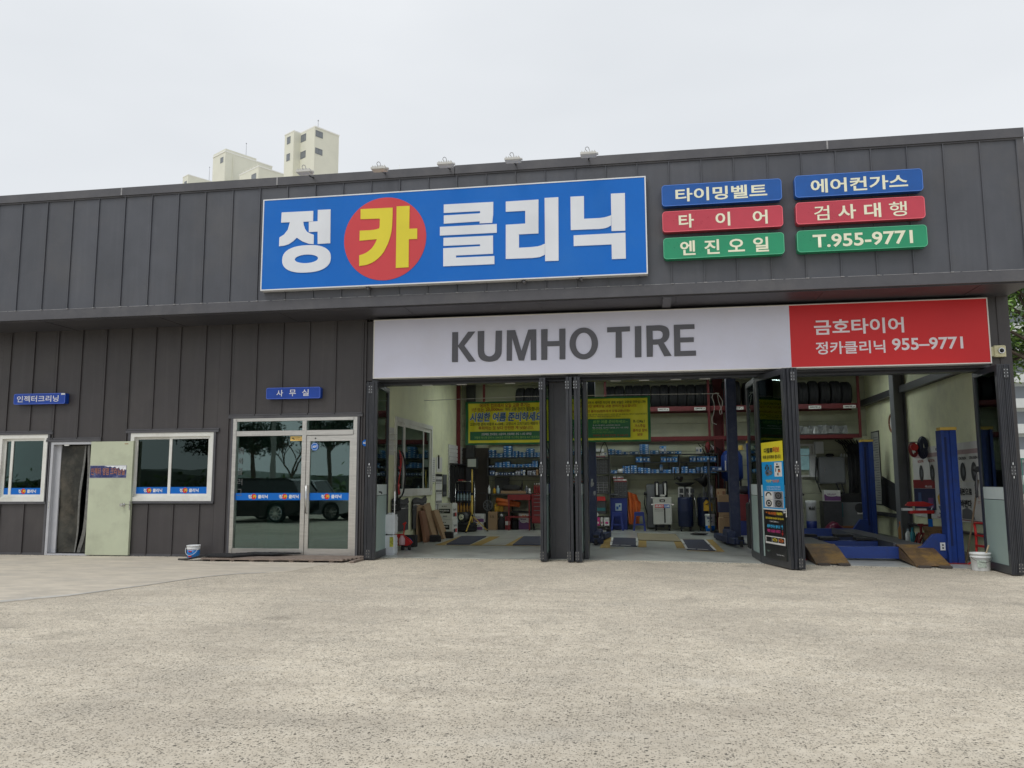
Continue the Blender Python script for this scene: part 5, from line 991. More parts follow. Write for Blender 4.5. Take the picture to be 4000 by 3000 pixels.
lump('cable_heap', 'black coiled hose heap on the wooden workbench tray', 'hose', (-3.52, yW+.2, zW+.035), .27, .14, .10, BLACK, 3)
b = MB(); b.box(-4.02,-3.62,yW+.45,yW+.47,zW,zW+.42); b.box(-3.98,-3.66,yW+.444,yW+.45,zW+.04,zW+.38); b.top('picture_frame', DARKST, 'dark framed sheet standing at the back of the workbench', 'frame')
for i, x in enumerate((-2.90,-2.84,-2.78)):
    bottle(x+.02, yW+.1, zW, .028, .27, REDD, ['dark red spray can leftmost of three on the red tool chest', 'dark red spray can in the middle of three on the red tool chest', 'dark red spray can rightmost of three on the red tool chest'][i], PLASW, 'red spray cans on the tool chest', 'spray can')
# orange roll, yellow cans, small boxes beneath the bench
r0 = (-3.956,-3.247,0.7,0.923)
b = MB(); b.tube([(r0[0]+.05, yW+.05, r0[3]-.05), ((r0[0]+r0[1])/2, yW+.03, (r0[2]+r0[3])/2+.01), (r0[1]-.02, yW+.0, r0[2]+.06)], .075, 12); b.tube([(r0[0]+.1, yW-.05, r0[3]-.15), (r0[1]-.1, yW-.06, r0[2]+.05)], .045, 10); b.top('fender_cover', ORANGE, 'rolled orange vinyl cover slanting under the workbench', 'cover', smooth=True)
def oil_can(label, x0, x1, z0, z1, y, m, cap=None, d=.12):
    t = thing('oil_can', label, 'jug', ((x0+x1)/2, y, z0)); w_ = x1-x0; h = z1-z0
    b = MB(); b.prism([[(x0,z0),(x1,z0),(x1,z0+h*.62),(x1-w_*.18,z0+h*.84),(x0+w_*.52,z0+h*.92),(x0+w_*.2,z0+h*.92),(x0,z0+h*.7)], [(x0+w_*.18,z0+h*.62),(x0+w_*.52,z0+h*.74),(x0+w_*.68,z0+h*.64),(x0+w_*.26,z0+h*.54)]], y, y+d); b.build('jug_body', m, t)
    b = MB(); b.cyl((x0+w_*.34, y+d/2, z0+h*.92), (x0+w_*.34, y+d/2, z1), w_*.12, w_*.12, 10); b.build('cap', cap or BLACK, t); return t
for (a_, c_, lab) in ((602, 660, 'yellow oil jug leftmost of two under the workbench'), (664, 712, 'yellow oil jug rightmost of two under the workbench')):
    pass
for r_, lab in zip([(-3.952,-3.83,0.587,0.822),(-3.82,-3.72,0.587,0.832)], ('left yellow oil jug of the pair on the lower bench shelf', 'right yellow oil jug of the pair on the lower bench shelf')): oil_can(lab, r_[0], r_[1], z2, r_[3], yW+.03, YELP, YELP)
r_ = (-3.716,-3.528,0.588,0.74); put_box('c', r_[0], r_[1], z2+.001, r_[3], yW+.05, .25, 'small printed brown carton beside the yellow jugs', None)
r_ = (-4.114,-3.854,0.163,0.579); RBX = thing('refrigerant_carton', 'tall brown carton with dark print standing left under the workbench', 'carton', ((r_[0]+r_[1])/2, 7.36, fl(-4, 7.4)))
bx('box', CARDR if False else CARD, RBX, r_[0]+.02, r_[1], 7.30, 7.44, fl(-4,7.4), r_[3]); textf('R-134a', RBX, INK, r_[0]+.07, r_[1]-.08, r_[3]-.17, r_[3]-.09, 7.30)
b = MB(); wx, wz, wr = (-4.125,0.741,0.12)
b.tube([(wx+wr*math.cos(k*math.pi/12), 7.42, wz+wr*1.1*math.sin(k*math.pi/12)) for k in range(25)], .012, 5)
for k in range(8): b.bar((wx, 7.42, wz), (wx+wr*math.cos(k*math.pi/4), 7.42, wz+wr*1.1*math.sin(k*math.pi/4)), .012, .012)
b.top('wheel_cover', GREYST, 'grey spoked wheel cover leaning above the tall brown carton', 'wheel cover')
r_ = (-3.822,-3.686,0.174,0.508); bottle((r_[0]+r_[1])/2, 7.40, fl(-3.7,7.4), .10, r_[3]-.1, BLACK, 'black gas bottle with pale neck label on the floor under the bench', PLASW, None, 'gas bottle')
r_ = (-3.651,-3.506,0.195,0.458); FX = thing('fuel_box', 'red and white carton on the floor under the bench', 'carton', ((r_[0]+r_[1])/2, 7.4, fl(-3.5,7.4))); bx('box', REDD, FX, r_[0], r_[1], 7.36, 7.55, fl(-3.5,7.4), r_[3]); bx('label', PAPER, FX, r_[0]+.01, r_[1]-.01, 7.355, 7.36, r_[2]+.03, (r_[2]+r_[3])/2)
def purple_carton(label, x0, x1, z0, z1, y, d=.3, art=True, twin=False):
    t = thing('oil_carton', label, 'carton', ((x0+x1)/2, y, z0), group='white and purple printed cartons'); w_ = x1-x0; h = z1-z0
    bx('box', PAPER, t, x0, x1, y, y+d, z0, z1)
    b = MB(); b.prism([(x0+.002,z0+.01),(x1-.002,z0+.01),(x1-.002,z0+h*.42),(x0+w_*.62,z0+h*.50),(x0+w_*.25,z0+h*.62),(x0+.002,z0+h*.62)], y-.003, y-.001); b.build('purple_print', PURP, t)
    b = MB(); b.prism([(x0+w_*(.48+.33*math.cos(k*math.pi/10)*1.15), z0+h*.60+h*.17*math.sin(k*math.pi/10)) for k in range(20)], y-.005, y-.0035); b.build('label_oval', PAPER, t)
    textf('Mobil', t, PURP, x0+w_*.2, x0+w_*.72, z0+h*.60, z0+h*.70, y-.006, bold=.03); textf('Super', t, PURP, x0+w_*.24, x0+w_*.66, z0+h*.49, z0+h*.57, y-.006)
    if art:
        b = MB()
        for q in (.36,.60): b.prism([(x0+w_*q,z0+h*.78),(x0+w_*(q+.14),z0+h*.78),(x0+w_*(q+.14),z0+h*.86),(x0+w_*(q+.08),z0+h*.93),(x0+w_*(q+.02),z0+h*.90)], y-.004, y-.002)
        b.build('bottle_print', YELP, t)
    return t
r_ = (-3.287,-3.014,0.167,0.524); purple_carton('white and purple oil carton on the floor under the bench', r_[0], r_[1], fl(-3.2,7.4), r_[3], 7.38)
b = MB(); r_ = (-3.49,-3.314,0.196,0.367); b.cbox(r_[0], r_[1], 7.42, 7.6, fl(-3.4,7.4), r_[3], .03); b.top('battery', BLACK, 'small black battery beside the purple carton under the bench', 'battery')
# red tool table and red drawer chest
r_ = (-3.542,-2.942,0.895,1.026); TT = thing('tool_table', 'dark red steel trolley table in front of the bench', 'trolley', ((r_[0]+r_[1])/2, 7.3, fl(-3.3,7.3)))
bx('tray', REDD, TT, r_[0], r_[1], 7.12, 7.40, r_[3]-.14, r_[3]); 
for x in (r_[0]+.03, r_[1]-.03): bx('leg', REDD, TT, x-.015, x+.015, 7.14, 7.17, fl(x,7.15), r_[3]-.14)
bx('shelf', REDD, TT, r_[0], r_[1], 7.14, 7.40, z2-.14, z2-.11)
r_ = (-2.93,-2.609,0.254,1.047); TC = thing('tool_chest', 'tall dark red tool chest with drawers beside the left door stack', 'tool chest', ((r_[0]+r_[1])/2, 7.3, fl(-2.8,7.3)))
bx('cabinet', REDD, TC, r_[0], r_[1], 7.32, 7.75, r_[2]+.02, zW-.01); hd = (zW-r_[2]-.06)
for k, (a_, c_) in enumerate(((0,.30),(.32,.46),(.48,.60),(.62,.74),(.76,.87),(.89,.99))):
    d_ = bx('drawer', REDD, TC, r_[0]+.015, r_[1]-.015, 7.30, 7.32, r_[2]+.04+hd*a_, r_[2]+.04+hd*c_); bx('drawer_handle', GREYST, d_, r_[0]+.06, r_[1]-.06, 7.285, 7.30, r_[2]+.04+hd*c_-.03, r_[2]+.04+hd*c_-.015)
for x in (r_[0]+.05, r_[1]-.05): b = MB(); b.cyl((x-.02, 7.4, fl(x,7.4)+.045), (x+.02, 7.4, fl(x,7.4)+.045), .045, .045, 12); b.build('castor', BLACK, TC)
# ---- left wall furniture
b = MB()
for k in range(13): b.box(-4.985,-4.955, 6.45, 8.0, .98+k*.105+.0, .98+k*.105+.09)
b.box(-4.99,-4.983,6.45,8.0,.95,2.34); sl = b.top('slat_panel', PAPER, 'white slat wall panel with black slots near the back of the left wall', 'panel')
def tools_on_slat():
    t = thing('wiper_rack', 'black wiper blades hanging in rows under the white slat panel', 'wiper rack', (-4.8, 7.2, .8))
    for i in range(14):
        y = 6.50+i*.10
        for zt in (1.80,): bx('wiper_blade', BLACK, t, -4.94+.02*(i%3), -4.90+.02*(i%3), y, y+.06, .82+.03*(i%2), zt-.02*(i%4))
    bx('hook_rail', DARKST, t, -4.95, -4.84, 6.45, 8.0, 1.82, 1.85)
    for i in range(5): bx('price_card', REDP if i < 3 else REDD, t, -4.835, -4.83, 6.95+i*.19, 7.12+i*.19, 1.40, 1.425)
tools_on_slat()
# bottle display rack with rows of bottles
BR = thing('bottle_rack', 'chrome wire display rack full of bottles behind the yellow tripod', 'rack', (-4.55, 7.2, fl(-4.5,7.2)))
bx0, bx1, by0, by1 = -4.86, -4.42, 6.75, 7.10; zb = fl(-4.6, 7.0)
b = MB()
for x, y in ((bx0, by0), (bx1, by0), (bx1, by1), (bx0, by1)): b.tube([(x, y, zb), (x, y, zb+1.22)], .012, 6)
b.tube([(bx0, by0, zb+1.22), (bx0+.04, by0, zb+1.28), (bx1-.04, by0, zb+1.28), (bx1, by0, zb+1.22)], .012, 6); b.tube([(bx1, by0, zb+1.22), (bx1, by0+.05, zb+1.28), (bx1, by1-.05, zb+1.28), (bx1, by1, zb+1.22)], .012, 6)
b.build('rack_frame', CHROME, BR, True)
lev = (.21, .47, .77, 1.05)
for z in lev:
    b = MB(); 
    for k in range(6): b.bar((bx0, by0+k*.07, zb+z), (bx1, by0+k*.07, zb+z), .006, .006)
    b.bar((bx0, by0-.003, zb+z+.07), (bx1, by0-.003, zb+z+.07), .006, .006); b.box(bx0, bx1, by0, by1, zb+z-.012, zb+z-.008); b.build('wire_shelf', DARKST, BR)
for li, (z, m, cp, nm) in enumerate(((.22, GLB, BLACK, 'clear bottle'), (.48, AMB, AMB, 'amber oil bottle'), (.78, GLB, DBLUE, 'clear bottle with blue cap'))):
    for k in range(5):
        ends = ['leftmost', 'second', 'middle', 'fourth', 'rightmost'][k]; row = ['lowest', 'middle', 'upper'][li]
        bottle(bx0+.06+k*.082, by0+.06, zb+z, .032, .235, m, f"{ends} {nm} in the {row} row of the wire bottle rack", cp, 'bottles on the wire rack')
# yellow work-light tripod
T0 = (-4.391,6.635,0.084); tx, ty = T0[0], T0[1]; tz = fl(tx, ty)
TP_ = thing('work_light_tripod', 'yellow telescopic work-light tripod with a square lamp head', 'work light', (tx, ty, tz))
b = MB(); b.cyl((tx, ty, tz+.10), (tx, ty, tz+.95), .028, .028, 10); b.cyl((tx, ty, tz+.95), (tx, ty, tz+1.60), .020, .020, 10); b.build('pole', CAPY, TP_, True)
b = MB(); b.cyl((tx, ty, tz+.93), (tx, ty, tz+.99), .036, .036, 10); b.cyl((tx, ty, tz+.38), (tx, ty, tz+.43), .04, .04, 10); b.build('collar', BLACK, TP_)
for k in range(3):
    a_ = k*2.094+.35; e = Vector((tx+.40*math.cos(a_), ty+.40*math.sin(a_), fl(tx,ty)+.02)); b = MB(); b.bar((tx, ty, tz+.42), e, .024, .024); b.bar((tx, ty, tz+.14), ((tx+e.x)/2, (ty+e.y)/2, tz+.22), .016, .016); b.build('leg', CAPY, TP_); bx('rubber_foot', BLACK, TP_, e.x-.02, e.x+.02, e.y-.02, e.y+.02, fl(e.x,e.y), fl(e.x,e.y)+.03)
b = MB(); b.box(tx-.15, tx+.15, ty-.04, ty+.04, tz+1.62, tz+1.90); b.build('lamp_housing', BLACK, TP_); bx('lamp_glass', mat('lamp_glass', (0.42,0.44,0.42), .25), TP_, tx-.11, tx+.11, ty-.045, ty-.04, tz+1.66, tz+1.86)
# compressor motor on a tyre, tall oil tin, purple cartons
def tyre_mesh(b, c_, ax, R, w_, rim=.58, n=28):
    c_ = Vector(c_); ax = Vector(ax).normalized(); t_ = Vector((0,0,1)) if abs(ax.z) < .9 else Vector((1,0,0)); e1 = ax.cross(t_).normalized(); e2 = ax.cross(e1)
    prof = [(rim*R, -w_*.42), (rim*R+.04, -w_*.5), (R*.88, -w_*.5), (R*.97, -w_*.40), (R, -w_*.22), (R*.985,-w_*.21), (R*.985,-w_*.19), (R, -w_*.18), (R, -.01), (R*.985,-.008),(R*.985,.008),(R,.01),(R, w_*.18), (R*.985,w_*.19),(R*.985,w_*.21),(R, w_*.22), (R*.97, w_*.40), (R*.88, w_*.5), (rim*R+.04, w_*.5), (rim*R, w_*.42), (rim*R*.98, 0)]
    m_ = len(prof); vs = [c_ + ax*h + (e1*math.cos(2*math.pi*i/n)+e2*math.sin(2*math.pi*i/n))*r for i in range(n) for r, h in prof]
    return b.add(vs, [(i*m_+k, i*m_+(k+1)%m_, ((i+1)%n)*m_+(k+1)%m_, ((i+1)%n)*m_+k) for i in range(n) for k in range(m_)])
q = (-4.578,6.475,0.082); b = MB(); tyre_mesh(b, (q[0], q[1]+.25, fl(q[0],q[1])+.12), (0,0,1), .30, .22); b.top('spare_tyre', TYRE, 'black tyre lying flat beside the yellow tripod', 'tyre', smooth=True)
mz = fl(q[0], q[1])+.235; mx_, my = q[0]-.02, q[1]+.2
MO = thing('electric_motor', 'grey electric pump motor resting on the flat tyre', 'motor', (mx_, my, mz))
b = MB(); b.cyl((mx_-.05, my-.12, mz+.14), (mx_+.08, my+.15, mz+.14), .13, .13, 20); b.build('motor_body', DARKST, MO, True)
b = MB(); b.cyl((mx_-.06, my-.15, mz+.14), (mx_-.045, my-.12, mz+.14), .075, .085, 18); b.cyl((mx_-.07, my-.18, mz+.14), (mx_-.06, my-.15, mz+.14), .02, .02, 10); b.build('flange', CHROME, MO, True)
b = MB(); b.box(mx_-.08, mx_+.10, my-.08, my+.10, mz, mz+.03); b.bar((mx_, my, mz+.03), (mx_, my, mz+.10), .08, .08); b.build('motor_foot', DARKST, MO)
q = (-4.773,-4.662,0.068,0.464); OT = thing('oil_tin', 'tall blue and white square oil tin beside the white cartons', 'tin', ((q[0]+q[1])/2, 6.0, fl(-4.7,6.0))); zz = fl(-4.7,6.0); hh = q[3]-zz
bx('tin', mat('tin_blue', (0.01,0.05,0.22), .35), OT, q[0], q[1], 5.95, 6.17, zz, zz+hh); bx('tin_label', PAPER, OT, q[0]+.005, q[1]-.005, 5.944, 5.949, zz+hh*.42, zz+hh*.97); bx('tin_badge', YELP, OT, q[0]+.04, q[1]-.02, 5.944, 5.949, zz+hh*.12, zz+hh*.3); textf('M', OT, DBLUE, q[0]+.02, q[0]+.075, zz+hh*.8, zz+hh*.93, 5.943, bold=.04); textf('ATF', OT, DBLUE, q[0]+.02, q[1]-.02, zz+hh*.5, zz+hh*.6, 5.943, bold=.03)
q = (-4.496,-4.185,0.116,0.369); zz = fl(-4.4,7.2)
purple_carton('lower white and purple carton behind the yellow tripod', q[0]+.02, q[1]-.04, zz, zz+.20, 7.18, .22, False); purple_carton('upper white and purple carton behind the yellow tripod', q[0], q[1], zz+.202, zz+.42, 7.18, .24, False)
# white printed cartons, two high
for k, (lab, dz) in enumerate((('lower white printed carton of the pair beside the leaning cardboard', 0), ('upper white printed carton of the pair beside the leaning cardboard', .385))):
    yb, ye = 5.35, 5.88; zz = fl(-4.8, 5.5)+dz; t = thing('parts_carton', lab, 'carton', (-4.78, 5.3, zz), group='white printed cartons, stacked in two')
    x0_, x1_ = -4.99+.02*k, -4.60-.01*k; bx('box', PAPER, t, x0_, x1_, yb, ye, zz+.001, zz+.380)
    bx('black_label', INK, t, x0_+.03, x0_+.31, yb-.004, yb-.001, zz+.14, zz+.25); textf('PHOENIX', t, INKW, x0_+.05, x0_+.29, zz+.19, zz+.225, yb-.004, bold=.03); textf('RACING', t, INKW, x0_+.05, x0_+.16, zz+.155, zz+.17, yb-.004)
    b = MB(); [b.box(x0_+.10+j*.045, x0_+.125+j*.045, yb-.003, yb-.001, zz+.30, zz+.322) for j in range(3)]; [b.box(x0_+.13+j*.018, x0_+.138+j*.018, yb-.003, yb-.001, zz+.05, zz+.09) for j in range(6)]; b.build('print_mark', INK, t)
    bx('side_label', INKR if False else REDP, t, x1_+.001, x1_+.004, yb+.30, yb+.46, zz+.06, zz+.15); bx('side_label', INK, t, x1_+.001, x1_+.004, yb+.12, yb+.27, zz+.06, zz+.15)
    text('Ver 66', t, INK, (x1_+.002, yb+.1, zz+.20), (0,1,0), (0,0,1), .30, .06, bold=.02)
# leaning cardboard sheets
def leaning(label, pts_y, z1, xb, xt, m, y, th=.03, w_=.4, dz=0, skew=0.0):
    b = MB(); z0 = fl(xb, y)
    vs = [(xb, y, z0), (xb, y+w_, z0), (xt, y+w_+skew, z0+z1-dz), (xt, y+skew, z0+z1)]; vs2 = [(v[0]+th, v[1], v[2]) for v in vs]
    b.add(vs+vs2, [(3,2,1,0),(4,5,6,7),(0,1,5,4),(1,2,6,5),(2,3,7,6),(3,0,4,7)]); return b.top('cardboard_sheet', m, label, 'cardboard', 'cardboard pieces leaning on the left wall')
leaning('largest flattened cardboard leaning on the left wall', 0, .83, -4.92, -4.98, CARD, 3.3, .03, 1.15, .0, .1)
leaning('narrow red-brown cardboard leaning in front of the largest one', 0, .68, -4.78, -4.90, CARDR, 3.36, .06, .38, .0, .0)
leaning('tall narrow cardboard leaning in the middle of the group', 0, .78, -4.72, -4.90, CARD, 3.85, .05, .55, .0, -.2)
leaning('shorter cardboard with a small print leaning nearest the white cartons', 0, .65, -4.62, -4.82, CARD, 4.3, .07, .45, .0, -.2)
for lab, (x, y) in (('black rubber lift block at the foot of the leaning cardboard', (-4.55,3.5)), ('black rubber lift block before the white cartons', (-4.50,4.5))):
    b = MB(); b.cbox(x-.14, x+.10, y, y+.14, fl(x,y), fl(x,y)+.15, .02); b.top('rubber_block', BLACK, lab, 'block', 'black rubber blocks')
# ribbed grey mats hung on the wall
FMAT = mat('grey_ribbed_mat', (0.075,0.075,0.08), .9, 0, .2, 10, .8, 60)
for lab, (y0, y1, z0, z1, fold) in (('grey ribbed floor mat hung on the left wall below the window', (1.64,2.74,.36,1.02,0)), ('grey ribbed floor mat with folded top, behind the cardboard', (3.1,4.2,.34,.98,.06))):
    b = MB(); n = 14
    vs = []; 
    for lay in (0,1):
        for j in range(n+1):
            for i in range(9):
                u, v = i/8, j/n; z = z0+(z1-z0)*v + (.03*math.sin(u*7) if v > .7 else 0)+fold*u*(v > .8); xx = -4.985+.02+.012*math.sin(v*31)*(v > .72)+ (.02 if lay else 0)
                vs.append((xx, y0+(y1-y0)*u, z))
    m_ = 9*(n+1); fs = [(j*9+i, j*9+i+1, (j+1)*9+i+1, (j+1)*9+i) for j in range(n) for i in range(8)]; fs = fs + [tuple(q_+m_ for q_ in reversed(f)) for f in fs]
    b.add(vs, fs); o = b.top('rubber_mat', FMAT, lab, 'mat', 'ribbed mats on the left wall')
    t = MB(); [t.box(-4.955,-4.945,y0,y1,z1-.12-.09*k,z1-.11-.09*k) for k in range(2)]; ORG[o.name] = Matrix.Translation(o.location); t.build('mat_piping', PAPER, o)
# paper charts on the left wall
for lab, (y0, y1, z0, z1, k) in (('small white chart sheet on the left wall beside the window', (4.80,5.16,1.36,1.95,0)), ('clipboard with a black clip high on the left wall', (5.27,5.80,1.60,1.97,1)), ('long white tyre price chart hanging on the left wall', (5.18,5.80,.70,1.56,2)), ('dark photo poster behind the long price chart', (5.88,6.30,1.0,1.55,3))):
    t = thing('wall_chart', lab, 'chart', (-4.99, (y0+y1)/2, z0), group='paper charts on the left wall'); bx('sheet', PAPER if k < 3 else DARKST, t, -4.995+.003*k, -4.990+.003*k, y0, y1, z0, z1)
    b = MB(); xx = -4.988+.003*k
    if k == 0:
        for j in range(12): b.box(xx, xx+.001, y0+.03, y1-.05-.03*(j%3), z1-.08-j*.05, z1-.07-j*.05)
        b.build('print_lines', GREYST, t)
    elif k == 1: b.cbox(xx, xx+.02, y0+.12, y0+.20, z1-.28, z1+.05, .008); b.build('clip', INK, t)
    elif k == 2:
        for j in range(3):
            zz = z1-.16-j*.26; b.box(xx, xx+.001, y0, y1, zz-.07, zz-.06)
            for i in range(5): b.cyl((xx, y0+.08+i*.115, zz), (xx+.002, y0+.08+i*.115, zz), .035, .035, 10)
        b.box(xx, xx+.002, y0, y1, z1-.06, z1); b.build('print_marks', INK, t)
    else:
        b.box(xx, xx+.001, y0+.02, y1-.02, z0+.3, z0+.55); b.box(xx, xx+.001, y0+.03, y1-.1, z0+.05, z0+.12); b.build('picture', GREYST, t)
# jumper cables and small shelf of papers at the left wall front
b = MB(); 
for k in range(4): b.box(-4.995,-4.93,1.35,1.80,1.98+k*.11,1.995+k*.11)
b.box(-4.998,-4.985,1.3,1.8,1.9,2.45); b.top('wall_rack', PAPER, 'small white wall rack with tools at the front of the left wall', 'rack')
JC = thing('jumper_cable', 'red and black jumper cables hanging beside the inner window', 'cable', (-4.93, 1.55, 1.2))
jx, jy = -4.90, 1.92
b = MB(); b.tube([(jx, jy, 1.98), (jx-.01, jy+.10, 1.78), (jx, jy+.04, 1.55), (jx, jy-.12, 1.25), (jx, jy-.10, 1.10)], .009, 6); b.tube([(jx, jy-.05, 2.0), (jx, jy+.18, 1.85), (jx, jy+.06, 1.6), (jx, jy-.05, 1.4)], .009, 6); b.tube([(jx, jy-.1, 1.95),(jx, jy-.12, 1.7),(jx, jy-.02, 1.62),(jx,jy+.05,1.74),(jx,jy,1.95)], .008, 6); b.bar((jx, jy-.12, 1.30), (jx, jy+.02, 1.12), .05, .025, (1,0,0)); b.bar((jx, jy-.02, 1.32), (jx, jy-.10, 1.10), .05, .025, (1,0,0)); b.build('red_cable', REDP, JC, True)
b = MB(); b.tube([(jx, jy, 1.98)]+[(jx+.0, jy+.10+.30*math.sin(a_), 1.52+.46*math.cos(a_)) for a_ in [k*math.pi/10 for k in range(11)]]+[(jx, jy-.05, 1.0)], .018, 7); b.tube([(jx, jy-.12, 1.95), (jx, jy-.18, 1.4), (jx, jy-.12, .9)], .018, 7); b.bar((jx, jy-.1, .98), (jx, jy+.08, .80), .045, .03, (1,0,0)); b.bar((jx, jy+.02, .98), (jx, jy-.08, .78), .045, .03, (1,0,0)); b.build('black_cable', BLACK, JC, True)
b = MB(); b.tube([(-4.70, .98, .02), (-4.71, 1.0, 1.15)], .014, 7); b.cyl((-4.71,1.0,1.0),(-4.712,1.005,1.18),.022,.022,8); b.top('steel_bar', CHROME, 'slim steel bar standing behind the white jugs', 'bar')
# two white canisters, one on the other
JG = []
for k in range(2):
    x0_, y0_ = -4.80, .66; zz = fl(-4.6,.7)+k*.385; t = thing('jerry_can', ['white plastic canister with a yellow label standing on the floor', 'white plastic canister stacked on top of the other'][k], 'canister', (-4.62, .75, zz), group='white canisters by the left doors')
    b = MB(); pts = [(0,0),(.185,0),(.20,.02),(.20,.20),(.185,.22),(0,.22),(-.012,.20),(-.012,.02)]
    for za, zb_, s_ in ((0,.03,.93),(.03,.11,1),(.11,.125,.965),(.125,.22,1),(.22,.235,.965),(.235,.31,1),(.31,.355,.9)):
        c0_ = Vector((x0_+.094, y0_+.11, 0)); b.prism([((x0_+px-c0_.x)*s_+c0_.x, (y0_+py-c0_.y)*s_+c0_.y) for px, py in pts], zz+za, zz+zb_, ax='z')
    b.build('canister_body', mat('translucent_white_plastic', (0.66,0.69,0.72), .35, 0, .06, 5), t)
    b = MB(); b.tube([(x0_+.03, y0_+.11, zz+.35), (x0_+.05, y0_+.11, zz+.376), (x0_+.14, y0_+.11, zz+.376), (x0_+.16, y0_+.11, zz+.35)], .013, 6); b.cyl((x0_+.155, y0_+.05, zz+.35), (x0_+.155, y0_+.05, zz+.370), .02, .02, 12); b.build('handle', PLASW, t)
    if k == 0: bx('label', mat('label_yellow_green', (0.42,0.42,0.06), .5, 0, .6, 25), t, x0_+.11, x0_+.18, y0_-.006, y0_-.002, zz+.15, zz+.33)
# red trolley jack and black battery case
q = (-4.738,1.577,0.016); jx0, jy0 = q[0], q[1]; zz = fl(jx0, jy0)
TJ = thing('trolley_jack', 'small red hydraulic trolley jack with a clear fluid jar on the floor', 'jack', (jx0, jy0, zz))
b = MB(); b.prism([(jx0-.16,zz+.08),(jx0+.10,zz+.08),(jx0+.16,zz+.14),(jx0+.10,zz+.20),(jx0-.05,zz+.30),(jx0-.16,zz+.30)], jy0+.10, jy0+.13); b.prism([(jx0-.16,zz+.08),(jx0+.10,zz+.08),(jx0+.16,zz+.14),(jx0+.10,zz+.20),(jx0-.05,zz+.30),(jx0-.16,zz+.30)], jy0+.24, jy0+.27); b.box(jx0-.14,jx0+.04,jy0+.13,jy0+.24,zz+.10,zz+.2); b.build('jack_frame', REDP, TJ)
b = MB(); b.tube([(jx0-.02,jy0+.18,zz+.2),(jx0+.0,jy0+.2,zz+.50)], .014, 6); b.cyl((jx0-.03,jy0+.2,zz+.49),(jx0+.03,jy0+.2,zz+.53),.025,.02,8); b.build('jack_handle', REDP, TJ)
b = MB(); [b.cyl((jx0+sx, jy0+.06, zz+.045), (jx0+sx+.05, jy0+.06, zz+.045), .045, .045, 12) for sx in (-.16, -.02, .12)]; b.build('castor', BLACK, TJ)
b = MB(); b.lathe(jx0, jy0+.02, [(.06, zz+.10), (.065, zz+.12), (.065, zz+.22), (.03, zz+.26), (.03, zz+.285)], 14); b.build('fluid_jar', mat('pink_fluid', (0.55,0.36,0.38), .25), TJ, True)
q = (-4.838,2.249,0.025); BT = thing('car_battery', 'black battery with a blue and yellow label on the floor behind the red jack', 'battery', (q[0]+.05, q[1]+.1, fl(q[0],q[1])))
zz = fl(q[0],q[1]); bx('battery_case', BLACK, BT, q[0]-.11, q[0]+.19, q[1], q[1]+.18, zz, zz+.24, c=.01); b = MB(); b.prism([(q[0]-.02,zz+.06),(q[0]+.15,zz+.10),(q[0]+.08,zz+.19),(q[0]-.02,zz+.17)], q[1]-.004, q[1]-.001); b.build('label', mat('label_blue', (0.02,0.12,0.36), .4), BT); textf('Lite', BT, INKY, q[0]+.0, q[0]+.10, zz+.11, zz+.155, q[1]-.005, bold=.03, shear=.3)
# floor mats over the pits with white tape
PM = [('navy pit cover nearest the left wall in the left bay', [(-4.14,2.86),(-3.65,2.90),(-3.70,5.0),(-4.29,4.96)], 0), ('second navy pit cover in the left bay, right of the first', [(-2.72,2.83),(-2.15,2.86),(-2.18,5.05),(-2.81,5.02)], 0), ('left navy pit cover in the middle bay edged with white tape', [(-.69,2.85),(-.156,2.75),(-.18,4.69),(-.73,4.83)], 1), ('right navy pit cover in the middle bay edged with white tape', [(.80,2.31),(1.33,2.16),(1.31,4.63),(.80,4.59)], 1)]
for lab, pl, tape in PM:
    b = MB(); b.add([(x, y, gz(x,y)+.010) for x, y in pl]+[(x, y, gz(x,y)+.030) for x, y in pl], [(3,2,1,0),(4,5,6,7),(0,1,5,4),(1,2,6,5),(2,3,7,6),(3,0,4,7)]); o = b.top('pit_cover', GRM, lab, 'mat', 'pit covers in the floor')
    if tape:
        t = MB(); c_ = [Vector((x, y, gz(x,y)+.032)) for x, y in pl]
        for a_, e_ in ((c_[0],c_[3]),(c_[1],c_[2]),(c_[0],c_[1]*.75+c_[0]*.25)):
            for s_, f_ in ((0,.42),(.5,1)): t.bar(a_+(e_-a_)*s_, a_+(e_-a_)*f_, .045, .003)
        t.build('tape', PAPER, o)
b = MB(); pl = [(-.155,4.25),(.776,4.08),(.736,6.11),(-.19,6.26)]; b.add([(x, y, gz(x,y)+.014) for x, y in pl]+[(x, y, gz(x,y)+.030) for x, y in pl], [(3,2,1,0),(4,5,6,7),(0,1,5,4),(1,2,6,5),(2,3,7,6),(3,0,4,7)]); b.top('plywood_sheet', mat('worn_plywood', (0.30,0.26,0.17), .8, 0, .12, 2, .2, 60, (0.14,0.13,0.10), 2, .6), 'thin plywood sheet lying on the floor between the pit covers', 'plywood')
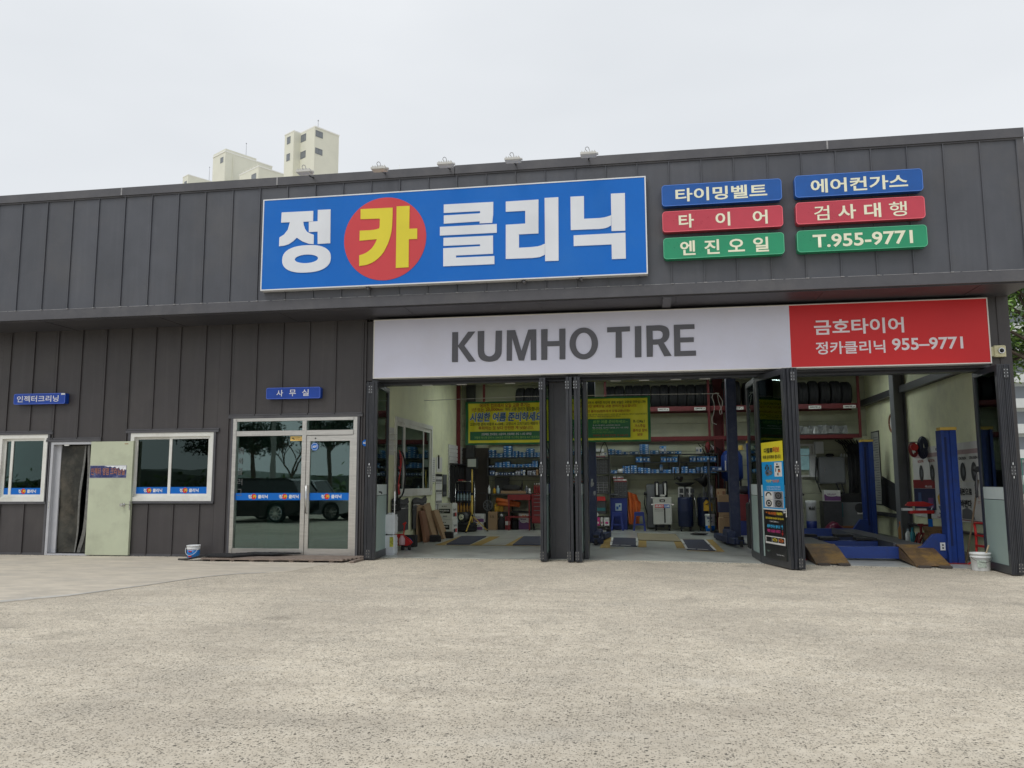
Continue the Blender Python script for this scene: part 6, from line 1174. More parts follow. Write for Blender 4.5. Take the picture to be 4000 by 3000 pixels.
# ---- two-post lift
def lift_post(label, x0, x1, y, mirror):
    z0 = fl((x0+x1)/2, y); t = thing('lift_post', label, 'lift post', ((x0+x1)/2, y+.14, z0), group='navy posts of the two-post lift')
    b = MB(); b.box(x0, x1, y+.02, y+.30, z0+.02, 4.6); b.box(x0, x0+.02, y, y+.02, z0+.02, 4.6); b.box(x1-.02, x1, y, y+.02, z0+.02, 4.6); b.build('column', LIFTN, t)
    bx('base_plate', DARKST, t, x0-.12, x1+.12, y-.06, y+.40, z0, z0+.02)
    s = 1 if mirror else -1; xc = x0 if mirror else x1
    return t, z0
LP1, z0 = lift_post('navy lift post at the left edge of the middle bay, paint scuffed white', -1.20, -1.02, 3.62, False)
b = MB(); rr = random.Random(2); b.prism([(-1.10+.035*math.cos(k*.5)*rr.uniform(.5,1.2), 1.32+.12*math.sin(k*.5)*rr.uniform(.5,1.2)) for k in range(12)], 3.614, 3.619); b.prism([(-1.05+.03*math.cos(k*.7)*rr.uniform(.5,1.2), 1.12+.06*math.sin(k*.7)*rr.uniform(.5,1.2)) for k in range(9)], 3.614, 3.619); b.build('scuffed_paint', mat('bare_scuff', (0.32,0.34,0.36), .6, 0, .4, 30), LP1)
LP2, z0 = lift_post('navy lift post right of centre in the middle bay', 1.80, 2.0, 3.74, True)
def arm(parent, x0, y0, x1, y1, z, w_=.16):
    b = MB(); b.bar((x0, y0, z+.09), (x1, y1, z+.09), w_, .11); b.bar((x0+(x1-x0)*.55, y0+(y1-y0)*.55, z+.10), (x1+(x1-x0)*.15, y1+(y1-y0)*.15, z+.10), w_*.7, .08); b.build('swing_arm', LIFTN, parent)
    b = MB(); xe, ye = x1+(x1-x0)*.12, y1+(y1-y0)*.12; b.cyl((xe, ye, z+.14), (xe, ye, z+.20), .055, .055, 12); b.box(xe-.03, xe+.03, ye-.12, ye-.06, z+.0, z+.12); b.build('lift_pad', BLACK, parent)
b = MB(); b.cbox(-1.10,-.92,3.45,4.5,.06,.30,.02); b.box(-1.05,-.87,3.3,3.6,.06,.16); b.build('carriage', LIFTN, LP1)
arm(LP1, -.98, 4.4, -1.0, 3.2, .05); arm(LP1, -.95, 4.2, -.85, 5.2, .05)
b = MB(); b.cbox(1.68,1.86,3.4,4.4,.07,.32,.02); b.build('carriage', LIFTN, LP2); arm(LP2, 1.62, 4.3, 1.86, 3.0, .05, .17); arm(LP2, 1.72, 4.2, 1.62, 5.0, .05)
# compressed-air tank, hoses and clutter behind the right post
CT = thing('air_tank', 'upright blue air tank behind the navy lift post', 'tank', (2.02, 7.2, fl(2.0,7.2)+1.0))
q = (1.978,2.492,1.318,2.159); cx_ = (q[0]+q[1])/2; b = MB(); b.lathe(cx_, 7.3, [(.06,q[2]), (.20,q[2]+.05), (.27,q[2]+.12), (.27,q[3]-.18), (.20,q[3]-.05), (.06,q[3])], 24); b.build('tank_body', LIFTB, CT, True)
b = MB(); b.box(cx_-.12,cx_-.06,7.02,7.03,q[2]+.12,q[2]+.36); b.box(cx_-.2,cx_-.17,7.03,7.04,q[2]+.3,q[2]+.55); b.build('warning_label', PAPER, CT)
for k, xx in enumerate((cx_-.2, cx_+.2)): bx('stand_leg', DARKST, CT, xx-.02, xx+.02, 7.28, 7.34, fl(2,7.3), q[2]+.15)
b = MB(); b.cyl((cx_+.22,7.2,q[3]-.02),(cx_+.22,7.2,q[3]+.10),.07,.05,10); b.build('valve_cap', CAPY, CT)
SR_ = shelf_unit('side_rack', 'dark steel rack crowded with boxes behind the right lift post', 1.62, 2.12, [.95, 1.62, fl(1.8,7)+.04], [(1.63, .1, 1.9), (2.11, .1, 1.9)], 6.9, .5)
for k, (x0_, x1_, z0_, z1_, kd, lab) in enumerate(((1.80,2.02,.951,1.17,'c','brown carton on the middle board of the side rack'), (1.64,1.70,.951,1.25,'g','thin grey box standing on the middle board of the side rack'), (1.70,1.95,1.621,1.72,'n','navy box on the top board of the side rack'))): put_box(kd, x0_, x1_, z0_, z1_, 6.95, .25, lab, None)
q = [(1.756,2.027,0.358,0.428),(1.757,2.029,0.358,0.508),(1.815,2.03,0.031,0.359),(1.765,2.021,0.518,0.808)]
zz = fl(1.8,5.9)
CX0, CX1 = 1.743, 1.996
def cb(label, x0, x1, y0, y1, z0, z1, band=True):
    t = thing('oil_carton', label, 'carton', ((x0+x1)/2, (y0+y1)/2, z0), group='brown cartons stacked by the lift post'); bx('box', CARD, t, x0, x1, y0, y1, z0+.001, z1-.001)
    if band: bx('navy_band', NAVY, t, x0-.002, x1+.002, y0-.003, y1+.003, z0+(z1-z0)*.02, z0+(z1-z0)*.60)
    bx('tape', mat('parcel_tape', (0.30,0.22,0.13), .4), t, x0-.001, x1+.001, (y0+y1)/2-.03, (y0+y1)/2+.03, z1-.001, z1+.001)
    return t
cb('bottom brown carton with a navy band in the stack by the lift post', CX0+.06, CX1+.02, 5.75, 6.15, zz, zz+.40)
t_ = cb('middle plain brown carton in the stack by the lift post', CX0+.02, CX1, 5.75, 6.15, zz+.40, zz+.56, False); b = MB(); m_ = CX0+.10; b.box(m_,m_+.2,5.745,5.748,zz+.45,zz+.455); b.box(m_,m_+.2,5.745,5.748,zz+.50,zz+.505); b.box(m_,m_+.005,5.745,5.748,zz+.455,zz+.50); b.box(m_+.195,m_+.2,5.745,5.748,zz+.455,zz+.50); b.build('print_box', INK, t_)
cb('top brown carton with a navy band in the stack by the lift post', CX0, CX1, 5.75, 6.15, zz+.56, zz+.98)
cb('tall narrow open carton leaning at the foot of the carton stack', CX0-.04, CX0+.055, 5.35, 5.65, zz, zz+.46, False)
lump('work_glove', 'dark oily rag lying on the floor before the carton stack', 'rag', (1.30, 6.2, fl(1.3,6.2)), .20, .10, .03, BLACK, 5)
# ---- blue stools, cabinet, drawers
def stool(label, x0, x1, y, h):
    zz = fl((x0+x1)/2, y); t = thing('plastic_stool', label, 'stool', ((x0+x1)/2, y+.14, zz), group='blue plastic stools'); w_ = x1-x0; m_ = w_*.13
    bx('seat', DBLUE, t, x0+m_, x1-m_, y+.03, y+.27, zz+h-.03, zz+h, c=.01); bx('apron', DBLUE, t, x0+m_*.9, x1-m_*.9, y+.03, y+.05, zz+h-.10, zz+h-.03); bx('apron', DBLUE, t, x0+m_*.9, x1-m_*.9, y+.25, y+.27, zz+h-.10, zz+h-.03)
    for sx in (0, 1):
        for sy in (0, 1):
            b = MB(); xt = x0+m_+.03 if not sx else x1-m_-.03; xb = x0+.025 if not sx else x1-.025; yt = y+.06 if not sy else y+.24; yb = y+.01 if not sy else y+.29
            b.bar((xb, yb, zz), (xt, yt, zz+h-.03), .05, .035); b.build('leg', DBLUE, t)
    b = MB()
    for yy in (y+.025, y+.27): b.bar((x0+.05, yy, zz+h*.32), (x1-.05, yy, zz+h*.32), .02, .035)
    b.build('rung', DBLUE, t); return t
s1, s2 = [(-0.872,-0.525,0.14,0.567),(-0.301,0.036,0.143,0.575)]
stool('blue plastic stool in front of the blue cabinet', s1[0], s1[1], 7.25, s1[3]-fl(-.6,7.3)); stool('blue plastic stool in front of the orange tarp', s2[0], s2[1], 7.25, s2[3]-fl(0,7.3))
q = (-0.877,-0.444,0.227,0.93); CBN = thing('parts_cabinet', 'blue metal cabinet with a pale sticker behind the left stool', 'cabinet', ((q[0]+q[1])/2, 7.8, fl(-.6,7.7)))
bx('cabinet_body', DBLUE, CBN, q[0], q[1], 7.62, 8.05, fl(-.6,7.7), q[3]); bx('sticker', mat('pale_blue_sticker', (0.40,0.52,0.56), .5), CBN, q[0]+.13, q[0]+.29, 7.614, 7.619, q[3]-.33, q[3]-.14); b = MB(); b.box(q[0]+.15,q[0]+.21,7.61,7.613,q[3]-.30,q[3]-.22); b.box(q[0]+.22,q[0]+.26,7.61,7.613,q[3]-.24,q[3]-.18); b.build('sticker_print', INKB, CBN)
bx('cabinet_top', DARKST, CBN, q[0]-.02, q[1]+.02, 7.60, 8.06, q[3], q[3]+.03); zc_ = q[3]+.03
lump('rag_heap', 'heap of grey rags on top of the blue cabinet', 'rags', (q[0]+.12, 7.75, zc_), .13, .10, .05, GREYST, 8)
def drawers(name, label, x0, x1, z0, z1, y, nx, nz, m, fm=None):
    t = thing(name, label, 'drawer cabinet', ((x0+x1)/2, y+.08, z0)); b = MB(); b.box(x0, x1, y+.02, y+.18, z0, z1); b.build('casing', m, t); w_ = (x1-x0)/nx; h = (z1-z0)/nz
    dm = mat('smoky_drawer', (0.05,0.052,0.056), .3, 0, .3, 20)
    for i in range(nx):
        for j in range(nz):
            d_ = bx('drawer', dm, t, x0+i*w_+.006, x0+(i+1)*w_-.006, y, y+.02, z0+j*h+.006, z0+(j+1)*h-.006)
            bx('drawer_lip', fm or GREYST, d_, x0+i*w_+w_*.3, x0+i*w_+w_*.7, y-.006, y, z0+j*h+h*.35, z0+j*h+h*.5)
    return t
d1, d2, d3, d4 = [(-1.303,-0.915,1.575,1.954),(-1.308,-0.921,1.356,1.513),(-1.301,-0.925,1.066,1.341),(-0.774,-0.43,1.075,1.347)]
LR = shelf_unit('drawer_rack', 'narrow dark rack of small drawers at the left of the middle bay', d1[0]-.05, d1[1]+.04, [d1[2]-.002, d3[2]-.002, d1[3]+.05, d3[2]-.62, fl(-1.2,7.55)+.06], [(d1[1]+.03, .12, d1[3]+.05)], 7.5, .35)
drawers('small_parts_drawers', 'upper grey block of small parts drawers on the narrow rack', *[d1[0], d1[1], d1[2], d1[3]], 7.55, 3, 5, GREYST)
drawers('small_parts_drawers', 'thin middle block of small parts drawers on the narrow rack', d2[0], d2[1], d3[3]+.002, d2[3], 7.55, 3, 2, GREYST)
drawers('small_parts_drawers', 'white-framed block of small parts drawers on the narrow rack', d3[0], d3[1], d3[2], d3[3], 7.55, 3, 4, PLASW)
drawers('small_parts_drawers', 'grey block of small drawers on top of the blue cabinet', d4[0], d4[1], zc_, d4[3], 7.65, 3, 4, GREYST)
rw = [(-0.778,-0.695,1.355,1.427),(-0.688,-0.605,1.354,1.427),(-0.605,-0.521,1.354,1.426),(-0.524,-0.441,1.353,1.426),(-0.802,-0.719,1.434,1.511),(-0.687,-0.603,1.43,1.493),(-0.61,-0.526,1.434,1.51)]
base = d4[3]; LBL = ['first small red and white box in the lower row on the drawer block', 'second small red and white box in the lower row on the drawer block', 'third small red and white box in the lower row on the drawer block', 'fourth small red and white box in the lower row on the drawer block', 'left small red and white box in the upper row on the drawer block', 'middle small red and white box in the upper row on the drawer block', 'right small red and white box in the upper row on the drawer block']
hrow = rw[0][3]-rw[0][2]
for i, r_ in enumerate(rw): put_box('r', r_[0], r_[1], base+(.001 if i < 4 else hrow+.002), base+hrow*(1 if i < 4 else 2), 7.66, .12, LBL[i], 'small red and white boxes', 'bulb_box', rz=.001)
for i in range(5): put_box('r', d1[0]+.01+i*.062, d1[0]+.066+i*.062, d1[3]+.051, d1[3]+.10, 7.58, .10, f"{['leftmost','second','middle','fourth','rightmost'][i]} small red and white box on top of the narrow drawer rack", 'small red and white boxes on the narrow rack', 'bulb_box', rz=.001)
q = [(-1.304,-1.047,2.161,2.245),(-1.115,-0.95,2.034,2.123)]
zt_ = d1[3]+.10; put_box('p', q[1][0], q[1][1], zt_+.002, q[1][3], 7.56, .12, 'white and blue box on top of the narrow drawer rack', None); b = MB(); b.box(q[0][0], q[0][1], 8.04, 8.09, q[0][2]-.0, q[0][3]); b.top('switch_panel', PLASW, 'white switch panel on the back wall above the narrow rack', 'switch')
b = MB(); b.tube([(-1.15, 7.9, 2.05), (-1.10, 7.85, 2.28), (-1.0, 7.7, 2.42), (-.93, 7.6, 2.25), (-.90, 7.55, 1.98)], .012, 6); b.top('air_hose', BLACK, 'looping black hose above the narrow drawer rack', 'hose')
q = (-1.308,-0.99,0.862,0.97); t = thing('red_tray', 'red covered tray on a dark trolley left of the blue cabinet', 'tray', ((q[0]+q[1])/2, 7.4, q[2])); b = MB(); b.prism([(q[0],q[2]),(q[1],q[2]),(q[1]-.02,q[3]),(q[0]+.04,q[3])], 7.35, 7.6); b.build('lid', REDP, t)
zz = fl(-1.1,7.4); TR_ = thing('dark_trolley', 'dark trolley cabinet holding boxes left of the blue cabinet', 'trolley', ((q[0]+q[1])/2, 7.5, zz)); bx('cabinet', DARKST, TR_, q[0], q[1], 7.37, 7.7, zz+.42, q[2]-.002); bx('shelf', DARKST, TR_, q[0], q[1]+.05, 7.36, 7.7, zz+.10, zz+.12); bx('teal_band', mat('teal_strip', (0.02,0.14,0.16), .5), TR_, q[0]+.02, q[1]-.01, 7.364, 7.369, zz+.50, zz+.58)
for x in (q[0]+.05, q[1]): b = MB(); b.cyl((x-.015,7.42,zz+.05),(x+.015,7.42,zz+.05),.05,.05,10); b.build('castor', GREYST, TR_)
q2 = [(-1.27,-1.151,0.263,0.437),(-1.119,-1.075,0.263,0.438),(-1.04,-0.905,0.264,0.428)]
for r_, m_, lab in zip(q2, (PINK, PAPER, PAPER), ('magenta and white carton on the trolley shelf', 'thin white box on the trolley shelf', 'white carton with red lettering on the trolley shelf')):
    t = thing('small_carton', lab, 'carton', ((r_[0]+r_[1])/2, 7.42, zz+.12)); bx('box', m_, t, r_[0], r_[1], 7.37, 7.5, zz+.121, r_[3]); bx('print', PAPER if m_ is PINK else PINK, t, r_[0]+(r_[1]-r_[0])*.25, r_[1]-(r_[1]-r_[0])*.2, 7.366, 7.369, zz+.17, zz+.22)
b = MB(); q = (-1.292,-1.194,0.467,0.552); b.cyl(((q[0]+q[1])/2,7.36,(q[2]+q[3])/2),((q[0]+q[1])/2,7.42,(q[2]+q[3])/2),.06,.06,14); b.top('tape_roll', PAPER, 'white tape roll hanging at the trolley side', 'tape roll')
# orange tarpaulin over something
q = (-0.426,-0.028,0.224,1.073); b = MB(); vs = []; n = 16
for j in range(n+1):
    for i in range(n+1):
        u, v = i/n, j/n; w0 = q[0]+(.0 if v > .5 else .05*(.5-v)); wid = (q[1]-q[0])*(1-.35*(1-v)) if v < .55 else (q[1]-q[0])*(.85-.55*(v-.55)*(v > .8)); vs.append((w0+wid*u, 7.62+.05*math.sin(u*14+v*3)+.10*v, q[2]+.02+(q[3]-q[2])*v*(1-.10*u)))
b.add(vs, [(j*(n+1)+i, j*(n+1)+i+1, (j+1)*(n+1)+i+1, (j+1)*(n+1)+i) for j in range(n) for i in range(n)]); vs2 = [(v[0], v[1]+.02, v[2]) for v in vs]; m0 = len(vs); b.add(vs2, [tuple(reversed((j*(n+1)+i, j*(n+1)+i+1, (j+1)*(n+1)+i+1, (j+1)*(n+1)+i))) for j in range(n) for i in range(n)])
b.top('tarpaulin', ORANGE, 'orange tarpaulin draped beside the blue cabinet', 'tarpaulin', smooth=True)
# brake-fluid machine
q = (0.226,0.702,0.26,0.95); zz = fl(.4,7.4); FM = thing('fluid_exchanger', 'pale steel wheeled fluid exchanger machine with twin black cylinders on top', 'machine', ((q[0]+q[1])/2, 7.6, zz))
MC = mat('machine_cream_steel', (0.50,0.51,0.47), .35, .25, .06, 3); bx('cabinet', MC, FM, q[0], q[1], 7.4, 7.85, q[2], q[3], c=.012)
b = MB(); b.box(q[0]-.05,q[0],7.42,7.46,q[3]-.02,q[3]); b.box(q[1],q[1]+.05,7.42,7.46,q[3]-.2,q[3]-.17); b.box(q[0]-.04,q[0],7.42,7.46,q[3]-.2,q[3]-.17); b.box(q[0]-.01,q[1]+.01,7.396,7.40,q[3]-.175,q[3]-.165); b.build('panel_trim', CHROME, FM)
xm = (q[0]+q[1])/2; w_ = q[1]-q[0]; bx('display', INK, FM, xm-.07, xm+.07, 7.392, 7.397, q[3]-.115, q[3]-.055); bx('display_lit', PAPER, FM, xm-.04, xm+.04, 7.389, 7.392, q[3]-.10, q[3]-.08)
bx('logo_plate', KR, FM, q[0]+.05, q[0]+.28, 7.392, 7.397, q[3]-.27, q[3]-.185); bx('logo_plate', BLUES, FM, q[0]+.28, q[0]+.42, 7.392, 7.397, q[3]-.27, q[3]-.185); textf('EURO', FM, INKW, q[0]+.06, q[0]+.265, q[3]-.255, q[3]-.20, 7.392, bold=.05, shear=.2); textf('LUB', FM, INKW, q[0]+.29, q[0]+.41, q[3]-.255, q[3]-.20, 7.392, bold=.05, shear=.2)
textf('BRAKE FLUID', FM, INK, q[0]+.04, q[0]+.28, q[3]-.315, q[3]-.295, 7.396); textf('EXCHANGER', FM, INK, q[0]+.04, q[0]+.25, q[3]-.36, q[3]-.34, 7.396)
bx('level_slot', INK, FM, q[1]-.20, q[1]-.165, 7.392, 7.398, q[2]+.04, q[2]+.42, ); 
for r_ in [(0.287,0.384,1.002,1.343),(0.493,0.597,1.002,1.349)]:
    c_ = (r_[0]+r_[1])/2; b = MB(); b.cyl((c_,7.55,q[3]),(c_,7.55,r_[3]),.065,.065,14); b.cyl((c_,7.55,r_[3]),(c_,7.55,r_[3]+.02),.045,.04,12); cy_ = b.build('fluid_cylinder', BLACK, FM, True); bx('gauge_strip', PAPER, FM, c_-.018, c_+.025, 7.478, 7.482, q[3]+.06, r_[3]-.04)
lump('rag', 'crumpled white rag on top of the fluid exchanger machine', 'rag', (xm+.02, 7.47, q[3]+.001), .07, .05, .035, PAPER, 12)
for x in (q[0]+.07, q[1]-.07): b = MB(); b.cyl((x-.02,7.48,zz+.05),(x+.02,7.48,zz+.05),.05,.05,12); b.box(x-.03,x+.03,7.45,7.52,zz+.08,q[2]); b.build('castor', BLACK, FM)
q = (0.057,0.27,0.259,1.289); GJ = thing('transmission_machine', 'tall dark grey service machine behind the fluid exchanger', 'machine', ((q[0]+q[1])/2+.1, 7.9, fl(.2,7.8))); bx('cabinet', GREYST, GJ, q[0], q[1]+.25, 7.88, 8.08, fl(.2,7.8)+.05, q[3], c=.03); b = MB(); b.tube([(q[0]-.02,7.85,q[3]-.25),(q[0]-.05,7.8,q[3]-.5),(q[0]+.02,7.8,q[3]-.8)], .014, 6); b.cyl((q[0]-.06,7.85,q[3]-.25),(q[0]+.02,7.85,q[3]-.25),.04,.04,10); b.build('hose', BLACK, GJ)
# oil drainers
def drainer(label, q, dish, tilt, lamp, y, handle=True):
    cx_ = (q[0]+q[1])/2; r_ = (q[1]-q[0])/2*.92; zz = fl(cx_, y); t = thing('oil_drainer', label, 'oil drainer', (cx_, y+.25, zz), group='wheeled waste oil drainers'); yc_ = y+.25
    b = MB(); b.lathe(cx_, yc_, [(r_*.93, zz+.12), (r_, zz+.15), (r_, zz+.5), (r_*1.02, zz+.51), (r_*1.02, zz+.53), (r_, zz+.54), (r_, q[3]-.04), (r_*.9, q[3])], 28); b.build('drum', DBLUE if False else mat('deep_navy_drum', (0.010,0.018,0.06), .35, 0, .15, 4), t, True)
    b = MB(); b.cyl((cx_, yc_, q[3]), (cx_, yc_, dish[2]+.03), .025, .025, 10); b.cyl((cx_+.05, yc_, q[3]), (cx_+.05, yc_, q[3]+.14), .03, .02, 8); b.cyl((cx_-.12, yc_-.05, q[3]), (cx_-.12, yc_-.05, q[3]+.08), .03, .03, 8); b.build('riser_pipe', GREYST, t)
    b = MB(); dx = (dish[0]+dish[1])/2; dr = (dish[1]-dish[0])/2; prof = [(.03, 0), (dr*.55, .03), (dr, .10), (dr*1.0, .115), (dr*.94, .10), (dr*.5, .045), (.03, .02)] if not tilt else [(.03, 0), (dr*.5, .12), (dr, .26), (dr*.96, .26), (dr*.45, .14), (.03, .03)]
    b.lathe(0, 0, prof, 24); M_ = Matrix.Translation((dx, yc_, dish[2])) @ Matrix.Rotation(tilt, 4, 'Y'); b.v = [tuple(M_ @ Vector(v)) for v in b.v]; b.build('drain_dish', BLACK, t, True)
    b = MB(); b.tube([(cx_+r_+.02, yc_-.1, q[3]+.02), (cx_+r_+.06, yc_-.12, q[3]-.1), (cx_+r_+.08, yc_-.12, zz+.35)], .012, 6); b.build('handle', CHROME, t, True)
    for a_ in (-2.4, -.75, .8, 2.4): b = MB(); X, Y = cx_+r_*.85*math.cos(a_), yc_+r_*.85*math.sin(a_); b.cyl((X-.015, Y, zz+.05), (X+.015, Y, zz+.05), .05, .05, 10); b.box(X-.02, X+.02, Y-.02, Y+.02, zz+.06, zz+.13); b.build('castor', BLACK, t)
    return t
qa, da, qb, db = [(0.837,1.252,0.237,0.953),(0.79,1.306,1.216,1.312),(1.347,1.737,0.224,0.948),(1.3,1.818,1.214,1.481)]
drainer('navy oil drainer drum with a flat round dish, middle of the bay', qa, (da[0], da[1], da[2]), 0.0, 0, 7.15); drainer('navy oil drainer drum with a tilted funnel dish beside the yellow can', qb, (db[0]+.05, db[1]-.02, db[2]), -.22, 0, 7.45)
for r_, lab in zip([(0.833,0.981,1.359,1.511),(1.501,1.629,1.438,1.522)], ('black clamp work lamp above the flat drainer dish', 'small chrome work lamp above the funnel dish')):
    c_, z_ = (r_[0]+r_[1])/2, (r_[2]+r_[3])/2; t = thing('clamp_lamp', lab, 'lamp', (c_, 7.6, z_)); b = MB(); b.cyl((c_-.04,7.6,z_+.02),(c_+.06,7.52,z_-.02),.04,.075,14); b.tube([(c_-.04,7.6,z_+.02),(c_-.1,7.68,z_-.03),(c_-.1,7.70,z_+.25)], .012, 6); b.build('lamp_shell', BLACK, t, True); b = MB(); b.cyl((c_+.06,7.52,z_-.02),(c_+.063,7.518,z_-.021),.06,.06,14); b.build('reflector', CHROME, t)
q = (0.898,1.244,0.946,1.212); t = thing('printed_carton', 'black and white printed carton behind the flat drainer dish', 'carton', ((q[0]+q[1])/2, 7.95, q[2])); bx('box', PAPER, t, q[0], q[1], 7.93, 8.08, fl(1,8)+.3, q[3]); b = MB(); [b.box(q[0]+.03+.14*i, q[0]+.13+.14*i, 7.926, 7.929, q[3]-.16-.16*j, q[3]-.04-.16*j) for i in range(3) for j in range(2)]; b.build('print_block', DARKST, t)
r_ = (1.495,1.712,0.608,0.881); oil_can('yellow oil can hanging on the funnel drainer', r_[0], r_[1], r_[2], r_[3], 7.22, YELP, YELP, .14)
q = (1.512,1.76,0.158,0.525); c_, r_ = (q[0]+q[1])/2, (q[1]-q[0])/2; zz = fl(1.6,7); BK = thing('oil_bucket', 'white and blue oil bucket standing before the funnel drainer', 'bucket', (c_, 7.2, zz)); hh = q[3]-zz
b = MB(); b.lathe(c_, 7.2, [(r_*.9, zz), (r_*.93, zz+.05), (r_*.98, zz+hh*.9), (r_*1.03, zz+hh*.91), (r_*1.03, zz+hh), (r_*.9, zz+hh+.01)], 26); b.build('bucket_body', PLASW, BK, True)
b = MB(); b.lathe(c_, 7.2, [(r_*.925, zz+.03), (r_*.965, zz+hh*.38)], 26); b.build('blue_band', BLUES, BK, True); textf('Mobil', BK, DBLUE, c_-r_*.62, c_+r_*.35, zz+hh*.74, zz+hh*.86, 7.2-r_*1.01, bold=.04); textf('ATF 640', BK, DBLUE, c_-r_*.5, c_+r_*.4, zz+hh*.58, zz+hh*.66, 7.2-r_*1.01, bold=.02); bx('amber_mark', YELP, BK, c_-r_*.55, c_-r_*.05, 7.2-r_-.006, 7.2-r_-.002, zz+hh*.25, zz+hh*.4)
q = (1.628,1.756,2.101,2.394); lump('hanging_gloves', 'bunch of dark red gloves hanging above the long shelves', 'gloves', ((q[0]+q[1])/2, 7.9, q[2]), (q[1]-q[0])/2, .05, (q[3]-q[2])/2, REDD, 4)
q = (1.753,2.058,2.17,2.305); b = MB(); b.box(q[0], q[1], 8.0, 8.08, q[2], q[3]); b.top('wall_duct', PLASW, 'short white duct box on the back wall above the shelves', 'duct')
b = MB()
for k in range(7): x = 1.45+.09*k; b.tube([(x, 7.95, 2.35-.03*(k%3)), (x+.12, 7.85, 2.18+.05*math.sin(k*2)), (x+.2, 7.8, 1.95), (x+.1+.03*k, 7.8, 1.7-.04*k)], .012, 5)
b.top('air_hose', BLACK, 'tangle of black air hoses on the back wall above the air tank', 'hose')
# ---- tyre rack high on the back wall, with name plates and rows of tyres
TRK = thing('tyre_rack', 'long dark red steel tyre rack high along the back wall', 'rack', (1.0, 7.5, 2.42))
for (x0_, x1_) in ((-4.2, 5.36),):
    bx('beam', RACKR, TRK, x0_, x1_, 7.28, 7.33, 3.17, 3.29); bx('beam', RACKR, TRK, x0_, x1_, 7.95, 8.0, 3.17, 3.25); bx('beam', RACKR, TRK, x0_, x1_, 7.28, 7.33, 2.42, 2.51); bx('beam', RACKR, TRK, x0_, x1_, 7.95, 8.0, 2.42, 2.50)
for x in (-4.2, -.95, 1.70, 2.14, 5.37): bx('post', RACKR, TRK, x-.03, x+.03, 7.24, 7.28, 2.42 if x < 5 else 2.42, 4.6)
b = MB(); [b.box(-4.15+.5*k, -4.12+.5*k, 7.33, 7.95, 2.45, 2.49) for k in range(20)]; b.build('cross_bar', RACKR, TRK)
bx('rack_deck', DARKST, TRK, 3.3, 5.35, 7.30, 7.98, 2.512, 2.53)
for r_ in [(0.408,0.698,3.175,3.253),(1.336,1.627,3.179,3.257),(2.313,2.568,3.175,3.253),(4.17,4.469,3.162,3.244),(5.002,5.3,3.163,3.243)]:
    p_ = bx('name_plate', PAPER, TRK, r_[0], r_[1], 7.262, 7.275, r_[2], r_[3]); w_ = r_[1]-r_[0]; textf('KUMHO TIRE', p_, INK, r_[0]+w_*.10, r_[0]+w_*.70, r_[2]+.03, r_[2]+.06, 7.260, bold=.04); b = MB(); b.prism([(r_[0]+w_*.76,r_[3]-.05),(r_[0]+w_*.94,r_[3]-.02),(r_[0]+w_*.86,r_[2]+.03),(r_[0]+w_*.84,r_[3]-.055)], 7.258, 7.261); b.build('logo_mark', INK, p_)
tm = MB(); tyre_mesh(tm, (0,0,0), (1,0,0), .34, .22, n=32); to = tm.build('tyre', TYRE, None, True); TME = to.data; bpy.data.objects.remove(to)
tx_ = [-0.824,-0.583,-0.33,-0.103,0.121,0.362,0.584,0.814,1.04,1.274,1.502,1.713,2.197,2.413]
txs = [(x, 'middle bay') for x in tx_] + [(x, 'right bay') for x in (2.72, 2.99, 3.26, 3.53, 3.80, 4.07, 4.34, 4.61, 4.88, 5.13)] + [(x, 'left bay') for x in (-3.24, -2.99, -2.76, -2.54)]
cnt = {}
for x, bay in txs:
    k = cnt.get(bay, 0); cnt[bay] = k+1; big = bay == 'middle bay' and k > 11; R = .34*(1.06 if big else random.uniform(.93,1.0)); o = bpy.data.objects.new('tyre', TME); COL.objects.link(o)
    o.location = (x, 7.63, 3.26+R-.02); o.scale = (random.uniform(.98,1.1), R/.34, R/.34); o.rotation_euler = (random.uniform(0,3), 0, random.uniform(-.03,.03))
    tag(o, f'{ORD[k]} tyre from the left on the high rack in the {bay}', 'tyre', 'tyres standing on the high rack')
PB = glass('crumpled_film', (0.50,0.50,0.50), 3.0, .25)
b = MB(); n = 22; vs = []; rr = random.Random(4)
for j in range(7):
    for i in range(n+1): vs.append((3.55+1.55*i/n, 7.35+.09*j, 2.535+(.20*abs(math.sin(i*.9+j*.8))+.05*rr.random())*(1 if 0 < j < 6 else .05)))
b.add(vs, [(j*(n+1)+i, j*(n+1)+i+1, (j+1)*(n+1)+i+1, (j+1)*(n+1)+i) for j in range(6) for i in range(n)]); b.top('plastic_film', mat('grey_film', (0.20,0.21,0.21), .15, 0, .3, 8), 'crumpled clear plastic film heaped on the low rack deck in the right bay', 'plastic film')
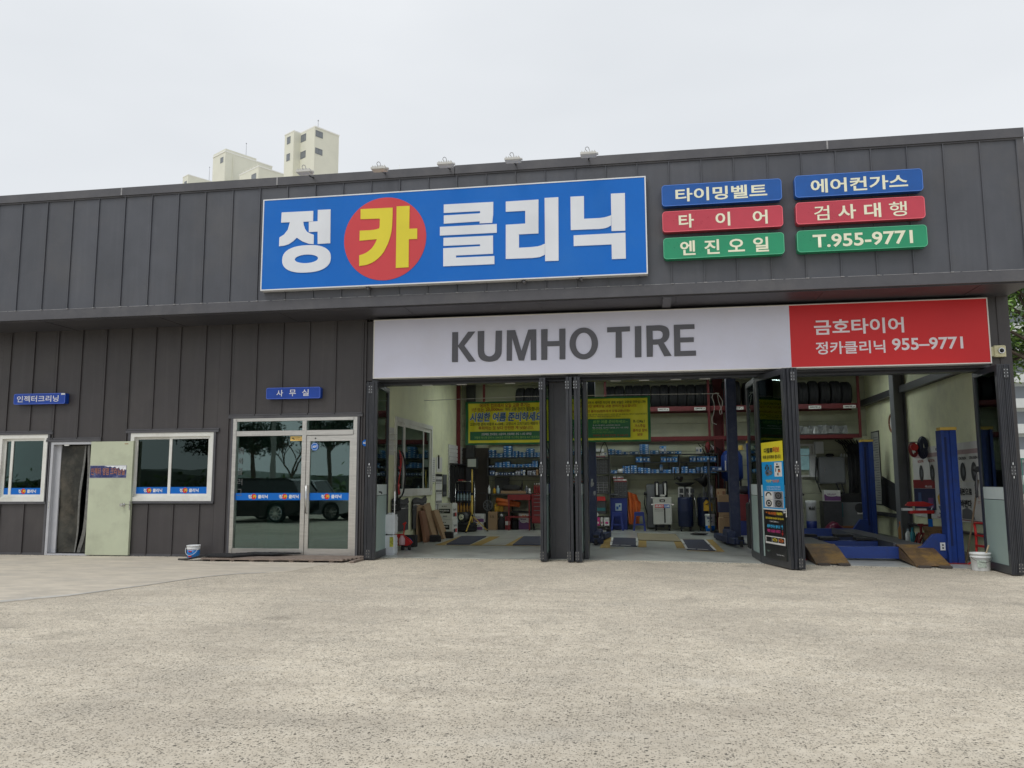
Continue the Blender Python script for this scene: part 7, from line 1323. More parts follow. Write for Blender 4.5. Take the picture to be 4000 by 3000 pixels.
# ---- two hanging banners on a cord
def banner(name, label, x0, x1, z0, z1, y, texts, greens, waves=1.0):
    t = thing(name, label, 'banner', ((x0+x1)/2, y, z0), group='yellow and green vinyl banners')
    nx, nz_ = 60, 24; vs = [(x0+(x1-x0)*i/nx, y+waves*(.016*math.sin(i*.45+j*.1)+.010*math.sin(i*.21-j*.35)), z0+(z1-z0)*j/nz_ + .0) for j in range(nz_+1) for i in range(nx+1)]
    b = MB(); b.v = [tuple(v) for v in vs]
    for j in range(nz_):
        for i in range(nx):
            u = (i+.5)/nx*(x1-x0); v = (j+.5)/nz_*(z1-z0); edge_ = u < .05 or u > (x1-x0)-.05 or v < .045 or v > (z1-z0)-.04
            b.f.append((j*(nx+1)+i, j*(nx+1)+i+1, (j+1)*(nx+1)+i+1, (j+1)*(nx+1)+i)); b.mi.append(1 if edge_ else 0)
    b.build('banner_sheet', [BANY, mat('banner_green', (0.008,0.15,0.045), .45)], t, True)
    for (a_, c_, d_, e_) in greens: bx('green_block', mat('banner_green', (0.008,0.15,0.045), .45), t, a_, c_, y-.034, y-.030, d_, e_)
    for (s_, m_, r_, kw) in texts: textf(s_, t, m_, *r_, y-.036, **kw)
    return t
YB = 3.0
L1 = [(-3.449,-2.351,2.939,3.03),(-3.62,-2.178,2.859,2.939),(-3.66,-2.123,2.642,2.83),(-3.662,-2.054,2.554,2.619),(-3.477,-2.284,2.466,2.54),(-3.414,-2.327,2.341,2.396),(-3.566,-2.057,2.271,2.326),(-3.662,-2.043,2.244,2.426),(-3.772,-2.041,2.147,3.075)]
dB = dict(bold=.012)
RED2 = mat('banner_red_ink', (0.33,0.03,0.012), .6); BK2 = INK
def multi(parts, r_, gap=.5): pass
x0_, x1_, z0_, z1_ = L1[8]
BLT = mat('banner_blue_ink', (0.01,0.12,0.36), .5)
LT = [('에어컨 컴프레서 오일 교환 주기는', RED2, L1[0], dB), ('1년 또는', RED2, (L1[1][0], L1[1][0]+.26, L1[1][2], L1[1][3]), dB), ('20,000km', RED2, (L1[1][0]+.30, L1[1][0]+.68, L1[1][2], L1[1][3]-.01), dB), ('마다 교환 관리가 필요합니다.', BK2, (L1[1][0]+.73, L1[1][1]+.04, L1[1][2], L1[1][3]), dB),
      ('시원한 여름 준비하세요', mat('banner_halo', (0.62,0.72,0.74), .5), (L1[2][0]-.012, -2.09, L1[2][2]-.012, L1[2][3]+.012), dict(bold=.06, shear=.12)), ('고장나면 관리 비용의 4~10배... 고장나서 고치기보다 예방이 낫습니다', BK2, (L1[3][0], -1.95, L1[3][2], L1[3][3]), dB), ('후회하는 것 보다 안전한 게 낫습니다.', RED2, L1[4], dB),
      ('고장예방, 연비향상, 소음저하, 진동예방, 온도 1~3도 내려감', INKW, L1[5], dB), ('저렴한 최신형 장비 R-134A보유 전차종 가스주입 플러싱 A/C 컴프레서 오일 교환', mat('banner_lime_ink', (0.25,0.55,0.12), .5), (L1[6][0], -1.95, L1[6][2], L1[6][3]), dB)]
B1 = banner('banner', 'left yellow and green Korean banner with big blue words behind the left bay opening', x0_, -1.90, z0_+.0, z1_+.0, YB, LT, [(L1[7][0], -1.95, L1[7][2], L1[7][3])])
textf('시원한 여름 준비하세요', B1, BLT, L1[2][0], -2.10, L1[2][2], L1[2][3], YB-.040, bold=.02, shear=.12)
R1 = [(-1.315,0.081,2.976,3.035),(-1.282,-0.1,2.899,2.957),(-1.25,-0.242,2.788,2.85),(-1.151,0.091,2.728,2.768),(-1.119,-0.444,2.696,2.729),(-1.022,-0.299,2.567,2.633),(-1.026,-0.456,2.506,2.54),(-1.036,-0.288,2.453,2.489),(-1.038,-0.687,2.413,2.449),(-1.038,-0.589,2.362,2.399),(-1.03,-0.292,2.29,2.335),(-1.321,-0.245,2.263,2.657),(-0.181,0.056,2.569,2.628),(-0.158,0.057,2.47,2.535),(-0.196,0.093,2.378,2.442),(-0.106,0.004,2.29,2.352),(-1.344,0.173,2.178,3.13)]
RT = [('자동차 타면서 에어컨 라인에 냉매 오일은 교환을 안하십니까?', BK2, R1[0], dB), ('주기적인 냉매오일 교환 관리가 필요합니다.', RED2, R1[1], dB), ('에어컨 플러싱(컴프레서 오일교환)이란?', RED2, R1[2], dB), ('장비를 이용하여 에어컨의 전반적인 라인을 고압 저압 통합(회수) 필터링 진공을 반복하면서', BK2, R1[3], {}), ('청소해 주는 작업을 에어컨 플러싱이라고 합니다.', BK2, R1[4], {}),
      ('원한 여름 준비하세요~', mat('banner_lime_ink', (0.25,0.55,0.12), .5), R1[5], dict(bold=.02, shear=.12)), ('종 가스주입 플러싱, A/C컴프레서 오일교환', INKW, R1[6], {}), ('예방, 연비향상, 소음저하, 진동예방, 온도 1~3도 내려감', INKW, R1[7], {}), ('나면 관리 비용의 4~10배...', mat('banner_lime_ink', (0.25,0.55,0.12), .5), R1[8], {}), ('나서 고치기보다 예방이 낫습니다.', mat('banner_lime_ink', (0.25,0.55,0.12), .5), R1[9], {}), ('후회하는 것 보다 안전한 게 낫습니다.', RED2, R1[10], dB),
      ('R-134a /', BK2, R1[12], dB), ('가스주입', RED2, R1[13], dB), ('플러싱 장비', RED2, R1[14], dB), ('보유', RED2, R1[15], dB)]
banner('banner', 'right yellow and green Korean banner with a green block behind the middle bay opening', -1.55, R1[16][1], R1[16][2], R1[16][3], YB, RT, [(-1.45, R1[11][1], R1[11][2], R1[11][3])])
CO = thing('rope', 'thin white cord carrying the banners with a loose looped end', 'cord', (0, 3.0, 3.0)); cz_ = R1[16][3]+.03
b = MB(); b.tube([(-4.7, 3.0, L1[8][3]+.05), (-2.5, 3.0, cz_+.01), (0, 3.0, cz_), (1.58, 3.02, 3.15)], .007, 5); b.build('cord', PAPER, CO)
b = MB(); lp = [(1.579,3,3.151),(1.516,3,3.163),(1.452,3,3.137),(1.437,3,3.064),(1.47,3,2.965),(1.477,3,2.851),(1.454,3,2.721),(1.411,3,2.624),(1.432,3,2.543),(1.51,3,2.509)]; lq = [(1.532,3,3.156),(1.593,3,3.085),(1.64,3,2.994),(1.634,3,2.897),(1.575,3,2.784),(1.588,3,2.715),(1.625,3,2.734),(1.608,3,2.848),(1.565,3,2.979),(1.546,3,3.11)]
b.tube(lp, .007, 5); b.tube(lq, .007, 5); b.build('loose_end', PAPER, CO, True)
# yellow hooks/wheel strap on the right post
q = (2.362,2.531,2.096,2.418); b = MB(); b.prism([(q[0],q[2]),(q[1],q[2]+.05),(q[1],q[3]-.1),(q[0]+.06,q[3]),(q[0]+.0,q[3]-.2)], 4.5, 4.56); b.box(q[1]-.02,q[1]+.03,4.49,4.57,q[2]+.1,q[3]+.02); b.bar(((q[0]+q[1])/2,4.53,q[2]),((q[0]+q[1])/2-.02,4.53,q[2]-.9),.03,.03); b.top('hose_reel', mat('reel_orange', (0.62,0.25,0.03), .45), 'orange hose reel hanging beside the poster-covered door', 'hose reel')
RC = thing('red_cabinet', 'dark red tool cabinet behind the right lift post', 'tool chest', (2.35, 6.4, fl(2.3,6.4))); zz = fl(2.3,6.4); bx('cabinet', REDD, RC, 2.12, 2.70, 6.4, 6.8, zz+.35, zz+.98); bx('base', DBLUE, RC, 2.12, 2.70, 6.4, 6.8, zz, zz+.34); bx('drawer', REDD, RC, 2.15, 2.67, 6.385, 6.4, zz+.45, zz+.65); bx('drawer', REDD, RC, 2.15, 2.67, 6.385, 6.4, zz+.68, zz+.9)
lump('engine_part', 'dark oily engine part on the red tool cabinet', 'engine part', (2.4, 6.55, zz+.98), .2, .12, .10, DARKST, 15)
# black covered machine next to the poster door
BM = thing('covered_machine', 'black wheeled machine standing close behind the poster-covered door', 'machine', (2.08, 1.8, fl(2.0,1.8))); zz = fl(2.0,1.8); bx('cover', BLACK, BM, 1.93, 2.32, 1.75, 2.2, zz+.10, zz+.95, c=.03)
for x in (1.98, 2.10, 2.27): b = MB(); b.cyl((x-.015,1.80,zz+.05),(x+.015,1.80,zz+.05),.05,.05,10); b.box(x-.015,x+.015,1.78,1.82,zz+.06,zz+.10); b.build('castor', DARKST, BM)
b = MB(); b.tube([(1.99,1.76,zz+.9),(1.95,1.74,zz+.98),(2.0,1.74,zz+1.12)], .012, 6); [b.cyl((1.99+.04*k,1.8,zz+.95),(1.99+.04*k,1.8,zz+1.15+.1*(k%2)),.012,.012,6) for k in range(5)]; b.build('fittings', CHROME, BM)
# ---- poster banner hanging on the folded door leaf
pa, pb = Vector((2.255,-.74,0)), Vector((1.95,.34,0)); dd = (pb-pa); Ld = dd.length; dd.normalize()
XB = thing('door_poster', 'tall yellow, blue and black Korean turbo poster hanging on the open folding door', 'poster', (2.1, -.2, .3))
nrm = Vector((-dd.y, dd.x, 0)); nrm = nrm if nrm.x < 0 else -nrm
bot = 0.092; topz = 1.986
PH = topz-bot; PW = .60; SU = .81/.60; u0 = .21
def PO(u, v, off=.034): return pb - dd*(u0+u*SU) + nrm*off + Vector((0,0,bot+v))
def pq(u0_, u1_, v0, v1, m, name, off=.034, par=XB, th=.003):
    b = MB(); b.add([PO(u0_,v0,off),PO(u1_,v0,off),PO(u1_,v1,off),PO(u0_,v1,off),PO(u0_,v0,off-th),PO(u1_,v0,off-th),PO(u1_,v1,off-th),PO(u0_,v1,off-th)], [(0,1,2,3),(7,6,5,4),(0,4,5,1),(1,5,6,2),(2,6,7,3),(3,7,4,0)]); return b.build(name, m, par)
def pt(s_, m_, u, v, w_, h, **k): text(s_, XB, m_, PO(u, v, .040), -dd, (0,0,1), w_*SU, h, lift=0, **k)
H_ = PH/100
INKBK = mat('poster_black', (0.010,0.010,0.012), .3)
pq(0, PW, 0, PH*.42, INKBK, 'poster_black_part'); pq(0, PW, PH*.42, PH*.83, CYAN, 'poster_blue_part'); pq(0, PW, PH*.83, PH, mat('poster_yellow', (0.72,0.62,0.03), .35), 'poster_yellow_part')
pq(0, PW, PH*.415, PH*.425, PAPER, 'poster_divider', .036)
pt('디젤車', INK, .09, PH*.905, .25, PH*.045, bold=.03); pt('터보', REDP, .35, PH*.905, .17, PH*.05, bold=.03); pt('이제 관리해야 합니다', INK, .05, PH*.852, .50, PH*.035, bold=.02)
pq(.36, .56, PH*.70, PH*.82, PAPER, 'diagram_card', .036); 
b = MB(); 
for (a_, c_, v0, v1) in ((.42,.46,.80,.81),(.40,.50,.775,.79),(.39,.41,.74,.77),(.46,.51,.735,.765),(.44,.47,.71,.73)): b.add([PO(a_,PH*v0,.038),PO(c_,PH*v0,.038),PO(c_,PH*v1,.038),PO(a_,PH*v1,.038)], [(0,1,2,3)])
b.build('diagram_lines', INK, XB); pq(.46, .52, PH*.735, PH*.75, ORANGE, 'diagram_flame', .0385)
b = MB(); c0_ = (.19, PH*.76); rr = random.Random(8)
for k in range(26):
    u, v = c0_[0]+rr.uniform(-.09,.09), c0_[1]+rr.uniform(-.085,.085); s_ = rr.uniform(.01,.03); b.cur = k % 2; b.add([PO(u-s_,v-s_,.037+.0001*k),PO(u+s_,v-s_*.6,.037+.0001*k),PO(u+s_*.8,v+s_,.037+.0001*k),PO(u-s_*.7,v+s_*.8,.037+.0001*k)], [(0,1,2,3)])
b.build('engine_picture', [DARKST, CHROME if False else GREYST], XB)
pt('“터보의”', INKY, .11, PH*.648, .17, PH*.028, bold=.02); pt('기능과 원리', INKO, .29, PH*.648, .19, PH*.028, bold=.02); pt('배기 흡입 가속압력으로 엔진의 출력을', INKW, .13, PH*.605, .38, PH*.014); pt('높여 연비 과급원리와 회로로 입니다', INKW, .13, PH*.585, .38, PH*.014)
pq(.04, .57, PH*.435, PH*.575, mat('photo_card', (0.40,0.42,0.46), .4), 'photo_card', .036)
for k, (u, v) in enumerate(((.06,.508),(.33,.508),(.06,.441),(.33,.441))):
    pq(u, u+.22, PH*v, PH*(v+.062), PAPER if k in (0,2) else GREYST, 'photo', .037)
    b = MB(); cu_, cv_ = u+.11, PH*(v+.031)
    for r0_, r1_, m_i in ((.085,.055,0),(.035,.0,1)):
        ring = [(math.cos(q_*math.pi/10), math.sin(q_*math.pi/10)) for q_ in range(21)]
        for (ca, sa), (cb_, sb) in zip(ring, ring[1:]):
            if k == 0 and (sa < -.1 or m_i): continue
            b.cur = m_i; b.add([PO(cu_+r0_*ca, cv_+r0_*.62*sa*1.05, .0385+.0002*m_i), PO(cu_+r0_*cb_, cv_+r0_*.62*sb*1.05, .0385+.0002*m_i), PO(cu_+r1_*cb_, cv_+r1_*.62*sb, .0385+.0002*m_i), PO(cu_+r1_*ca, cv_+r1_*.62*sa, .0385+.0002*m_i)], [(0,1,2,3)])
    b.build('photo_wheel', [INK, CHROME if k == 3 else DARKST], XB)
pt('“또 하나의 엔진', INKO, .07, PH*.372, .29, PH*.026, bold=.03); pt('터보차저”', INKY, .38, PH*.372, .17, PH*.028, bold=.03); pt('엔진오일처럼 터보관리 필수입니다', INKY, .06, PH*.335, .50, PH*.018, bold=.02); pt('( 15000~20000 km )', INKW, .17, PH*.308, .25, PH*.014)
pt('출력·연비는 올리고', mat('sky_ink', (0.05,0.42,0.75), .5), .10, PH*.262, .36, PH*.028, bold=.03); pt('매연·소음은 내리고', PINK, .10, PH*.222, .36, PH*.028, bold=.03); pt('↑', mat('sky_ink', (0.05,0.42,0.75), .5), .49, PH*.255, .045, PH*.045, bold=.03); pt('↓', REDP, .49, PH*.205, .045, PH*.045, bold=.03)
pq(.03, .57, PH*.125, PH*.19, PAPER, 'icon_card', .036)
for k in range(3): pq(.05+.17*k, .21+.17*k, PH*.14, PH*.183, INKBK, 'icon_tile', .037)
b = MB(); 
for k, mi in ((1, 0), (2, 1)):
    b.cur = mi; cu_, cv_ = .13+.17*k, PH*.161
    for (a_, c_, e_, f_) in ((-.045,.045,-.018,-.010),(-.045,.045,.012,.020),(-.045,-.035,-.018,.02),(.035,.045,-.018,.02),(-.015,.015,.020,.030),(-.065,-.045,-.006,.008),(.045,.06,-.004,.012)): b.add([PO(cu_+a_, cv_+e_, .039),PO(cu_+c_, cv_+e_, .039),PO(cu_+c_, cv_+f_, .039),PO(cu_+a_, cv_+f_, .039)], [(0,1,2,3)])
b.build('warning_icon', [INKY, INKO], XB); pt('Turbo T', mat('grey_green_ink', (0.25,0.35,0.3), .5), .06, PH*.055, .10, PH*.016); pt('Turbo Clinic, Giving', INKW, .33, PH*.035, .20, PH*.012)
# ---- right bay: four-post lift
def fpost(label, x0, x1, y, zt, z0, cap=True):
    t = thing('lift_post', label, 'lift post', ((x0+x1)/2, y+.12, z0), group='blue posts of the drive-on lift')
    b = MB(); b.box(x0, x1, y+.05, y+.26, z0+.015, zt); b.box(x0, x0+.045, y, y+.05, z0+.015, zt); b.box(x1-.10, x1, y, y+.05, z0+.015, zt); b.build('column', LIFTB, t)
    bx('recess', mat('deep_lift_blue', (0.006,0.018,0.10), .5), t, x0+.045, x0+.095, y+.042, y+.049, z0+.3, zt-.12)
    b = MB(); b.prism([(x0-.01,y-.01),(x1+.01,y-.01),(x1+.01,y+.18),(x1-.05,y+.27),(x0+.05,y+.27),(x0-.01,y+.18)], zt, zt+.05, ax='z'); b.build('cap', CAPY, t); bx('base_plate', REDD, t, x0-.03, x1+.03, y-.04, y+.30, z0, z0+.015); return t
FPX = fpost('front right blue lift post with a yellow cap beside the tyre posters', 5.09, 5.335, .90, 2.21, gz(5.2,.9)+.008)
fpost('rear right blue lift post with a yellow cap under the tyre rack', 5.12, 5.37, 6.2, 2.27, gz(5.2,6.2)+.008)
fpost('front left blue lift post hidden behind the folded poster door', 2.50, 2.74, .90, 2.21, gz(2.6,.9)+.008); fpost('rear left blue lift post behind the cluttered stand in the right bay', 2.50, 2.74, 6.2, 2.27, gz(2.6,6.2)+.008)
CBM = thing('lift_cross_beam', 'blue front cross beam of the drive-on lift', 'lift beam', (4.0, 1.2, -.02)); bx('beam', LIFTB, CBM, 2.72, 4.95, 1.12, 1.30, .00, .20); b = MB(); b.prism([(4.62,.02),(5.12,.02),(5.12,.42),(5.0,.44),(4.90,.42),(4.72,.22),(4.62,.20)], 1.0, 1.12); b.build('beam_bracket', LIFTB, CBM); b = MB(); b.box(4.99,5.07,.985,.999,.16,.29); b.build('socket', PLASW, CBM); b = MB(); b.cyl((5.03,.984,.20),(5.03,.98,.20),.015,.015,8); b.cyl((5.03,.984,.25),(5.03,.98,.25),.015,.015,8); b.build('socket_hole', INK, CBM)
CB2 = thing('lift_cross_beam', 'blue rear cross beam of the drive-on lift', 'lift beam', (4.0, 6.2, 0)); bx('beam', LIFTB, CB2, 2.72, 5.12, 6.10, 6.28, .02, .24); b = MB(); b.prism([(4.70,.05),(5.12,.05),(5.12,.46),(4.95,.46),(4.80,.26)], 6.0, 6.1); b.build('beam_bracket', LIFTB, CB2)
RUNM = mat('runway_grey', (0.075,0.078,0.09), .45, 0, .25, 3, .3, 60, (0.15,0.14,0.13), 1.5, .6)
RAMPY = mat('checker_ramp_worn', (0.16, 0.10, 0.05), .55, .1, .35, 7, .9, 70, (0.42, 0.25, 0.04), 2.6, .85)
for lab, x0_, x1_ in (('left runway of the drive-on lift', 2.76, 3.27), ('right runway of the drive-on lift', 4.32, 4.83)):
    t = thing('lift_runway', lab, 'lift runway', ((x0_+x1_)/2, 3.6, .05), group='runways of the drive-on lift'); b = MB(); b.box(x0_, x1_, 1.30, 6.2, .12, .235); b.box(x0_, x0_+.03, 1.30, 6.2, .235, .26); b.build('runway_deck', RUNM, t)
    r_ = thing('drive_ramp', lab.replace('runway of', 'yellow checker-plate ramp of'), 'ramp', ((x0_+x1_)/2, .8, -.05), group='yellow ramps of the drive-on lift')
    zg0 = gz(x1_, .25)
    rx0, rx1 = x0_+.03, x1_+.05
    b = MB(); yA, yB, yC = .22, .92, 1.26; zA_, zB2, zC2 = zg0+.045, .185, .235
    for (ya, za, yb, zb_) in ((yA,zA_,yB-.006,zB2),(yB+.006,zB2+.002,yC,zC2)):
        b.add([(rx0,ya,za),(rx1,ya,za),(rx1,yb,zb_),(rx0,yb,zb_),(rx0,ya,za-.012),(rx1,ya,za-.012),(rx1,yb,zb_-.012),(rx0,yb,zb_-.012)], [(0,1,2,3),(7,6,5,4),(0,4,5,1),(1,5,6,2),(2,6,7,3),(3,7,4,0)])
    b.build('ramp_plate', RAMPY, r_)
    b = MB()
    for i in range(9):
        for j in range(16):
            u = (i+.5)/9; v = (j+.5)/16; x = rx0+(rx1-rx0)*u; y = yA+(yB-yA)*v; z = zA_+(zB2-zA_)*v+.0015; s_ = .013; c_ = 1 if (i+j) % 2 else -1
            b.add([(x-s_,y-s_*c_,z),(x-s_*.6,y-s_*c_-.006,z+.003),(x+s_,y+s_*c_,z+.001),(x+s_*.6,y+s_*c_+.006,z+.004)], [(0,1,2,3)])
    b.build('tread_pattern', RAMPY, r_)['kind'] = 'stuff'
    b = MB()
    for xx in (rx0, rx1-.02): b.add([(xx,yA,zA_-.03),(xx+.02,yA,zA_-.03),(xx+.02,yA,zA_-.012),(xx,yA,zA_-.012),(xx,yC,.02),(xx+.02,yC,.02),(xx+.02,yC,zC2-.012),(xx,yC,zC2-.012)], [(0,1,2,3),(7,6,5,4),(0,4,5,1),(1,5,6,2),(2,6,7,3),(3,7,4,0)])
    b.build('ramp_side', RAMPY, r_)
    for xx in (rx0+.02, rx1-.19): bx('ramp_foot', mat('wood_block_dark',(0.06,0.05,0.045),.8), r_, xx, xx+.19, .14, .32, gz(x1_,.25)+.008, zg0+.042, c=.01)
JB = thing('jack_beam', 'blue sliding jack beam lying between the lift runways', 'jack beam', (3.8, 2.4, 0)); zz = gz(3.8,2.3); bx('beam', LIFTB, JB, 3.30, 4.30, 2.2, 2.45, zz+.12, zz+.25); bx('beam', LIFTN, JB, 3.05, 4.10, 3.1, 3.35, zz+.12, zz+.27)
for (x0_, x1_, yy) in ((3.28,3.62,2.18),(3.92,4.28,2.18),(3.05,3.40,3.08),(3.75,4.08,3.08)): bx('pad_block', BLACK, JB, x0_, x1_, yy, yy+.28, zz+.27, zz+.31)
bx('lower_rail', LIFTN, JB, 2.95, 4.4, 1.6, 1.72, zz+.05, zz+.12)
# right wall posters
def wposter(label, pts, cat='poster'):  # (y0,y1,z0,z1)
    y0, y1, z0, z1 = pts; t = thing('wall_poster', label, cat, (5.73, (y0+y1)/2, z0)); bx('sheet', PAPER, t, 5.722, 5.728, y0, y1, z0, z1); return t
def wr(par, y0, y1, z0, z1, m, off=.722-.002, name='print_block'): return bx(name, m, par, 5.0+off-.002, 5.0+off, y0, y1, z0, z1)
WP = wposter('big white tyre range poster high on the right wall', (.55, 4.55, 1.335, 2.03))
wr(WP, .57, 4.4, 1.82, 1.90, mat('soft_pink_band', (0.42,0.30,0.31), .6))
TP1 = thing('poster_print', None, None, (0,0,0)) if False else None
def wt(s_, par, m_, y1, z0, w_, h, **k): text(s_, par, m_, (5.718, y1, z0), (0,-1,0), (0,0,1), w_, h, lift=.002, **k)
for i, (yy, nm, m_) in enumerate(((4.2,'ECSTA',INKR),(3.55,'ECSTA',INKR),(2.95,'ECSTA',INKR),(2.45,'Majesty',INKB),(1.95,'CRUGEN',INK),(1.45,'CRUGEN',INK),(1.0,'WinterCRAFT',INK))):
    wt(nm, WP, m_, yy, 1.72, .36, .05, bold=.03); b = MB(); c_ = (yy-.18, 1.50)
    rg = [(.13*math.cos(k*math.pi/9), .17*math.sin(k*math.pi/9)) for k in range(18)]; b.add([(5.716, c_[0]+a_, c_[1]+e_) for a_, e_ in rg], [tuple(range(18))]); b.add([(5.714, c_[0]-.03+a_*.62, c_[1]+e_*.72) for a_, e_ in rg], [tuple(range(18))]); tp = b.build('tyre_picture', DARKST, WP)
    b = MB(); b.add([(5.712, c_[0]-.03+a_*.40, c_[1]+e_*.48) for a_, e_ in rg], [tuple(range(18))]); b.build('rim_picture', GREYST, WP)
wt('타이어', WP, INK, 3.1, 1.92, .5, .07, bold=.02)
WQ = wposter('white poster with bold black Korean slogan on the right wall behind the lift post', (.55, 3.26, .60, 1.33)); wr(WQ, .56, 3.25, .60, .64, REDD); wr(WQ, .56, 3.25, .60, .625, PAPER, .716)
wt('세븐으로', WQ, INK, 2.05, 1.08, .62, .13, bold=.04); wt('바뀐다', WQ, INK, 1.98, .86, .50, .14, bold=.04); wt('SOLUS', WQ, mat('pale_red_ink', (0.5,0.25,0.2), .6), 1.2, 1.02, .35, .05); wt('STYLUS', WQ, mat('pale_red_ink', (0.5,0.25,0.2), .6), 1.2, .94, .35, .05)
b = MB(); b.add([(5.716,2.96,1.24),(5.716,3.05,1.10),(5.716,3.17,1.03),(5.716,3.12,.90),(5.716,2.96,.84),(5.716,2.80,.90),(5.716,2.74,1.03),(5.716,2.87,1.10)], [(0,1,2,3,4,5,6,7)]); b.build('yellow_figure', YELP, WQ); b = MB(); b.add([(5.715,3.14,.85),(5.715,2.78,.87),(5.715,2.84,.76),(5.715,2.86,.63),(5.715,3.09,.62),(5.715,3.04,.75)], [(0,1,2,3,4,5)]); b.add([(5.715,1.92,.82),(5.715,1.7,.86),(5.715,1.5,.82),(5.715,1.36,.66),(5.715,1.95,.66)], [(0,1,2,3,4)]); b.build('dark_figure', GREYST, WQ)
WN = wposter('dark blue and red tyre poster beside the grey column on the right wall', (3.27, 4.6, .60, 1.37)); wr(WN, 3.28, 4.59, 1.19, 1.365, REDD); wr(WN, 3.28, 4.58, .70, 1.185, NAVY); wt('엑스타', WN, INKW, 3.85, 1.20, .4, .05, bold=.02); wr(WN, 3.4,3.7,.80,1.0, PURP, .716); wr(WN, 4.1,4.3,.9,1.1, mat('steel_blue_ink', (0.06,0.10,0.22), .5), .716)
for i, (y0, y1, z0, z1, lab) in enumerate(((6.98, 7.66, .76, 2.58, 'tall framed parts chart on the right wall behind the rear post'),)):
    t = thing('wall_chart', lab, 'chart', (5.72, (y0+y1)/2, z0)); bx('frame', INK, t, 5.722, 5.735, y0, y1, z0, z1); bx('sheet', mat('dull_paper', (0.42,0.43,0.40), .7), t, 5.716, 5.721, y0+.03, y1-.03, z0+.03, z1-.03); b = MB(); [b.box(5.713, 5.7155, y0+.08, y1-.12-.08*(j%4), z0+.1+j*.062, z0+.12+j*.062) for j in range(26)]; b.build('print_lines', GREYST, t)
CK = thing('wall_clock', 'round brown-rimmed wall clock high on the right wall', 'clock', (5.70, 5.62, 2.55)); c_ = (5.7,5.763,2.673); a0 = 0.402/2
b = MB(); tr = [(5.70, c_[1]+a0*math.cos(k*math.pi/12), c_[2]+a0*math.sin(k*math.pi/12)) for k in range(25)]; b.tube(tr, .028, 8); b.build('rim', mat('clock_rim_brown', (0.22,0.10,0.04), .4), CK, True); b = MB(); b.cyl((5.73,c_[1],c_[2]),(5.705,c_[1],c_[2]),a0*.97,a0*.97,24); b.build('dial', PAPER, CK); b = MB(); b.bar((5.70,c_[1],c_[2]),(5.70,c_[1]-.02,c_[2]+a0*.5),.012,.005,(1,0,0)); b.bar((5.70,c_[1],c_[2]),(5.70,c_[1]-a0*.6,c_[2]-.06),.010,.005,(1,0,0)); b.build('hand', INK, CK)
MK = thing('rubber_mat', 'black ribbed rubber mats fixed low on the right wall near the grey column', 'mat', (5.70, 5.7, .7)); 
for k in range(3): b = MB(); b.add([(5.70-.012*k,5.2,1.16-.08*k),(5.70-.012*k,6.82,1.46-.08*k),(5.70-.012*k,6.9,.78),(5.70-.012*k,5.2,.58),(5.715,5.2,1.16-.08*k),(5.715,6.82,1.46-.08*k),(5.715,6.9,.78),(5.715,5.2,.58)], [(0,1,2,3),(7,6,5,4),(0,4,5,1),(1,5,6,2),(2,6,7,3),(3,7,4,0)]); b.build('mat_layer', BLACK, MK)
# hanging reels on the bracket by the grey column
HB = thing('tool_bracket', 'steel wall bracket with hanging tools in front of the grey column', 'bracket', (5.3, 4.0, 2.0))
h0, h1, h2 = [(5.33,3.6,2.122),(5.786,3.6,2.17),(5.922,3.6,2.14)]
b = MB(); b.bar(h0, h2, .02, .02); b.bar(h1, (5.73, 3.9, h1[2]), .02, .02); b.bar(h2, (h2[0], 3.6, h2[2]-.35), .015, .015); b.build('bracket_arm', GREYST, HB)
def coil(name, label, cc, rx, rz, r_, m, turns=9, cat='hose'):
    b = MB(); n = turns*16; b.tube([(cc[0]+(rx*(.25+.75*((k//16*5)%turns)/turns))*math.cos(k*math.pi/8), cc[1]+.10*(k/n-.5)+.01*math.sin(k), cc[2]+(rz*(.80+.20*((k//16*5)%turns)/turns))*math.sin(k*math.pi/8)) for k in range(n+1)], r_, 6); return b.top(name, m, label, cat, smooth=True)
k1 = (5.534,5.768,1.779,2.256); coil('air_hose', 'thick coil of dark blue air hose hanging on the wall bracket', ((k1[0]+k1[1])/2, 3.6, (k1[2]+k1[3])/2), (k1[1]-k1[0])/2*.85, (k1[3]-k1[2])/2*.93, .022, mat('hose_navy', (0.012,0.018,0.045), .4))
k2 = (5.375,5.552,1.815,2.145); t = thing('cable_reel', 'red cable reel with a dark coil hanging left of the blue hose', 'cable reel', ((k2[0]+k2[1])/2, 3.6, k2[2])); cc = ((k2[0]+k2[1])/2, 3.6); b = MB(); n = 80; rx_, rz_ = (k2[1]-k2[0])/2, (k2[3]-k2[2])/2; b.tube([(cc[0]+rx_*(.45+.4*((k//16)%5)/5)*math.cos(k*math.pi/8), 3.62+.04*math.sin(k*.3), k2[2]+rz_+rz_*(.7+.22*((k//16)%5)/5)*math.sin(k*math.pi/8)) for k in range(n)], .020, 5); b.build('cable_coil', REDD, t, True); b = MB(); b.cyl((cc[0],3.52,k2[3]-.12),(cc[0],3.60,k2[3]-.12),rx_*.8,rx_*.8,16); b.build('reel_case', REDP, t); b = MB(); b.box(cc[0]-.03,cc[0]+.02,3.55,3.57,k2[2]+.10,k2[3]-.2); b.build('strap', PAPER, t)
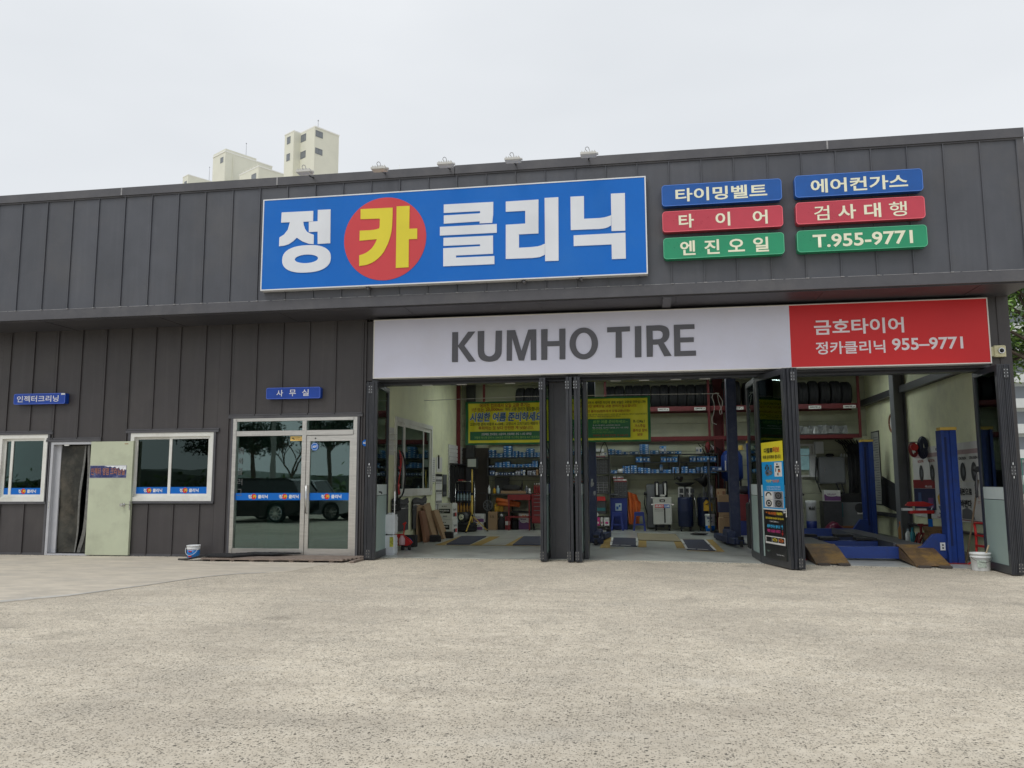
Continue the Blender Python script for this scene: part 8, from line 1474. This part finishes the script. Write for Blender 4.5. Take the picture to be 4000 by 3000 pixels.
k3 = (5.777,5.905,1.754,2.138); t = thing('grease_gun', 'chrome grease gun hanging at the end of the wall bracket', 'grease gun', ((k3[0]+k3[1])/2, 3.55, k3[2])); c_ = (k3[0]+k3[1])/2; b = MB(); b.cyl((c_,3.55,k3[2]+.08),(c_,3.55,k3[3]-.08),.028,.028,12); b.build('barrel', CHROME, t, True); b = MB(); b.cyl((c_,3.55,k3[3]-.08),(c_,3.55,k3[3]),.034,.03,10); b.tube([(c_,3.55,k3[3]-.03),(c_-.08,3.55,k3[3]-.05),(c_-.09,3.55,k3[3]-.22)], .010, 6); b.cyl((c_,3.55,k3[2]),(c_,3.55,k3[2]+.08),.015,.025,8); b.build('head', BLACK, t)
k4 = [(5.744,3.5,1.735),(5.76,3.5,1.288),(5.77,3.5,1.029),(5.701,3.5,0.762)]
t = thing('wheel_stand_tool', 'steel rod hanging with orange end caps beside the tyre posters', 'rod', k4[3]); b = MB(); b.cyl(k4[0], k4[1], .032, .034, 10); b.build('sleeve', GREYST, t, True); b = MB(); b.cyl(k4[1], k4[2], .008, .008, 6); b.cyl(k4[2], k4[3], .008, .008, 6); b.build('rod', CHROME, t); b = MB(); b.cyl((k4[2][0],3.47,k4[2][2]),(k4[2][0]+.0,3.53,k4[2][2]),.035,.035,10); b.build('end_cap', INKO, t)
# engine stand with red arms
es = (5.3, 2.4); ez = fl(es[0], es[1]); ek = (.73, .92, .79)
ES = thing('alignment_stand', 'black post stand with red and white clamp arms and orange knobs', 'stand', (es[0], es[1], ez)); X, Yy = es[0], es[1]
b = MB(); b.cyl((X,Yy,ez+.03),(X,Yy,ek[0]),.036,.036,12); b.cyl((X,Yy,ez),(X,Yy,ez+.03),.09,.09,16); b.build('post', BLACK, ES, True); bx('blue_sleeve', BLUES, ES, X-.038, X+.038, Yy-.040, Yy-.034, ek[0]-.25, ek[0]-.10)
b = MB(); b.prism([(X-.42,ek[1]-.04),(X-.36,ek[1]+.03),(X-.10,ek[1]+.035),(X+.08,ek[1]-.02),(X-.02,ek[1]-.06),(X-.38,ek[1]-.05)], Yy-.04, Yy+.04); b.box(X-.36,X+.10,Yy-.05,Yy+.05,ek[2]-.06,ek[2]-.0); b.build('clamp_arm', REDP, ES); b = MB(); b.box(X-.48,X-.30,Yy-.055,Yy+.055,ek[2]-.005,ek[2]+.04); b.box(X-.22,X-.06,Yy-.055,Yy+.055,ek[2]-.0,ek[2]+.035); b.box(X+.07,X+.16,Yy-.05,Yy+.05,ek[2]-.07,ek[2]+.0); b.build('clamp_jaw', PLASW, ES)
b = MB(); b.tube([(X+.12,Yy,ek[2]-.03),(X+.28,Yy-.1,ek[2]-.10),(X+.44,Yy-.15,ek[2]-.17)], .012, 6); b.build('lever', GREYST, ES); b = MB(); b.cyl((X+.42,Yy-.15,ek[2]-.19),(X+.50,Yy-.15,ek[2]-.16),.036,.036,10); b.cyl((X+.15,Yy-.02,ek[2]-.37),(X+.15,Yy+.04,ek[2]-.37),.04,.04,10); b.build('knob', INKO, ES)
# bottles, wood blocks, jack stands on the floor by the right wall
fq = [(5.5,4.9),(5.5,4.41),(5.5,4.12),(5.5,3.85),(5.5,3.58),(5.5,3.31),(5.45,2.45)]
for (p_, r_, h, m_, lab, cp) in ((fq[0],.055,.40,mat('amber_box',(0.35,0.16,0.04),.4),'orange and black bottle on the floor by the grey column',INKO), (fq[1],.06,.27,PLASW,'white spray bottle on the floor by the grey column',GLB), (fq[2],.05,.31,mat('teal_bottle',(0.03,0.25,0.33),.35),'teal spray bottle on the floor by the grey column',mat('teal_bottle',(0.03,0.25,0.33),.35)), (fq[3],.035,.24,BLACK,'slim dark can right of the teal bottle on the floor',PLASW)): bottle(p_[0], p_[1], .066, r_, h, m_, lab, cp, 'bottles by the grey column')
for p_, lab in ((fq[4], 'dark red jack stand leftmost beside the black post stand'), (fq[5], 'dark red jack stand close behind the black post stand')):
    x, y = p_[0], p_[1]; z = .066; t = thing('jack_stand', lab, 'jack stand', (x, y, z), group='dark red jack stands'); b = MB()
    for sx in (-1, 1):
        for sy in (-1, 1): b.bar((x+.11*sx, y+.11*sy, z), (x+.03*sx, y+.03*sy, z+.24), .035, .02)
    b.build('stand_leg', REDD, t); b = MB(); b.cyl((x,y,z+.20),(x,y,z+.38),.025,.025,10); b.box(x-.05,x+.05,y-.02,y+.02,z+.38,z+.42); b.build('saddle', REDD, t)
x, y = fq[6][0], fq[6][1]; z = .066; b = MB()
for k in range(5): b.box(x-.22+.02*(k%2), x+.22-.015*(k%3), y-.12, y+.14, z+.0+k*.085, z+.08+k*.085)
b.top('timber_blocks', mat('stacked_wood', (0.22,0.13,0.06), .8, 0, .3, 6, .4, 30), 'stack of brown timber blocks behind the front right lift post', 'wood blocks')
b = MB(); x, y = fq[6][0]-.42, fq[6][1]+.1; b.cbox(5.37, 5.60, 2.85, 3.15, .066, .27, .03); b.top('black_case', BLACK, 'black plastic case on the floor left of the timber blocks', 'case')
# broom, red dolly
g0, g1, g2 = [(5.442,1.146,-0.066),(5.62,0.852,1.354),(5.62,0.893,1.559)]
BRM = thing('broom', 'old mop with a long wooden handle leaning head up on the right wall', 'broom', g0); b = MB(); b.cyl((g0[0], g0[1], g0[2]+.01), g1, .016, .014, 8); b.build('handle', mat('worn_handle_wood', (0.20,0.15,0.10), .8), BRM)
b = MB(); rr = random.Random(6)
for k in range(60): a_ = rr.uniform(0,6.28); r_ = rr.uniform(.01,.10); b.bar((g1[0]-.02, g1[1]+.0, g1[2]+.12), (g1[0]-.04+.03*math.cos(a_), g1[1]+r_*1.2*math.cos(a_), g1[2]-.05-rr.uniform(.05,.26)), .012, .012)
b.cyl((g1[0]-.01,g1[1]-.06,g1[2]+.18),(g1[0]-.01,g1[1]+.06,g1[2]+.18),.05,.05,10); b.build('mop_head', DARKST, BRM)
m0 = [(5.6,1.153,0.601),(5.6,0.683,0.625),(5.6,0.975,0.168),(5.6,1.04,0.24),(5.6,0.691,0.267)]
b = MB(); zf0 = fl(5.5,.6); b.tube([(5.50, .84, zf0+.04), (5.55, .93, .40), (5.57, 1.02, .62), (5.57, .45, .64), (5.52, .38, .40), (5.46, .32, zf0+.04)], .02, 8); b.bar((5.53, .90, .25), (5.49, .36, .27), .035, .035); b.bar((5.55, .96, .42), (5.54, .40, .43), .03, .03); b.bar((5.50, .85, zf0+.10), (5.36, .85, zf0+.01), .03, .02); b.bar((5.47, .34, zf0+.10), (5.33, .34, zf0+.01), .03, .02); b.top('hand_truck', REDP, 'red tubular hand truck leaning by the right wall', 'hand truck')
# right bay back wall: window, boxes, cabinet, machine
RWN = (3.942,4.411,1.458,2.317); t = thing('back_window', 'small white-framed window with bluish glass low on the back wall', 'window', ((RWN[0]+RWN[1])/2, 8.06, RWN[2])); x0_, x1_, z0_, z1_ = RWN
b = MB(); b.box(x0_,x1_,8.03,8.09,z1_-.05,z1_); b.box(x0_,x1_,8.03,8.09,z0_,z0_+.05); b.box(x0_,x0_+.05,8.03,8.09,z0_+.05,z1_-.05); b.box(x1_-.05,x1_,8.03,8.09,z0_+.05,z1_-.05); b.box((x0_+x1_)/2+.10,(x0_+x1_)/2+.16,8.025,8.09,z0_+.05,z1_-.05); b.build('frame', PVC, t)
r_ = (4.004,4.277,1.643,2.191); bx('pane', mat('self_lit_window_pane', (0.20,0.32,0.33), .15, 0, .5, 4, emit=(0.20,0.36,0.38), es=.22), t, r_[0], r_[1], 8.035, 8.045, r_[2], r_[3]); b = MB(); b.box(r_[0],r_[1],8.028,8.034,(r_[2]+r_[3])/2+.08,(r_[2]+r_[3])/2+.10); b.build('glazing_bar', PVC, t)  # pane glows by itself: daylight from outside is put in as emission
r_ = (4.258,4.429,1.457,2.041); b = MB(); b.box(r_[0],r_[1],7.95,8.09,r_[2],r_[3]); b.top('wall_box', PLASW, 'tall white box column beside the small back window', 'box')
r_ = (4.401,4.617,2.059,2.369); t = thing('junction_box', 'white junction box with a cover above the grey cabinet', 'junction box', ((r_[0]+r_[1])/2, 7.98, r_[2])); bx('case', PLASW, t, r_[0], r_[1], 7.92, 8.09, r_[2], r_[3], c=.01); bx('lid', PLASW, t, r_[0]+.015, r_[1]-.015, 7.91, 7.92, r_[2]+.02, r_[3]-.02)
r_ = (4.459,5.095,1.285,1.97); t = thing('electrical_cabinet', 'square dark grey electrical cabinet on the back wall of the right bay', 'cabinet', ((r_[0]+r_[1])/2, 7.95, r_[2])); bx('case', GREYST, t, r_[0], r_[1], 7.82, 8.09, r_[2], r_[3], c=.01); bx('door', GREYST, t, r_[0]+.03, r_[1]-.03, 7.805, 7.82, r_[2]+.03, r_[3]-.03); bx('latch', CHROME, t, r_[0]+.12, r_[0]+.135, 7.795, 7.805, (r_[2]+r_[3])/2-.05, (r_[2]+r_[3])/2+.06)
for k in range(4): bottle(r_[0]+.58+k*.07, 7.9, r_[3], .025, .09, PLASW, f"{['first','second','third','fourth'][k]} small white bottle from the left on the grey electrical cabinet", PLASW, 'small bottles on the electrical cabinet')
lump('headset', 'black round lamp lying on top of the electrical cabinet', 'lamp', (r_[0]+.30, 7.9, r_[3]), .09, .08, .045, BLACK, 19)
b = MB(); 
for k in range(10): x = r_[1]+.08+.055*k; b.tube([(x-.25+.02*k, 8.0, 2.40), (x-.1, 7.9, 2.28), (x, 7.8+.02*(k%3), 2.0), (x+.02*math.sin(k), 7.75, 1.4+.05*(k%4)), (x-.02, 7.8, 1.0+.06*(k%5))], .022 if k % 2 else .014, 6)
b.top('hanging_hoses', BLACK, 'bundle of black hoses hanging beside the grey electrical cabinet', 'hose')
b = MB(); b.cbox(r_[1]+.12, r_[1]+.62, 7.85, 8.08, 1.05, 2.30, .04); b.top('work_coat', mat('dark_coat', (0.02,0.022,0.026), .9, 0, .3, 6, .6, 10), 'dark work coats hanging in the corner of the right bay', 'coat')
b = MB(); b.tube([(r_[0]-.05,7.85,r_[3]-.0),(r_[0]-.10,7.8,1.4),(r_[0]-.0,7.75,1.08),(r_[0]+.3,7.7,.98),(r_[0]+.5,7.72,1.05)], .018, 6); b.tube([(r_[0]+.4,7.82,r_[2]),(r_[0]+.5,7.75,.98),(r_[0]+.62,7.7,.92)], .02, 6); b.tube([(r_[1]-.1,7.82,r_[2]),(r_[1]-.05,7.75,.95),(r_[1]+.2,7.7,.88)], .02, 6); b.top('power_cable', BLACK, 'black power cables looping under the electrical cabinet', 'cable')
r_ = (4.695,5.479,0.263,0.88); t = thing('wheel_balancer', 'grey wheel balancer machine with a black top and white labels', 'machine', ((r_[0]+r_[1])/2, 7.6, fl(4.5,7.4))); x0_, x1_, z0_, z1_ = r_
bx('cabinet', GREYST, t, x0_, x1_, 7.4, 7.95, fl(4.5,7.4)+.1, z1_-.06, c=.02); b = MB(); b.prism([(x0_-.02,z1_-.06),(x1_+.04,z1_-.06),(x1_+.0,z1_+.03),(x1_-.14,z1_+.16),(x0_+.30,z1_+.16),(x0_+.06,z1_+.03),(x0_-.02,z1_+.02)], 7.42, 7.9); b.build('hood', BLACK, t); b = MB(); b.cyl((x0_+.60,7.40,z1_-.20),(x0_+.60,7.392,z1_-.20),.12,.12,20); b.build('badge', DARKST, t)
for k in range(3): bx('label', PAPER, t, x1_-.25, x1_-.10, 7.393, 7.398, z1_-.17-.09*k, z1_-.10-.09*k)
bx('teal_pocket', mat('teal_pocket', (0.02,0.12,0.14), .5), t, x0_+.0, x0_+.20, 7.385, 7.397, z1_-.42, z1_-.08); lump('glove_pair', 'white gloves on the wheel balancer hood', 'gloves', (x0_+.32, 7.5, z1_+.035), .06, .05, .025, PAPER, 2)
r_ = (4.382,4.819,0.873,1.121); zz = r_[2]+.0; purple_carton('white and purple carton on the clutter beside the wheel balancer', r_[0]+.05, r_[1], zz-.02, r_[3], 7.25, .25, False); cs = thing('steel_cart', 'dark steel cart carrying the purple carton in the right bay', 'cart', (r_[0]+.3, 7.4, fl(4,7.3))); bx('cart_body', DARKST, cs, r_[0]+.02, r_[1]+.02, 7.25, 7.7, fl(4,7.3)+.08, zz-.022)
for x in (r_[0]+.08, r_[1]-.05): b = MB(); b.cyl((x,7.3,fl(4,7.3)+.045),(x+.03,7.3,fl(4,7.3)+.045),.045,.045,10); b.build('castor', BLACK, cs)
lump('red_bag', 'crumpled dark magenta plastic bag on the floor in the right bay', 'bag', (4.46, 6.55, fl(4,6.6)), .20, .15, .17, mat('magenta_bag', (0.13,0.012,0.04), .35, 0, .4, 9, .8, 14), 13)
q = (3.947,4.2,0.34,0.863); c_, r_ = (q[0]+q[1])/2, (q[1]-q[0])/2; zz = fl(3.6,6.9); hh = q[3]-zz; t = thing('oil_bucket', 'white and blue oil bucket behind the folded doors in the right bay', 'bucket', (c_, 7.1, zz)); b = MB(); b.lathe(c_, 7.1, [(r_*.92, zz), (r_*.98, zz+hh*.9), (r_*1.04, zz+hh*.92), (r_*1.04, zz+hh), (r_*.9, zz+hh+.01)], 24); b.build('bucket_body', PLASW, t, True); b = MB(); b.lathe(c_, 7.1, [(r_*.945, zz+.05), (r_*.985, zz+hh*.4)], 24); b.build('blue_band', DBLUE, t, True); textf('Mobil', t, INK, c_-r_*.6, c_+r_*.5, zz+hh*.72, zz+hh*.84, 7.1-r_*1.01, bold=.04)
q = (3.843,4.114,1.219,1.465); TCH = thing('tyre_changer', 'dark tyre changing machine with a chrome column behind the folded doors', 'machine', (3.35, 7.0, fl(3.3,7.0))); zz = fl(3.3,7)
bx('body', GREYST, TCH, 3.0, 3.62, 6.9, 7.4, zz, zz+.62, c=.03); b = MB(); b.lathe(3.3, 7.1, [(.08, zz+.62), (.08, zz+.72), (.30, zz+.74), (.30, zz+.78), (.05, zz+.80)], 20); b.build('turntable', BLACK, TCH, True); b = MB(); b.cyl((3.48,7.1,zz+.6),(3.48,7.1,zz+1.35),.035,.035,12); b.cyl((3.48,7.1,zz+.68),(3.48,7.1,zz+.95),.06,.06,12); b.build('chrome_column', CHROME, TCH, True)
b = MB(); b.cbox(3.0,3.5,7.35,7.75,zz+.62,zz+1.55,.04); b.bar((3.2,7.3,zz+1.45),(3.62,7.1,zz+1.50),.08,.08); b.bar((3.55,7.05,zz+1.3),(3.9,7.0,zz+.95),.07,.05); b.build('tilt_arm', BLACK, TCH); textf('26.1', TCH, INKW, 3.40, 3.56, zz+.42, zz+.47, 6.895)
q = (4.348,5.248,0.197,0.315); b = MB(); zz = fl(4.5,6.7); b.box(q[0], q[1], 6.7, 6.82, zz+.10, zz+.24); b.box(q[0]+.1, q[1]-.6, 6.7, 6.82, zz, zz+.10); b.top('support_beam', mat('worn_orange_beam', (0.24,0.10,0.03), .6, 0, .3, 5), 'worn orange beam lying before the wheel balancer', 'beam')
fe = (5.974,8.067,0.02); zz = fl(fe[0],fe[1]); FE = thing('fire_extinguisher', 'small dark red fire extinguisher on the floor by the right wall', 'extinguisher', (fe[0],fe[1],zz)); b = MB(); b.lathe(fe[0]+.1, fe[1], [(.06,zz),(.065,zz+.03),(.065,zz+.36),(.03,zz+.42)], 14); b.build('cylinder', REDD, FE, True); b = MB(); b.cyl((fe[0]+.1,fe[1],zz+.42),(fe[0]+.1,fe[1],zz+.50),.02,.02,8); b.bar((fe[0]+.06,fe[1],zz+.50),(fe[0]+.16,fe[1],zz+.52),.02,.02); b.build('valve', BLACK, FE); bx('label', PAPER, FE, fe[0]+.06, fe[0]+.14, fe[1]-.069, fe[1]-.064, zz+.2, zz+.3)
# ---- lit ceiling panels hung across the bays
LEDM = mat('lit_ceiling_panel', (0.8,0.8,0.8), .5, emit=(0.92,1.0,0.97), es=9.0)
clx = [-3.531,-2.68,-0.83,0.081,1.006] + [3.2, 4.5]
for k, x in enumerate(clx):
    t = thing('ceiling_light', f"{ORD[k]} lit ceiling panel from the left inside the garage bays", 'ceiling light', (x, 5.6, 4.06), group='ceiling panels in the bays')
    bx('light_housing', PLASW, t, x-.16, x+.16, 4.9, 6.3, 4.035, 4.08); bx('light_panel', LEDM, t, x-.14, x+.14, 4.92, 6.28, 4.028, 4.035)
    b = MB(); [b.cyl((x, y, 4.08), (x, y, 5.70), .006, .006, 5) for y in (5.1, 6.1)]; b.build('hanger_rod', DARKST, t)
flush_text()
